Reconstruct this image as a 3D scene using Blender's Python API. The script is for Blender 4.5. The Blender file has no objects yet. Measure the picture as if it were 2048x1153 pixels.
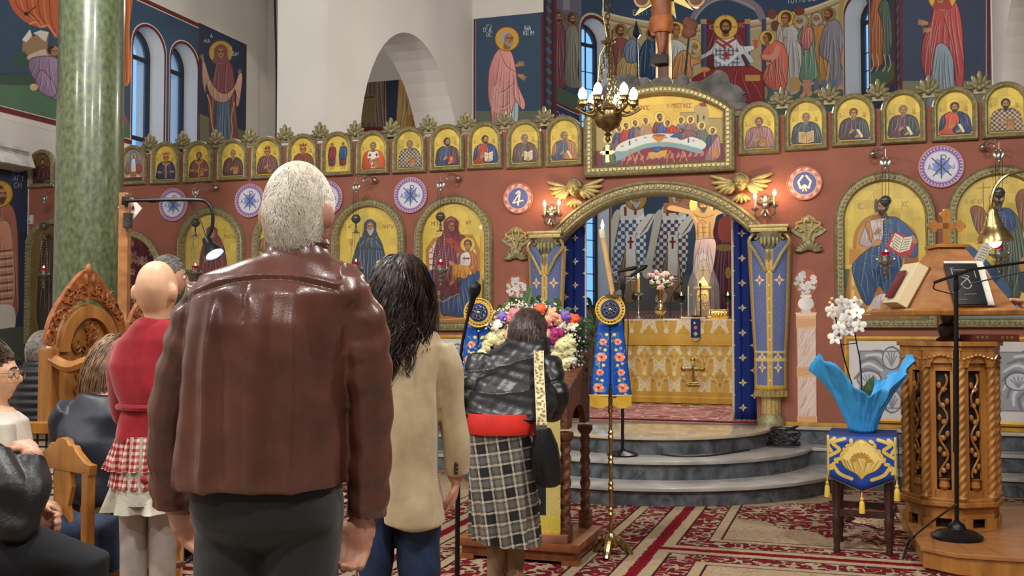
import bpy,bmesh,math,random
import numpy as np
from math import sin,cos,pi,sqrt,atan2,radians,hypot
from mathutils import Vector,Matrix,noise as mnoise

# ---------------------------------------------------------------- camera, sky, lamps, exposure
SC=bpy.context.scene
COL=SC.collection
FOC=2050.0 # focal length in pixels of the 2048 wide frame
YAW,PIT,EYE=radians(18.2),math.atan(73.5/FOC),1.45
VR=Vector((cos(YAW),sin(YAW),0));VF=Vector((-sin(YAW)*cos(PIT),cos(YAW)*cos(PIT),sin(PIT)));VU=VR.cross(VF)
EYEP=Vector((0,0,EYE))
cam_data=bpy.data.cameras.new('camera');cam=bpy.data.objects.new('camera',cam_data);COL.objects.link(cam)
cam_data.sensor_width=36.0;cam_data.lens=FOC/2048*36;cam_data.sensor_fit='HORIZONTAL';cam_data.clip_start=.05
cam.matrix_world=Matrix(((VR.x,VU.x,-VF.x,0),(VR.y,VU.y,-VF.y,0),(VR.z,VU.z,-VF.z,EYE),(0,0,0,1)))
SC.camera=cam

world=bpy.data.worlds.new('dusk_sky');SC.world=world;world.use_nodes=True
world.node_tree.nodes['Background'].inputs[0].default_value=(.2,.5,.95,1)
world.node_tree.nodes['Background'].inputs[1].default_value=1.3
SC.view_settings.view_transform='Standard';SC.view_settings.look='None'
SC.view_settings.gamma=1.0;SC.view_settings.use_curve_mapping=False
SC.view_settings.exposure=0.0
SC.cycles.use_denoising=True
SC.cycles.max_bounces=8;SC.cycles.diffuse_bounces=4;SC.cycles.caustics_reflective=False;SC.cycles.caustics_refractive=False
SC.cycles.sample_clamp_indirect=4.0

def lamp(name,loc,power,col=(1,.86,.68),r=.12,typ='POINT'):
 d=bpy.data.lights.new(name,typ);d.energy=power;d.color=col
 if typ=='POINT':d.shadow_soft_size=r
 o=bpy.data.objects.new(name,d);o.location=loc;COL.objects.link(o);return o
# the nave's ceiling lamps: clusters of bulbs of the big chandeliers overhead and behind the camera
WARM=(1,.965,.92)
for i,(p,w)in enumerate([((-4.7,4.2,4.9),150),((-1.7,3.4,5.3),170),((1.6,4.2,4.9),150),((-3.6,.4,5.0),120),((.9,.2,5.0),120),
((-1.7,-3.2,5.2),110),((-6.6,1.2,4.6),70)]):
 lamp('nave_lamp',p,w*2.75,WARM,.16)
# lamps of the sanctuary behind the icon screen and of the side chapel, plus an unseen low fill added for the altar
for p,w in[((-1.7,12.2,4.6),110),((-1.8,11.6,3.2),30),((-7.2,11.6,5.6),26)]:
 lamp('sanctuary_lamp',p,w*2.4,(1,.92,.82),.15)

# ---------------------------------------------------------------- pixel helpers: where a ray of the photograph meets a real surface
def ray(u,v):return VF+VR*((u-1024)/FOC)+VU*((576.5-v)/FOC)
def onY(u,v,Y):d=ray(u,v);return EYEP+d*(Y/d.y)
def onX(u,v,X):d=ray(u,v);return EYEP+d*(X/d.x)
def onZ(u,v,Z=0.0):d=ray(u,v);return EYEP+d*((Z-EYE)/d.z)
def at(u,v,D):return EYEP+ray(u,v)*D
def srgb(c):
 c=[x/255 for x in c[:3]]
 return tuple(x/12.92 if x<=.04045 else((x+.055)/1.055)**2.4 for x in c)

# ---------------------------------------------------------------- materials
MATS={}
def mat(name,c,rough=.6,metal=0,var=.12,scale=8,bump=0,bscale=60,c2=None,coat=0,sheen=0,aniso=(1,1,1),spec=.5,emit=0,sss=0,kind='noise',alpha=1,trans=0,detail=5):
 if name in MATS:return MATS[name]
 m=bpy.data.materials.new(name);m.use_nodes=True;MATS[name]=m
 N=m.node_tree.nodes;L=m.node_tree.links;b=N['Principled BSDF']
 col=srgb(c)
 b.inputs['Roughness'].default_value=rough;b.inputs['Metallic'].default_value=metal
 b.inputs['Specular IOR Level'].default_value=spec;b.inputs['Coat Weight'].default_value=coat;b.inputs['Coat Roughness'].default_value=.08
 b.inputs['Sheen Weight'].default_value=sheen
 if trans:b.inputs['Transmission Weight'].default_value=trans
 if alpha<1:b.inputs['Alpha'].default_value=alpha
 if sss:
  b.inputs['Subsurface Weight'].default_value=sss;b.inputs['Subsurface Radius'].default_value=(.01,.004,.002)
 tc=N.new('ShaderNodeTexCoord');mp=N.new('ShaderNodeMapping');L.new(tc.outputs['Object'],mp.inputs[0]);mp.inputs['Scale'].default_value=aniso
 if kind=='vein':
  t=N.new('ShaderNodeTexNoise');t.inputs['Scale'].default_value=scale;t.inputs['Detail'].default_value=8;t.inputs['Distortion'].default_value=2.2
  fac=t.outputs['Fac']
 elif kind=='wave':
  t=N.new('ShaderNodeTexWave');t.inputs['Scale'].default_value=scale;t.inputs['Distortion'].default_value=6;t.inputs['Detail'].default_value=3;fac=t.outputs['Fac']
 elif kind=='voro':
  t=N.new('ShaderNodeTexVoronoi');t.inputs['Scale'].default_value=scale;fac=t.outputs['Distance']
 else:
  t=N.new('ShaderNodeTexNoise');t.inputs['Scale'].default_value=scale;t.inputs['Detail'].default_value=detail;fac=t.outputs['Fac']
 L.new(mp.outputs[0],t.inputs['Vector'])
 r=N.new('ShaderNodeValToRGB');L.new(fac,r.inputs[0])
 lo=srgb(c2)if c2 else tuple(x*(1-2*var)for x in col);hi=col if c2 else tuple(min(1,x*(1+1.3*var))for x in col)
 r.color_ramp.elements[0].position=.34;r.color_ramp.elements[1].position=.66
 r.color_ramp.elements[0].color=(*lo,1);r.color_ramp.elements[1].color=(*hi,1)
 L.new(r.outputs[0],b.inputs['Base Color'])
 if bump:
  t2=N.new('ShaderNodeTexNoise');t2.inputs['Scale'].default_value=bscale;t2.inputs['Detail'].default_value=4;L.new(mp.outputs[0],t2.inputs['Vector'])
  bp=N.new('ShaderNodeBump');bp.inputs['Strength'].default_value=bump;bp.inputs['Distance'].default_value=.01
  L.new(t2.outputs['Fac'],bp.inputs['Height']);L.new(bp.outputs[0],b.inputs['Normal'])
 if emit:
  b.inputs['Emission Color'].default_value=(*col,1);b.inputs['Emission Strength'].default_value=emit
 return m

# ---------------------------------------------------------------- mesh helpers
def frame_of(d):
 d=Vector(d).normalized();a=Vector((0,0,1))if abs(d.z)<.9 else Vector((1,0,0))
 x=a.cross(d).normalized();return x,d.cross(x),d
class G:
 """collects shapes that become ONE mesh object"""
 def __init__(s):s.v=[];s.f=[]
 def add(s,v,f):
  n=len(s.v);s.v+=[tuple(p)for p in v];s.f+=[tuple(i+n for i in q)for q in f];return s
 def box(s,x0,x1,y0,y1,z0,z1):
  return s.add([(x,y,z)for x in(x0,x1)for y in(y0,y1)for z in(z0,z1)],[(0,1,3,2),(4,6,7,5),(0,4,5,1),(2,3,7,6),(0,2,6,4),(1,5,7,3)])
 def obox(s,c,a,b,d):
  c,a,b,d=Vector(c),Vector(a),Vector(b),Vector(d)
  return s.add([c+a*i+b*j+d*k for i in(-1,1)for j in(-1,1)for k in(-1,1)],[(0,1,3,2),(4,6,7,5),(0,4,5,1),(2,3,7,6),(0,2,6,4),(1,5,7,3)])
 def loft(s,rings,closed=True,cap=True):
  n=len(rings[0]);v=[p for r in rings for p in r];f=[]
  for i in range(len(rings)-1):
   for j in range(n if closed else n-1):
    k=(j+1)%n;f.append((i*n+j,i*n+k,(i+1)*n+k,(i+1)*n+j))
  if cap and closed:f.append(tuple(range(n))[::-1]);f.append(tuple((len(rings)-1)*n+j for j in range(n)))
  return s.add(v,f)
 def lathe(s,prof,o=(0,0,0),ax=(0,0,1),n=16,wob=None):
  x,y,d=frame_of(ax);o=Vector(o);rings=[]
  for r,h in prof:
   rings.append([o+d*h+(x*cos(2*pi*k/n)+y*sin(2*pi*k/n))*max(r,1e-4)*(wob(k/n,h)if wob else 1)for k in range(n)])
  return s.loft(rings)
 def tube(s,pts,r,n=8,cap=True,closed=False):
  pts=[Vector(p)for p in pts];m=len(pts);rr=r if hasattr(r,'__len__')else[r]*m;rings=[];up=None
  for i in range(m):
   if closed:t=pts[(i+1)%m]-pts[i-1]
   else:t=pts[min(i+1,m-1)]-pts[max(i-1,0)]
   if t.length<1e-9:t=Vector((0,0,1))
   t.normalize()
   if up is None:up=frame_of(t)[0]
   x=(up-t*up.dot(t))
   if x.length<1e-6:x=frame_of(t)[0]
   x.normalize();up=x;y=t.cross(x)
   rings.append([pts[i]+(x*cos(2*pi*k/n)+y*sin(2*pi*k/n))*rr[i]for k in range(n)])
  if closed:rings.append(rings[0])
  return s.loft(rings,cap=cap and not closed)
 def ball(s,c,r,nu=12,nv=8,rot=None):
  c=Vector(c);r=r if hasattr(r,'__len__')else(r,r,r);rings=[]
  for j in range(nv+1):
   a=-pi/2+pi*j/nv;ring=[]
   for k in range(nu):
    p=Vector((r[0]*max(cos(a),.002)*cos(2*pi*k/nu),r[1]*max(cos(a),.002)*sin(2*pi*k/nu),r[2]*sin(a)))
    if rot:p=rot@p
    ring.append(c+p)
   rings.append(ring)
  return s.loft(rings)
 def prism(s,pts,vec):
  pts=[Vector(p)for p in pts];vec=Vector(vec);n=len(pts)
  return s.add(pts+[p+vec for p in pts],[tuple(range(n))[::-1],tuple(range(n,2*n))]+[(i,(i+1)%n,n+(i+1)%n,n+i)for i in range(n)])
 def grid(s,rows,thick=None):
  """an open sheet given as rows of points; thick=(vector or number) gives it a back"""
  n=len(rows[0]);m=len(rows);v=[Vector(p)for r in rows for p in r]
  f=[(i*n+j,i*n+j+1,(i+1)*n+j+1,(i+1)*n+j)for i in range(m-1)for j in range(n-1)]
  if thick is None:return s.add(v,f)
  t=Vector(thick);k=len(v);w=v+[p+t for p in v]
  f2=f+[tuple(q+k for q in p)[::-1]for p in f]
  bd=[(0,j)for j in range(n)]+[(i,n-1)for i in range(1,m)]+[(m-1,j)for j in range(n-2,-1,-1)]+[(i,0)for i in range(m-2,0,-1)]
  ids=[i*n+j for i,j in bd]
  f2+=[(ids[(i+1)%len(ids)],ids[i],ids[i]+k,ids[(i+1)%len(ids)]+k)for i in range(len(ids))]
  return s.add(w,f2)
 def build(s,name,m,parent=None,smooth=True,bevel=0,ang=40):
  me=bpy.data.meshes.new(name);me.from_pydata([tuple(p)for p in s.v],[],s.f)
  if bevel or True:
   bm=bmesh.new();bm.from_mesh(me);bmesh.ops.recalc_face_normals(bm,faces=bm.faces)
   if bevel:bmesh.ops.bevel(bm,geom=[e for e in bm.edges if len(e.link_faces)==2 and e.calc_face_angle(0)>.6],offset=bevel,segments=2,affect='EDGES',profile=.6,clamp_overlap=True)
   for e in bm.edges:
    if len(e.link_faces)==2 and e.calc_face_angle(0)>radians(ang):e.smooth=False
   for q in bm.faces:q.smooth=smooth
   bm.to_mesh(me);bm.free()
  return link(name,me,m,parent)
def link(name,me,m,parent=None):
 if m:me.materials.append(m)
 o=bpy.data.objects.new(name,me);COL.objects.link(o)
 if parent:adopt(o,parent)
 return o
def adopt(o,parent):
 base=parent
 off=Vector(parent.location)
 while base.parent:base=base.parent;off=Vector(base.location)
 o.parent=parent
 if parent.type=='EMPTY':o.matrix_parent_inverse=Matrix.Translation(-off)
 return o
def tag(o,label=None,cat=None,group=None,kind=None):
 if label:o['label']=label
 if cat:o['category']=cat
 if group:o['group']=group
 if kind:o['kind']=kind
 return o
def thing(name,label,cat,loc=(0,0,0),group=None):
 o=bpy.data.objects.new(name,None);o.empty_display_size=.1;o.location=loc;COL.objects.link(o)
 return tag(o,label,cat,group)
def struct(o):o['kind']='structure';return o
def stuff(o):o['kind']='stuff';return o
def copy_tree(o,parent=None,loc=None):
 c=o.copy();COL.objects.link(c)
 if parent:c.parent=parent;c.matrix_parent_inverse=o.matrix_parent_inverse.copy()
 if loc is not None:c.location=loc
 for ch in list(o.children):copy_tree(ch,c)
 return c
def arc(cx,cy,rx,ry,a0,a1,n):return[(cx+rx*cos(a0+(a1-a0)*i/n),cy+ry*sin(a0+(a1-a0)*i/n))for i in range(n+1)]
def spline(pts,k=6,closed=False):
 P=[Vector(p)for p in pts];n=len(P);out=[]
 for i in range(n if closed else n-1):
  p0=P[(i-1)%n]if closed or i>0 else P[0]*2-P[1];p1=P[i];p2=P[(i+1)%n];p3=P[(i+2)%n]if closed or i+2<n else p2*2-p1
  for j in range(k):
   t=j/k;out.append(.5*((2*p1)+(p2-p0)*t+(2*p0-5*p1+4*p2-p3)*t*t+(3*p1-p0-3*p2+p3)*t**3))
 if not closed:out.append(P[-1])
 return out
# ---------------------------------------------------------------- painter: icons and frescoes are drawn stroke by stroke into a generated texture
GLY={'A':'04 20 44|13 33','B':'00 04 34 43 32 02|00 30 41 32','G':'04 00 40','D':'04 20 44 04','E':'40 00 04 44|02 32','Z':'00 40 04 44','H':'00 04|40 44|02 42','I':'20 24','K':'00 04|40 02 44',
'L':'04 20 44','M':'04 00 22 40 44','N':'04 00 44 40','O':'10 30 41 43 34 14 03 01 10','P':'04 00 40 44','R':'04 00 30 41 32 02','S':'40 00 22 04 44','C':'40 10 01 03 14 44','T':'00 40|20 24','Y':'00 22 40|22 24',
'F':'20 24|11 31 42 33 13 02 11','X':'00 44|40 04','W':'00 03 14 22 34 43 40','V':'00 24 40','o':'12 32 33 14 03 12',"'":'20 31',' ':''}
class Pic:
 def __init__(s,a0,a1,b0,b1,ppm,fn=None,bg=(128,128,128),seed=1):
  s.a0,s.a1,s.b0,s.b1,s.ppm,s.fn=a0,a1,b0,b1,ppm,fn
  s.w=max(8,int((a1-a0)*ppm));s.h=max(8,int((b1-b0)*ppm));s.A=np.empty((s.h,s.w,3),np.float32);s.A[:]=np.array(bg)/255.
  s.rng=np.random.RandomState(seed);s.clamp=False
 def T(s,pts):
  if s.fn:pts=[s.fn(*p[:2])for p in pts]
  return np.array([((p[0]-s.a0)*s.ppm,(s.b1-p[1])*s.ppm)for p in pts],float)
 def scale(s,u,v,d=10):
  q=s.T([(u-d,v),(u+d,v),(u,v-d),(u,v+d)]);return .5*(np.hypot(*(q[1]-q[0]))+np.hypot(*(q[3]-q[2])))/(2*d)
 @staticmethod
 def cr(P,k=5,closed=True):
  n=len(P);out=[]
  for i in range(n if closed else n-1):
   p0=P[(i-1)%n]if closed or i else P[0];p1=P[i];p2=P[(i+1)%n];p3=P[(i+2)%n]if closed or i+2<n else P[-1]
   for t in np.arange(k)/k:out.append(.5*(2*p1+(p2-p0)*t+(2*p0-5*p1+4*p2-p3)*t*t+(3*p1-p0-3*p2+p3)*t**3))
  if not closed:out.append(P[-1])
  return np.array(out)
 def cover(s,Q,ss=3):
  x0=max(0,int(Q[:,0].min())-1);x1=min(s.w,int(Q[:,0].max())+2);y0=max(0,int(Q[:,1].min())-1);y1=min(s.h,int(Q[:,1].max())+2)
  if x1<=x0 or y1<=y0:return None
  ys=y0+(np.arange((y1-y0)*ss)+.5)/ss;X1,Y1=Q[:,0],Q[:,1];X2,Y2=np.roll(X1,-1),np.roll(Y1,-1)
  hit=((Y1[None]<=ys[:,None])!=(Y2[None]<=ys[:,None]));dy=np.where(Y2==Y1,1,Y2-Y1)
  xs=np.where(hit,X1[None]+(ys[:,None]-Y1[None])*((X2-X1)/dy)[None],1e9);xs.sort(axis=1);m=int(hit.sum(1).max())
  px=np.arange(x0,x1)[None];cov=np.zeros((len(ys),x1-x0),np.float32)
  for i in range(0,m-1,2):cov+=np.clip(xs[:,i+1:i+2]-px,0,1)-np.clip(xs[:,i:i+1]-px,0,1)
  return(x0,x1,y0,y1),np.clip(cov.reshape(y1-y0,ss,-1).mean(1),0,1)
 def put(s,bb,cov,col,a=1):
  x0,x1,y0,y1=bb;c=(cov*a)[...,None];R=s.A[y0:y1,x0:x1];R+=c*(col-R)
 def poly(s,pts,col,a=1.,sm=True,grad=None,clip=None):
  Q=s.T(pts);Q=s.cr(Q)if sm and len(Q)>3 else Q;r=s.cover(Q)
  if r is None:return None
  bb,cov=r
  if clip is not None:cov=cov*s.cut(clip,bb)
  c=np.array(col[:3],np.float32)/255.
  if grad:
   h,w=cov.shape;gx=np.linspace(-1,1,w)[None,:,None];gy=np.linspace(-1,1,h)[:,None,None];c=np.clip(c*(1+grad[0]*gx+grad[1]*gy),0,1)
  s.put(bb,cov,c,a);return r
 def cut(s,r,bb):
  (x0,x1,y0,y1),cov=r;M=np.zeros((bb[3]-bb[2],bb[1]-bb[0]),np.float32)
  X0,X1,Y0,Y1=max(x0,bb[0]),min(x1,bb[1]),max(y0,bb[2]),min(y1,bb[3])
  if X1>X0 and Y1>Y0:M[Y0-bb[2]:Y1-bb[2],X0-bb[0]:X1-bb[0]]=cov[Y0-y0:Y1-y0,X0-x0:X1-x0]
  return M
 def line(s,pts,col,w=1.,a=1.,sm=True,clip=None,taper=0):
  """w in photo pixels"""
  if len(pts)<2:return
  Q=s.T(pts);w=max(.7,w*min(s.scale(*pts[0][:2]),s.ppm*.03 if s.clamp and s.fn else 1e9));Q=s.cr(Q,4,False)if sm and len(Q)>2 else Q
  x0=max(0,int(Q[:,0].min()-w)-1);x1=min(s.w,int(Q[:,0].max()+w)+2);y0=max(0,int(Q[:,1].min()-w)-1);y1=min(s.h,int(Q[:,1].max()+w)+2)
  if x1<=x0 or y1<=y0:return
  X,Y=np.meshgrid(np.arange(x0,x1)+.5,np.arange(y0,y1)+.5);D=np.full(X.shape,-1e9)
  for i in range(len(Q)-1):
   p,q=Q[i],Q[i+1];d=q-p;L=max(d@d,1e-9);t=np.clip(((X-p[0])*d[0]+(Y-p[1])*d[1])/L,0,1)
   ww=w*(1-taper*abs(2*(i+t)/(len(Q)-1)-1));D=np.maximum(D,ww/2-np.hypot(X-p[0]-t*d[0],Y-p[1]-t*d[1]))
  cov=np.clip(D+.5,0,1).astype(np.float32);bb=(x0,x1,y0,y1)
  if clip is not None:cov=cov*s.cut(clip,bb)
  s.put(bb,cov,np.array(col[:3],np.float32)/255.,a)
 def ell(s,x,y,rx,ry=None,col=(0,0,0),a=1.,rot=0,n=20,clip=None,grad=None):
  ry=ry or rx;c,d=cos(rot),sin(rot)
  return s.poly([(x+rx*cos(t)*c-ry*sin(t)*d,y+rx*cos(t)*d+ry*sin(t)*c)for t in np.arange(n)*2*pi/n],col,a,False,grad,clip)
 def ring(s,x,y,r,col,w=1,a=1,n=28):s.line([(x+r*cos(t),y+r*sin(t))for t in np.arange(n+1)*2*pi/n],col,w,a,False)
 def rect(s,x0,y0,x1,y1,col,a=1.,clip=None,grad=None):return s.poly([(x0,y0),(x1,y0),(x1,y1),(x0,y1)],col,a,False,grad,clip)
 def text(s,t,x,y,h,col,w=1.,adv=.85,slope=0):
  for ch in t:
   for st in GLY.get(ch,'').split('|'):
    q=[(x+int(p[0])/4*h*.6,y+int(p[1])/4*h)for p in st.split()]
    if len(q)>1:s.line(q,col,w,sm=False)
   x+=h*(.5 if ch in " I'" else adv);y+=slope*h
 def robe(s,pts,col,n=6,seed=0,hi=.38,lo=.5,w=1.6,sm=True,folds=(),lean=0.):
  """a draped shape: fill, soft modelling and fold lines, dark and light"""
  r=s.poly(pts,col,1,sm,(.1,-.1))
  if r is None:return None
  P=np.array([p[:2]for p in pts],float);x0,y0=P.min(0);x1,y1=P.max(0);W,Hh=x1-x0,y1-y0;rg=np.random.RandomState(seed+7)
  dark=[c*lo for c in col];lite=[c+(255-c)*hi for c in col];ol=[c*.38 for c in col]
  for i in range(n):
   t=(i+.5)/n+rg.uniform(-.06,.06);b=rg.uniform(-.1,.1)*W;ya=y0+Hh*rg.uniform(0,.35);yb=y0+Hh*rg.uniform(.7,1)
   xa=x0+W*(.22+.56*t)-lean*W;xb=x0+W*t+lean*W
   q=[(xa,ya),((xa+xb)/2+b,(ya+yb)/2),(xb,yb)]
   s.line([(p[0]+w*1.3,p[1])for p in q],lite,w*2.2,.55,clip=r,taper=.7);s.line(q,dark,w,.75,clip=r,taper=.6)
  for q in folds:
   s.line([(p[0]+w*1.1,p[1]+w)for p in q],lite,w*2,.6,clip=r,taper=.6);s.line(q,dark,w,.85,clip=r,taper=.5)
  s.line(list(pts)+[pts[0]],ol,w*.8,.8,sm=sm);return r
 def head(s,x,y,r,hair=(70,45,30),beard=0,face=0,halo=None,skin=(172,126,84),hr=1.9,veil=None,rim=True,bcol=None,tilt=0):
  """face: -1 looks left, 0 ahead, 1 right; beard length in head radii"""
  if halo:
   s.ell(x,y,r*hr,None,halo,n=30)
   if rim:s.ring(x,y,r*hr,[c*.55 for c in halo],r*.13,.9)
  f=face*r*.35;bc=bcol or hair
  if veil:s.poly([(x,y-r*1.4),(x+r*1.05,y-r*.7),(x+r*1.1,y+r*.6),(x+r*1.3,y+1.7*r),(x-r*1.3,y+1.7*r),(x-r*1.1,y+r*.6),(x-r*1.05,y-r*.7)],veil)
  else:s.ell(x-f*.5,y-r*.18,r*.98,r*1.08,hair)
  if not veil:s.poly([(x-r*.4,y+r*.5),(x+r*.4,y+r*.5),(x+r*.5,y+r*1.5),(x-r*.5,y+r*1.5)],[c*.8 for c in skin])
  s.ell(x+f,y+r*.15,r*.68,r*.98,[c*.72 for c in skin]);s.ell(x+f*1.15,y+r*.08,r*.54,r*.85,skin);s.ell(x+f*1.2,y-r*.25,r*.4,r*.3,[min(255,c*1.15)for c in skin],.7)
  if beard:s.poly([(x+f-r*.66,y+r*.3),(x+f-r*.3,y+r*.5),(x+f,y+r*.42),(x+f+r*.3,y+r*.5),(x+f+r*.66,y+r*.3),(x+f+r*.55,y+r*.8),(x+f*1.2,y+r*(.9+.6*beard)),(x+f-r*.55,y+r*.8)],bc)
  d=(40,25,18);e=r*.28
  for sg in(-1,1):
   ex=x+f*1.5+sg*e;s.line([(ex-r*.17,y-r*.2),(ex+r*.17,y-r*.2)],d,r*.1,.9);s.ell(ex,y-r*.04,r*.13,r*.07,d);
  s.line([(x+f*1.5,y-r*.15),(x+f*1.8,y+r*.25),(x+f*1.4,y+r*.28)],[c*.5 for c in skin],r*.09,.8)
  s.line([(x+f*1.4-r*.17,y+r*.48),(x+f*1.4+r*.17,y+r*.48)],(120,50,40),r*.1,.9)
 def hand(s,x,y,r,ang=0,skin=(176,130,88)):
  c,d=cos(ang),sin(ang);s.ell(x,y,r,r*.6,skin,rot=ang)
  for i in range(4):
   o=(i-1.5)*.3*r;s.line([(x-d*o,y+c*o),(x+c*r*1.9-d*o*1.4,y+d*r*1.9+c*o*1.4)],skin,r*.3)
  s.line([(x,y),(x+c*r*.8+d*r,y+d*r*.8-c*r)],skin,r*.32)
 def noise(s,amt=.03,cell=1):
  n=s.rng.normal(0,amt,(s.h//cell+1,s.w//cell+1,1)).astype(np.float32);n=n.repeat(cell,0).repeat(cell,1)[:s.h,:s.w];s.A*=1+n
 def gold(s,r=None,amt=.05):
  """gold leaf squares with slightly different tone, over the whole picture"""
  c=max(6,int(s.ppm*.09));n=s.rng.normal(0,amt,(s.h//c+1,s.w//c+1,1)).astype(np.float32).repeat(c,0).repeat(c,1)[:s.h,:s.w];s.A*=1+n
 def image(s,name):
  im=bpy.data.images.new(name,s.w,s.h);B=np.ones((s.h,s.w,4),np.float32);B[...,:3]=np.clip(s.A,0,1)[::-1]
  im.pixels.foreach_set(B.ravel());im.pack();return im
 def mat(s,name,rough=.55,coat=0,metal=0,bump=0,spec=.4):
  m=bpy.data.materials.new(name);m.use_nodes=True;N=m.node_tree.nodes;L=m.node_tree.links;b=N['Principled BSDF']
  t=N.new('ShaderNodeTexImage');t.image=s.image(name);t.extension='EXTEND';L.new(t.outputs[0],b.inputs['Base Color'])
  b.inputs['Roughness'].default_value=rough;b.inputs['Coat Weight'].default_value=coat;b.inputs['Coat Roughness'].default_value=.04;b.inputs['Metallic'].default_value=metal;b.inputs['Specular IOR Level'].default_value=spec
  if bump:
   tc=N.new('ShaderNodeTexCoord');n=N.new('ShaderNodeTexNoise');n.inputs['Scale'].default_value=140;L.new(tc.outputs['Object'],n.inputs['Vector']);bp=N.new('ShaderNodeBump');bp.inputs['Strength'].default_value=bump;bp.inputs['Distance'].default_value=.004
   L.new(n.outputs['Fac'],bp.inputs['Height']);L.new(bp.outputs[0],b.inputs['Normal'])
  return m
def uvmesh(name,V,F,UV,m,parent=None,smooth=False):
 """V points, F faces, UV one (u, v) per vertex"""
 me=bpy.data.meshes.new(name);me.from_pydata([tuple(p)for p in V],[],F);me.uv_layers.new(name='UVMap')
 lay=me.uv_layers[0].data
 for l in me.loops:lay[l.index].uv=UV[l.vertex_index]
 for p in me.polygons:p.use_smooth=smooth
 return link(name,me,m,parent)
def panelY(name,P,m,Y,outline=None,parent=None,thick=.012):
 """a flat painted board in a plane Y = const; outline in (x, z)"""
 o=outline or[(P.a0,P.b0),(P.a1,P.b0),(P.a1,P.b1),(P.a0,P.b1)];n=len(o)
 V=[(x,Y,z)for x,z in o]+[(x,Y+thick,z)for x,z in o]
 uv=[((x-P.a0)/(P.a1-P.a0),(z-P.b0)/(P.b1-P.b0))for x,z in o]*2
 return uvmesh(name,V,[tuple(range(n)),tuple(range(2*n-1,n-1,-1))]+[(i,n+i,n+(i+1)%n,(i+1)%n)for i in range(n)],uv,m,parent)
# ---------------------------------------------------------------- the building
WS=10.26 # the icon screen stands in the plane y = WS
XL=-9.74 # left wall
YE=15.77 # east wall, with the apse behind
BASE=.48 # raised floor of the sanctuary and solea, three steps up
XP=-5.873;XP2=-6.553 # pillar wall between sanctuary and side chapel
xa,xb=onY(1087,100,YE).x,onY(1800,100,YE).x
AC,AR=(xa+xb)/2,(xb-xa)/2
XR=2*AC-XP;XR2=XR+.68
from mathutils.geometry import tessellate_polygon
def plate(name,outer,holes,fn,thick,m,pic=None,parent=None):
 """flat piece with holes: outer and holes are 2-D outlines, fn(a, b) puts them in space, thick is its depth vector"""
 loops=[outer]+holes;P=[p for l in loops for p in l];tris=tessellate_polygon([[Vector((a,b,0))for a,b in l]for l in loops])
 V=[Vector(fn(a,b))for a,b in P];n=len(V);t=Vector(thick);V2=V+[p+t for p in V];F=[tuple(q)for q in tris]+[tuple(i+n for i in q)[::-1]for q in tris];k=0
 for l in loops:
  for i in range(len(l)):a,b=k+i,k+(i+1)%len(l);F.append((a,b,b+n,a+n))
  k+=len(l)
 uv=[((a-pic.a0)/(pic.a1-pic.a0),(b-pic.b0)/(pic.b1-pic.b0))for a,b in P]*2 if pic else[(0,0)]*(2*n)
 me=bpy.data.meshes.new(name);me.from_pydata([tuple(p)for p in V2],[],F)
 if pic:
  me.uv_layers.new(name='UVMap');lay=me.uv_layers[0].data
  for l in me.loops:lay[l.index].uv=uv[l.vertex_index]
 bm=bmesh.new();bm.from_mesh(me);bmesh.ops.recalc_face_normals(bm,faces=bm.faces);bm.to_mesh(me);bm.free()
 return link(name,me,m,parent)
def rect2(a0,a1,b0,b1):return[(a0,b0),(a1,b0),(a1,b1),(a0,b1)]
def arch2(a0,a1,b0,top,n=14,ry=None):
 r=(a1-a0)/2;ry=ry or r;return[(a0,b0),(a1,b0)]+arc((a0+a1)/2,top-ry,r,ry,0,pi,n)
PLASTER=mat('plaster',(214,210,203),.85,var=.02,scale=1.5,bump=.05,bscale=90)
STONE=mat('floor_marble',(150,142,130),.35,kind='vein',scale=2,c2=(120,112,104))
TERRA=mat('terracotta_plaster',(146,88,70),.8,var=.05,scale=3,bump=.06,bscale=120)
REDLINE=mat('oxblood_band',(92,34,32),.7)
struct(G().box(-10.3,7,-7,17.9,-.3,0).build('floor',STONE))
VAULT=mat('darkened_vault',(104,100,104),.9,var=.2,scale=1.2)  # unseen ceiling, right and back walls coloured dark to cut bounced light
struct(G().box(-10.3,7,-7,18.3,9,9.3).build('ceiling',VAULT))
struct(G().box(6.4,6.9,-7,YE,0,9).build('wall_right',VAULT))
struct(G().box(-10.3,7,-7.2,-6.9,0,9).build('wall_back',VAULT))
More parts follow.
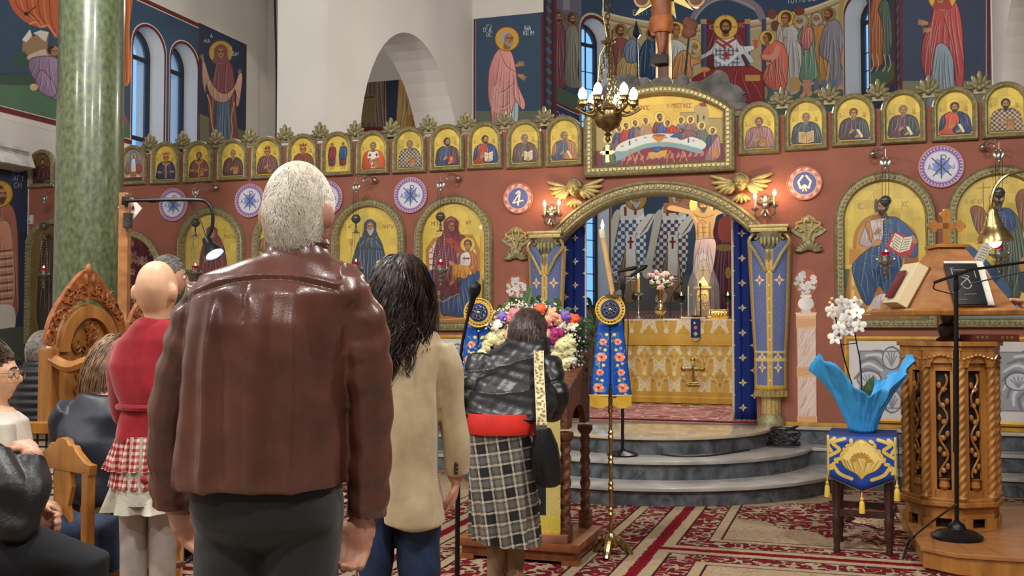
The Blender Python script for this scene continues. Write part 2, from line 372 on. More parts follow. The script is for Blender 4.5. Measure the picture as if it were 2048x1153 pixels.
# --- left wall, two arched windows in it
YL=lambda u,v:onX(u,v,XL)
def arch_hole(u0,u1,uc,vt,zb):return arch2(YL(u0,180).y,YL(u1,180).y,zb,YL(uc,vt).z,16)
WH=[arch_hole(265,328,297,55,3.2),arch_hole(341,395,367,88,3.2)]
wl=struct(plate('wall_left',rect2(-7,YE+.3,0,9),WH,lambda a,b:(XL,a,b),(-.5,0,0),PLASTER))
DARKMETAL=mat('dark_window_metal',(38,44,58),.5,.3)
GLASS=mat('window_glass',(235,240,245),.02,var=0,alpha=.1)
def arch_window(name,H,fn,depth,bars=True,vbars=1):
 """pane and dark metal frame set deep in the reveal; H outline, fn(a, b, d) puts it in space"""
 w=thing(name,loc=fn(H[0][0],H[0][1],depth),label=None,cat=None);struct(w)
 a0,a1=H[0][0],H[1][0];b0=H[0][1];top=max(p[1]for p in H);c=(a0+a1)/2
 g=G();ins=[(c+(a-c)*.86,b0+.05+(b-b0)*(1-.1/(top-b0)))for a,b in H];n=len(H)
 g.loft([[fn(a,b,depth-.05)for a,b in H],[fn(a,b,depth-.05)for a,b in ins],[fn(a,b,depth+.03)for a,b in ins],[fn(a,b,depth+.03)for a,b in H]],cap=False)
 g.build('window_frame',DARKMETAL,w,smooth=False)
 spring=top-(a1-a0)/2
 def bar(p,q,r=.018):return G().tube([fn(p[0],p[1],depth-.02),fn(q[0],q[1],depth-.02)],r,6)
 bar((a0,spring-.05),(a1,spring-.05),.035).build('transom',DARKMETAL,w);bar((a0,spring-1.25),(a1,spring-1.25),.035).build('transom',DARKMETAL,w)
 if vbars:
  for k in range(vbars):x=a0+(a1-a0)*(k+1)/(vbars+1);bar((x,b0),(x,top-.08),.014).build('grille_bar',DARKMETAL,w)
  for k in range(int((spring-b0)/.3)):bar((a0,b0+.3*k),(a1,b0+.3*k),.008).build('grille_bar',DARKMETAL,w)
 pg=G();pg.add([fn(a,b,depth)for a,b in H],[tuple(range(n))]);pg.build('pane',GLASS,w,smooth=False)
 return w
for i,Hh in enumerate(WH):arch_window('window_%d'%(i+1),Hh,lambda a,b,d:Vector((XL-d,a,b)),.3,vbars=0)

NAVY=(58,78,102)
# --- frescoes of the left wall
f=lambda u,v:(lambda p:(p.y,p.z))(YL(u,v))
P=Pic(6.5,YL(492,200).y,3.95,6.6,150,f,NAVY,3)
P.poly([(-200,130),(-60,148),(0,150),(60,148),(120,158),(140,330),(-200,330)],(84,116,92),sm=False);P.poly([(-150,150),(0,145),(70,150),(110,165),(60,170),(0,168)],(52,70,62),.7)
P.poly([(15,-40),(20,8),(38,34),(58,48),(78,55),(95,56),(104,66),(112,76),(140,60),(140,-60)],(186,98,62))
for k in range(7):P.line([(25+12*k,-20),(34+11*k,12+3*k),(50+9*k,26+4*k),(62+8*k,34+5*k)],(228,150,96)if k%2 else(120,52,34),2.2,.8)
P.line([(58,48),(72,44),(80,54),(95,50),(104,62),(110,70)],(232,170,120),2);P.ell(52,27,5,4,(60,30,22));P.line([(54,26),(72,12)],(110,50,32),2)
P.poly([(43,105),(45,82),(60,60),(66,75),(76,62),(88,66),(97,64),(94,90),(100,108),(70,115)],(150,124,96),sm=False);P.poly([(43,80),(59,58),(63,72),(52,84)],(224,222,214),sm=False);P.poly([(65,66),(80,60),(97,64),(90,84),(74,70)],(214,208,196),sm=False);P.poly([(53,112),(88,98),(104,106),(85,116),(58,120)],(198,182,160))
P.poly([(20,125),(30,104),(50,104),(54,130),(30,134)],(58,84,72),.8)
P.head(104,102,9,(60,44,34),0,1,(196,166,90),hr=1.3)
P.robe([(56,136),(60,118),(85,112),(112,116),(118,140),(116,196),(100,194),(76,180),(68,160)],(142,116,146),5,4);P.robe([(70,160),(80,140),(95,150),(112,178),(104,194),(80,184)],(152,126,158),3,5);P.ell(67,174,8,7,(208,178,138))
P.poly([(210,-40),(262,-20),(258,60),(262,120),(258,166),(240,170),(210,150)],(196,104,54))
for k in range(6):P.line([(222+7*k,-20),(228+6*k,30),(222+7*k,80),(232+5*k,140),(236+4*k,164)],(230,150,86)if k%2 else(140,62,34),2.2,.8)
P.poly([(236,62),(243,70),(243,90),(236,96)],(210,205,190));P.poly([(235,200),(262,255),(232,250)],(140,86,90),.8);P.poly([(200,232),(270,256),(270,300),(200,285)],(74,104,80),sm=False)
for uu,vt,uc,rr in((265,55,297,0),(341,88,367,0)):
 pass
for Hh in WH:
 c=(Hh[0][0]+Hh[1][0])/2;s0=P.fn;P.fn=None
 big=[(c+(a-c)*1.13,b+(.06 if b>3.5 else 0))for a,b in Hh];P.poly(big,(226,222,214),1,False);big=[(c+(a-c)*1.09,b+(.045 if b>3.5 else 0))for a,b in Hh];P.poly(big,(98,40,40),1,False);P.fn=s0
# top and bottom bands
s0=P.fn;P.fn=None;yv=YL(397,50).y
P.rect(0,6.16,yv,6.8,(214,210,203));P.rect(0,6.16,yv,6.225,(104,44,42));P.rect(0,6.145,yv,6.16,(220,214,200));P.rect(0,3.8,yv,4.065,(214,210,203));P.rect(0,4.03,yv,4.10,(104,44,42));P.rect(0,4.10,yv,4.112,(220,214,200))
P.rect(yv,3.8,20,6.8,(52,62,84));P.fn=s0
P.poly([(396,226),(430,240),(490,262),(492,330),(396,330)],(112,112,88),sm=False)
# standing woman who holds a long veil on both arms
P.robe([(426,150),(432,126),(446,120),(462,128),(468,160),(470,200),(474,250),(470,300),(424,300),(418,240),(414,200)],(128,78,84),6,8)
P.robe([(434,196),(446,186),(458,196),(460,250),(462,320),(432,320),(430,250)],(84,106,130),6,2)
P.line([(414,190),(420,210),(422,240),(428,270),(430,290)],(196,160,80),3);P.line([(468,205),(462,235),(464,262),(458,290)],(196,160,80),3)
P.robe([(404,116),(410,128),(420,160),(436,182),(452,186),(468,172),(478,146),(484,154),(478,205),(472,212),(470,180),(456,202),(436,204),(420,190),(412,168),(410,186),(404,160)],(206,162,142),5,3)
P.head(441,105,12,(90,50,50),0,0,(196,160,84),veil=(134,84,88),hr=2.0);P.hand(404,116,4,-1.7);P.hand(478,146,4,-1.4);P.text('A',420,68,7,(210,210,210));P.text('HA',408,78,7,(210,210,210),adv=.9);P.text('A',459,92,7,(210,210,210));P.text('ZWH',462,104,7,(210,210,210),adv=.7)
P.line([(398,10),(398,330)],(100,42,40),2.0,sm=False);P.line([(490,60),(492,330)],(90,36,36),3,sm=False)
P.noise(.035)
fr=plate('fresco',rect2(P.a0,P.a1,3.95,6.24),[[(a,max(b,3.96))for a,b in h]for h in WH],lambda a,b:(XL+.004,a,b),(-.004,0,0),P.mat('left_wall_fresco',.8),P,wl)
# lower saint beside the screen
P=Pic(9.0,YL(53,500).y,.5,3.45,150,f,(46,56,78),5)
P.robe([(-30,420),(-10,400),(15,405),(32,440),(36,560),(30,640),(-30,650)],(150,96,80),5,2);P.robe([(-30,460),(10,440),(24,480),(26,610),(-30,620)],(188,132,110),4,3)
for k in range(7):P.line([(-20,505+16*k),(24,500+16*k)],(70,50,50),2);P.line([(-20,511+16*k),(24,506+16*k)],(210,190,150),2)
P.poly([(-30,620),(24,612),(24,668),(-30,672)],(206,200,186));P.head(-2,388,14,(80,60,50),1,1,(196,150,66),hr=1.9);P.text('AGY',26,352,9,(200,200,200));P.text('CH',28,366,9,(200,200,200));P.poly([(-40,664),(60,650),(60,720),(-40,720)],(80,82,74),sm=False)
P.noise(.03);plate('fresco',rect2(P.a0,P.a1,P.b0,P.b1),[],lambda a,b:(XL+.004,a,b),(-.004,0,0),P.mat('left_saint_fresco',.8),P,wl)

# --- pillar wall with its open arch, and its mirror image on the right
cy=(onX(721,257,XP).y+onX(920,250,XP).y)/2;rA=(onX(920,250,XP).y-onX(721,257,XP).y)/2*1.02;ztop=onX(810,58,XP).z
H=[(cy-rA,BASE),(cy+rA,BASE)]+arc(cy,ztop-rA*1.12,rA,rA*1.12,0,pi,24)
struct(plate('wall_pillar_left',rect2(10.82,YE+.3,0,9),[H],lambda a,b:(XP,a,b),(XP2-XP,0,0),PLASTER))
struct(plate('wall_pillar_right',rect2(10.82,YE+.3,0,9),[H],lambda a,b:(XR2,a,b),(XR-XR2,0,0),PLASTER))
# --- east walls on both sides of the apse, and the chapel's east wall
def eastwall(name,x0,x1):return struct(G().box(x0,x1,YE,YE+.5,0,9).build(name,PLASTER,smooth=False))
w1=eastwall('wall_east_left',XP,xa);w2=eastwall('wall_east_right',xb,XR);w3=eastwall('wall_east_chapel',XL,XP2);eastwall('wall_east_far_right',XR2,6.4)
fe=lambda u,v:(lambda p:(p.x,p.z))(onY(u,v,YE))
P=Pic(XP+.02,xa,3.6,onY(1000,33,YE).z,160,fe,NAVY,6)
P.rect(900,222,1100,330,(98,102,92));P.robe([(978,140),(990,108),(1006,94),(1022,104),(1030,130),(1036,170),(1050,205),(1046,220),(1032,210),(1022,250),(1012,300),(980,300),(984,240),(976,190)],(206,140,136),8,3,folds=[[(1000,100),(1012,130),(1040,150)],[(985,150),(1000,185),(1030,165)],[(980,190),(1000,215),(1020,205)],[(1030,150),(1028,190),(1040,212)]])
P.robe([(1016,250),(1030,205),(1037,215),(1034,260),(1030,300),(1012,300)],(150,168,172),3,2);P.ell(993,198,12,28,(224,176,168),.5)
P.head(1014,78,13,(170,165,155),.5,.8,(212,160,66),hr=1.85,bcol=(150,145,135));P.hand(1036,130,6,-.3);P.hand(1040,152,6,.5);P.text("O A",967,56,8,(214,214,210));P.text('GI',974,50,7,(214,214,210));P.text('OC',973,66,7,(214,214,210));P.text('IWA',1047,52,8,(214,214,210),adv=.7);P.text('KEIM',1047,62,8,(214,214,210),adv=.7)
P.line([(949,0),(949,400)],(92,38,38),3.4,sm=False);P.line([(951.6,0),(951.6,400)],(200,196,184),.8,sm=False);P.line([(1084,0),(1084,400)],(92,38,38),5,sm=False);P.noise(.03)
panelY('fresco',P,P.mat('old_man_fresco',.8),YE-.004,parent=w1,thick=.004)
P=Pic(xb,XR-.02,3.6,7.2,160,fe,(58,68,90),7)
P.rect(1790,162,2000,260,(112,112,92));P.line([(1803,-100),(1803,300)],(96,40,40),5,sm=False);P.line([(1976,-100),(1976,300)],(92,38,38),6,sm=False);P.line([(1972,-100),(1972,300)],(206,200,190),1.2,sm=False)
P.robe([(1852,84),(1906,84),(1909,215),(1852,215)],(122,140,152),7,3,sm=False)
P.robe([(1862,40),(1868,10),(1880,0),(1896,-5),(1912,5),(1922,40),(1926,90),(1928,140),(1924,172),(1912,170),(1906,120),(1896,96),(1884,86),(1872,92),(1866,118),(1862,150),(1856,160),(1846,138),(1842,120),(1846,80)],(168,76,76),9,3,folds=[[(1900,20),(1905,70),(1918,150)],[(1880,10),(1896,60),(1908,110)],[(1860,60),(1852,100),(1850,130)],[(1874,50),(1868,80),(1862,120)]])
P.head(1884,-6,14,(110,60,50),0,-.7,(212,170,80),veil=(160,72,70),hr=2.0);P.hand(1850,46,7,3.3);P.hand(1858,60,6,3.1);P.noise(.03)
panelY('fresco',P,P.mat('red_robed_woman_fresco',.8),YE-.004,parent=w2,thick=.004)
P=Pic(-7.9,XP2,3.2,5.6,150,fe,(42,54,80),8)
P.poly([(700,300),(715,120),(740,80),(766,70),(770,300)],(70,52,44),sm=False);P.robe([(735,150),(750,110),(766,100),(772,300),(715,300),(718,220)],(104,88,76),7,3);P.rect(700,190,750,245,(120,104,70));P.line([(720,196),(748,194)],(60,42,30),2);P.line([(769.5,60),(769.5,260)],(96,40,40),2.5,sm=False);P.line([(771.5,60),(771.5,260)],(190,186,180),.8,sm=False)
P.rect(690,254,770,262,(96,40,40));P.robe([(796,180),(800,150),(810,136),(830,140),(850,150),(850,300),(796,300)],(198,160,96),7,5);P.rect(812,230,850,262,(176,130,52),.8);P.head(812,130,11,(220,214,200),1,0,None);P.noise(.03)
panelY('fresco',P,P.mat('chapel_fresco',.8),YE-.004,parent=w3,thick=.004)
# --- the apse: half a cylinder, two tall windows in it, painted all over
def on_apse(u,v):
 d=ray(u,v);ox,oy=-AC,-YE;a=d.x**2+d.y**2;b=ox*d.x+oy*d.y;c=ox*ox+oy*oy-AR*AR
 return EYEP+d*((-b+sqrt(max(0,b*b-a*c)))/a)
def fa(u,v):p=on_apse(u,v);return AR*(pi/2-atan2(p.y-YE,p.x-AC)),p.z
def apt(s,z,d=0):a=pi/2-s/AR;return Vector((AC+(AR+d)*cos(a),YE+(AR+d)*sin(a),z))
SM=AR*pi/2;zt=fa(1190,38)[1];zb=1.75
wins=[(fa(1163,120)[0],fa(1217,120)[0]),(fa(1690,120)[0],fa(1737,120)[0])]
P=Pic(-SM,SM,.4,7.4,150,fa,(54,74,100),9);P.clamp=True
P.fn=None;P.rect(-SM,.4,SM,3.3,(66,86,112));P.rect(-SM,.4,SM,1.66,(142,112,110));P.fn=fa
P.rect(1100,543,1600,622,(96,102,104));P.rect(1100,620,1600,628,(140,116,112));P.rect(1100,626,1600,700,(140,104,106))
for k in range(46):P.ring(1140+8*k,634,3.6,(206,190,184),1,.8,10);P.ring(1144+8*k,641,3.6,(196,170,166),1,.7,10)
def checker(r,x0,y0,x1,y1,st,col,sk=0.):
 for i in range(int((x1-x0)/st)+1):
  for j in range(int((y1-y0)/st)+1):
   if(i+j)%2:P.rect(x0+i*st+sk*j,y0+j*st,x0+(i+1)*st+sk*j,y0+(j+1)*st,col,.92,clip=r)
def bishop(x,dk,hx):
 r=P.robe([(x-22,432),(x-14,414),(x,408),(x+20,412),(x+28,440),(x+30,500),(x+24,545),(x+10,560),(x-30,566),(x-46,556),(x-38,500),(x-28,470)],(206,212,214),3,3)
 checker(r,x-50,440,x+32,566,7.5,dk);P.poly([(x-36,430),(x-22,428),(x-40,520),(x-44,556),(x-62,548),(x-50,500)],(196,196,184))
 P.robe([(x-12,500),(x+6,490),(x+16,560),(x+12,600),(x-20,604),(x-26,570)],(150,126,96),4,1);P.rect(x-10,470,x+9,562,(216,220,216));P.rect(x-3,474,x+1,498,(120,44,50));P.rect(x-7,482,x+5,486,(120,44,50));P.rect(x-10,552,x+9,555,(130,60,60));P.rect(x-10,558,x+9,560,(130,60,60))
 P.poly([(x-20,412),(x+18,408),(x+22,430),(x-16,440)],(214,216,212));P.rect(x-14,414,x-9,432,(128,56,60));P.rect(x+6,412,x+11,430,(128,56,60))
 P.poly([(x-26,580),(x-12,590),(x-18,606),(x-36,602)],(190,186,176));P.poly([(x+4,584),(x+16,590),(x+20,600),(x+2,600)],(70,54,46))
 P.head(hx,398,13,(190,190,188),1.0,.3,(176,140,66),hr=1.7,bcol=(170,180,190))
 P.poly([(x+8,460),(x+16,446),(x+34,428),(x+52,428),(x+56,440),(x+46,436),(x+34,462),(x+16,476)],(222,222,216),sm=False)
 for k in range(6):P.line([(x+18+4.4*k,470-6.4*k),(x+30+3*k,456-5*k)],(70,66,70),1.3,.8,sm=False)
bishop(1262,(56,84,122),1271);bishop(1346,(70,60,76),1358)
P.text('MK',1293,387,6,(200,200,200));P.text('RC',1325,387,6,(200,200,200));P.text('R',1447,428,7,(200,210,220),1.2)
P.robe([(1425,470),(1440,440),(1462,432),(1480,450),(1484,640),(1424,640)],(104,52,70),6,3);P.poly([(1436,446),(1452,432),(1476,440),(1470,480),(1440,480)],(176,84,74));P.ell(1448,496,18,7,(150,126,70));P.ell(1456,546,6,12,(170,140,70))
# communion of the twelve: architecture
P.fn=fa;P.poly([(1205,22),(1260,36),(1330,46),(1400,49),(1480,44),(1560,30),(1640,8),(1700,-20),(1700,210),(1205,210)],(176,162,124),sm=False)
for o,c,w in((2,(214,204,172),4),(7,(190,176,140),3),(13,(150,112,80),2),(18,(200,190,160),2)):P.line([(1205,22+o),(1260,36+o),(1330,46+o),(1400,49+o),(1480,44+o),(1560,30+o),(1640,8+o),(1700,-20+o)],c,w)
P.poly([(1510,160),(1600,172),(1700,160),(1700,300),(1500,300)],(74,100,82),sm=False);P.rect(1678,-40,1690,180,(176,148,92));P.rect(1218,60,1226,180,(120,84,58))
P.text('ECTI TO CWMA',1266,20,10,(206,206,200),1.1,.8);P.text('TOYTO ECTIN',1574,-2,9,(214,214,208),1.2,.85,-.1);P.text('K',1278,12,9,(206,206,200),1.1)
P.rect(1404,40,1500,140,(112,42,48));P.robe([(1406,42),(1450,48),(1498,40),(1498,140),(1406,140)],(112,42,48),6,2,sm=False)
for x in(1407,1495):P.rect(x-5,46,x+5,140,(62,72,104),grad=(.3,0));P.rect(x-6,38,x+6,48,(190,150,84))
P.poly([(1376,46),(1392,14),(1420,-10),(1452,-18),(1490,-8),(1520,12),(1532,40),(1520,44),(1508,22),(1480,8),(1450,0),(1416,10),(1396,30),(1388,50)],(132,122,132));P.line([(1386,46),(1398,26),(1420,6),(1450,-4),(1484,4),(1508,18)],(166,158,164),3)
P.rect(1523,38,1532,175,(66,74,100));P.ell(1527,185,8,14,(150,130,90))
# left group
HB=(156,130,84);HG=(222,182,84)
P.robe([(1226,84),(1238,76),(1256,82),(1262,110),(1256,168),(1232,168),(1228,130)],(128,74,68),5,1);P.head(1240,62,9.5,(84,54,36),.3,.4,HB,hr=1.45)
P.robe([(1234,128),(1250,112),(1276,118),(1284,150),(1278,176),(1236,176)],(178,146,94),6,2);P.robe([(1246,100),(1254,82),(1268,78),(1280,92),(1290,108),(1284,116),(1272,108),(1272,124),(1254,124)],(112,132,158),5,3);P.head(1269,66,9,(150,150,148),1,.5,HB,hr=1.5,bcol=(190,190,190))
P.robe([(1276,150),(1276,120),(1284,92),(1298,76),(1312,82),(1318,120),(1316,160),(1296,158)],(38,66,98),6,4);P.head(1304,68,8.5,(60,40,28),.6,.8,HB,hr=1.45)
P.robe([(1336,100),(1342,80),(1360,82),(1374,96),(1366,110),(1344,150),(1336,150)],(186,190,186),5,1);P.head(1351,60,10.5,(84,56,36),0,.6,HG,hr=1.6)
P.robe([(1338,156),(1346,124),(1360,104),(1374,102),(1384,116),(1398,118),(1400,126),(1386,132),(1380,156)],(186,136,84),7,6);P.head(1387,94,9,(170,168,164),1,.9,HG,hr=1.65,bcol=(170,168,164));P.hand(1396,120,3.5,-.3);P.ell(1372,66,9,11,(120,70,50))
# the central figure in white behind the altar, arms spread
P.robe([(1434,78),(1444,70),(1460,70),(1472,78),(1484,92),(1512,90),(1512,96),(1490,108),(1482,112),(1488,136),(1434,138),(1428,120),(1426,108),(1404,118),(1400,112),(1420,100)],(204,206,208),7,3)
r=P.poly([(1430,96),(1476,94),(1482,136),(1432,138)],(196,204,212),.5,False)
for k in range(6):
 P.rect(1430+8.5*k,96,1433+8.5*k,138,(60,64,84),.6,clip=r)
 P.rect(1428,100+8*k,1484,102.5+8*k,(60,64,84),.6,clip=r)
for q in([(1436,76),(1462,94)],[(1472,76),(1446,92)],[(1434,84),(1450,96)]):P.line(q,(150,60,60),5,.9,sm=False)
P.rect(1449,104,1455,116,(160,50,50));P.rect(1444,108,1461,112,(160,50,50));P.line([(1432,116),(1452,126),(1474,108)],(214,222,228),7);P.line([(1490,104),(1502,122)],(190,206,216),8)
P.head(1451,54,12.5,(66,40,26),.5,0,HG,hr=1.95);P.line([(1451,28),(1451,34)],(120,60,40),1.5);P.line([(1430,54),(1436,54)],(120,60,40),1.5);P.line([(1466,54),(1472,54)],(120,60,40),1.5);P.text('IC',1417,50,8,(200,180,170));P.text('XC',1477,46,8,(200,180,170));P.hand(1400,114,3.5,2.9);P.hand(1510,92,3.5,-.2)
P.poly([(1504,80),(1518,80),(1514,87),(1512,98),(1508,98),(1508,87)],(196,96,64),sm=False)
P.robe([(1384,156),(1410,142),(1440,134),(1502,132),(1528,148),(1528,210),(1384,210)],(126,44,50),8,3,sm=False);P.rect(1490,150,1520,162,(190,150,80));P.ell(1409,139,11,5,(204,140,74));P.rect(1407,142,1411,154,(190,124,64))
# right group
P.robe([(1560,70),(1570,52),(1582,48),(1594,58),(1602,90),(1600,180),(1566,182),(1568,120)],(172,172,172),8,2);P.rect(1578,155,1600,182,(180,142,84),.9);P.head(1571,37,11,(96,62,40),0,-.5,HG,hr=1.55);P.hand(1570,76,3.5,2.8)
P.robe([(1610,60),(1624,50),(1650,52),(1656,90),(1650,160),(1626,162)],(170,126,70),5,3);P.head(1634,38,9.5,(180,178,172),1,-.4,(160,138,92),hr=1.5,bcol=(170,176,180))
P.robe([(1646,60),(1656,42),(1668,38),(1680,50),(1686,80),(1680,120),(1688,150),(1682,178),(1656,180),(1660,130),(1640,110),(1640,84)],(132,128,140),9,2);P.head(1656,29,9.5,(96,66,44),.6,-.6,(156,130,84),hr=1.5)
P.robe([(1594,74),(1606,52),(1620,48),(1628,66),(1630,110),(1638,150),(1628,160),(1612,168),(1598,155),(1606,110)],(112,146,124),8,5);P.robe([(1600,80),(1606,58),(1622,54),(1626,76),(1618,98),(1606,96)],(190,116,108),4,2);P.head(1601,43,10,(160,176,166),.9,-.5,(180,146,84),hr=1.6,bcol=(170,180,172));P.hand(1598,82,3.5,2.9);P.rect(1606,160,1622,188,(190,130,118))
P.ell(1544,28,9,11,(118,72,54));P.ell(1550,52,9,11,(112,68,50));P.ell(1598,22,11,9,(112,68,50));P.robe([(1552,66),(1560,46),(1566,84),(1556,88)],(190,182,168),2,1)
P.robe([(1522,108),(1536,88),(1552,82),(1568,92),(1576,120),(1574,150),(1572,174),(1560,186),(1540,178),(1526,160),(1530,136),(1544,126),(1524,120)],(196,104,88),9,7);P.poly([(1552,90),(1560,96),(1552,118),(1528,118),(1524,110),(1544,108)],(216,150,134),.9);P.head(1534,76,9,(90,58,38),0,-.9,HG,hr=1.7);P.rect(1540,180,1566,196,(80,96,124))
for x,y in((1546,198),(1606,192),(1620,190),(1634,184),(1644,184),(1682,176)):P.poly([(x,y-8),(x+3,y-8),(x+4,y),(x-8,y+3)],(186,146,116))
for x in(1632,1648,1668):P.rect(x-5,160,x+5,180,(92,114,140))
# figures between windows and jambs
P.poly([(1090,-60),(1163,-60),(1163,120),(1090,60)],(106,104,124),sm=False);P.rect(1126,-40,1140,20,(140,138,152))
for x,c,hy in((1116,(112,62,72),34),(1144,(124,122,108),38)):
 P.robe([(x-12,hy+24),(x-4,hy+12),(x+8,hy+14),(x+14,hy+40),(x+12,hy+110),(x+14,176),(x-14,168),(x-14,hy+80)],c,6,2);P.head(x,hy,9,(66,50,40),.5,.5,(120,104,78),hr=1.5)
P.poly([(1100,160),(1163,196),(1163,240),(1100,240)],(74,96,82),sm=False);P.poly([(1100,198),(1163,226),(1163,420),(1100,420)],(46,58,88),sm=False);P.line([(1104,200),(1163,228)],(104,44,46),3,sm=False);P.line([(1104,203),(1163,231)],(206,204,200),1,sm=False);P.text('CHO',1112,224,8,(196,200,206),1,.8,.3)
P.poly([(1738,150),(1790,120),(1790,168),(1738,190)],(80,104,82),sm=False);P.poly([(1738,196),(1790,160),(1790,400),(1738,400)],(46,58,88),sm=False);P.line([(1738,192),(1790,156)],(104,44,46),3,sm=False)
P.robe([(1740,30),(1752,-20),(1770,-20),(1776,40),(1768,120),(1744,128)],(186,110,70),7,3);P.robe([(1756,20),(1764,0),(1778,10),(1784,80),(1776,110),(1764,120),(1766,60)],(92,108,92),5,3)
for x in(1744,1754,1768,1778):P.line([(x,110),(x+3,130),(x-2,142)],(196,158,128),3)
P.fn=None
for sg in(-1,1): # painted border beside each end of the apse
 c=sg*(SM-.26);P.rect(c-.26,.4,c+.26,7.4,(58,52,66));P.rect(c-sg*.26-.05,.4,c-sg*.26+.05,7.4,(110,46,46))
 for k in range(34):P.ell(c,1.7+.17*k,.13,.05,(96,120,150),.8);P.ell(c,1.785+.17*k,.1,.03,(130,70,60),.8)
for a0,a1 in wins:
 c=(a0+a1)/2
 for e,cl in((1.16,(196,186,160)),(1.1,(92,46,44))):P.poly([(c+(a-c)*e,b+(.08*(e-1)*8 if b>3 else 0))for a,b in arch2(a0,a1,zb,zt,16)],cl,1,False)
P.noise(.03)
ss=sorted(set([-SM+2*SM*i/64 for i in range(65)]+[a0+(a1-a0)*(1-cos(pi*i/12))/2 for a0,a1 in wins for i in range(13)]))
V,F_,UV=[],[],[]
def quadcol(s0,s1,z0,z1,y0,y1):
 n=len(V);V.extend([apt(s0,z0),apt(s1,z1),apt(s1,y1),apt(s0,y0)]);F_.append((n,n+1,n+2,n+3))
 UV.extend([((s+SM)/(2*SM),(z-P.b0)/(P.b1-P.b0))for s,z in((s0,z0),(s1,z1),(s1,y1),(s0,y0))])
def wtop(s,a0,a1):r=(a1-a0)/2;return zt-r+sqrt(max(0,r*r-(s-(a0+a1)/2)**2))
for s0,s1 in zip(ss,ss[1:]):
 w=[q for q in wins if q[0]-1e-6<=(s0+s1)/2<=q[1]+1e-6]
 if w:quadcol(s0,s1,.4,.4,zb,zb);quadcol(s0,s1,wtop(s0,*w[0]),wtop(s1,*w[0]),7.4,7.4)
 else:quadcol(s0,s1,.4,.4,7.4,7.4)
wa=uvmesh('wall_apse',V,F_,UV,P.mat('apse_fresco',.8));struct(wa)
g=G() # plain plaster above the paintings and the half dome closed by the ceiling
g.loft([[apt(-SM+2*SM*i/40,z)for i in range(41)]for z in(7.4,9.1)],closed=False);g.build('plaster_band',PLASTER,wa)
g=G();g.loft([[apt(-SM+2*SM*i/40,z,.5)for i in range(41)]for z in(0,zb)],closed=False);g.build('outer_footing',PLASTER,wa)
for i,(a0,a1)in enumerate(wins):
 Hh=arch2(a0,a1,zb,zt,16);g=G();g.loft([[apt(a,b,0)for a,b in Hh],[apt(a,b,.45)for a,b in Hh]],cap=False);g.build('window_reveal',PLASTER,wa,smooth=False)
 arch_window('window_%d'%(i+3),Hh,lambda a,b,d:apt(a,b,d),.4,vbars=2)
# ---------------------------------------------------------------- the icon screen
GILT=mat('old_gilding',(146,136,98),.45,.2,var=.16,scale=30,bump=.25,bscale=160)
GILT2=mat('bright_gilding',(184,162,100),.4,.3,var=.12,scale=30,bump=.2,bscale=120)
SILVER=mat('silver',(176,172,160),.28,.9,var=.15,scale=40)
PEWTER=mat('dark_pewter',(96,98,98),.4,.6,var=.2,scale=60)
BRASS=mat('brass',(182,156,100),.24,.95,var=.12,scale=30)
WOOD=mat('honey_wood',(176,120,56),.4,var=.13,scale=3,c2=(144,92,38),aniso=(6,6,.7),kind='noise',coat=.2,bump=.04)
CABLE=mat('black_rubber',(24,24,26),.5,var=.1)
REDGLASS=mat('red_glass',(150,14,40),.1,trans=.4,emit=.35)  # glass given a faint glow of its own, standing in for flame light
FLAME=mat('flame',(255,224,160),.5,emit=14,var=0)
BULB=mat('lit_bulb',(255,206,150),.4,emit=170,var=0);DESKBULB=mat('lit_desk_bulb',(255,226,180),.4,emit=30,var=0)
BULBW=mat('lit_bulb_white',(255,246,226),.4,emit=40,var=0)
IVORY=mat('ivory_candle',(226,212,170),.5,var=.04)
fs=lambda u,v:(lambda p:(p.x,p.z))(onY(u,v,WS))
SX=lambda u,v=600:onY(u,v,WS).x
SZ=lambda u,v:onY(u,v,WS).z
TOPZ=3.5
xl,xr=SX(1119,487),SX(1511,470);zs=2.32;zq=SZ(1317,386)
def segment(x0,x1,z0,zt,n=28):
 w=(x1-x0)/2;h=zt-z0;R=(w*w+h*h)/(2*h);a=math.asin(min(1,w/R));c=(x0+x1)/2
 return[(c+R*sin(a-2*a*i/n),zt-R+R*cos(a-2*a*i/n))for i in range(n+1)]
door=[(xl,0),(xr,0)]+segment(xl,xr,zs,zq)
scr=struct(plate('wall_icon_screen',[(XL,0),(xl,0)]+segment(xl,xr,zs,zq)[::-1]+[(xr,0),(5.2,0),(5.2,TOPZ),(XL,TOPZ)],[],lambda a,b:(a,WS,b),(0,.14,0),TERRA))
def outl(kind,x0,x1,z0,z1,o=0,n=20,zs_=None):
 """outline of a frame shrunk by o: 'arch' semicircle top, 'seg' flat arch over straight sides"""
 if kind=='arch':return arch2(x0+o,x1-o,z0+o,z1-o,n)
 return[(x0+o,z0+o),(x1-o,z0+o)]+segment(x0+o,x1-o,zs_,z1-o,n)
def frame_mesh(kind,x0,x1,z0,z1,prof,y,n=20,zs_=None,m=GILT,parent=None,name='frame'):
 g=G();g.loft([[(a,y-d,b)for a,b in outl(kind,x0,x1,z0,z1,o,n,zs_)]for o,d in prof],cap=False);return g.build(name,m,parent,ang=35)
def along(pts,step):
 out=[];acc=0;n=len(pts)
 for i in range(n):
  p,q=Vector(pts[i]),Vector(pts[(i+1)%n]);L=(q-p).length
  while acc<L:out.append((p+(q-p)*(acc/L),(q-p).normalized()));acc+=step
  acc-=L
 return out
GOLDBG=(208,180,76)
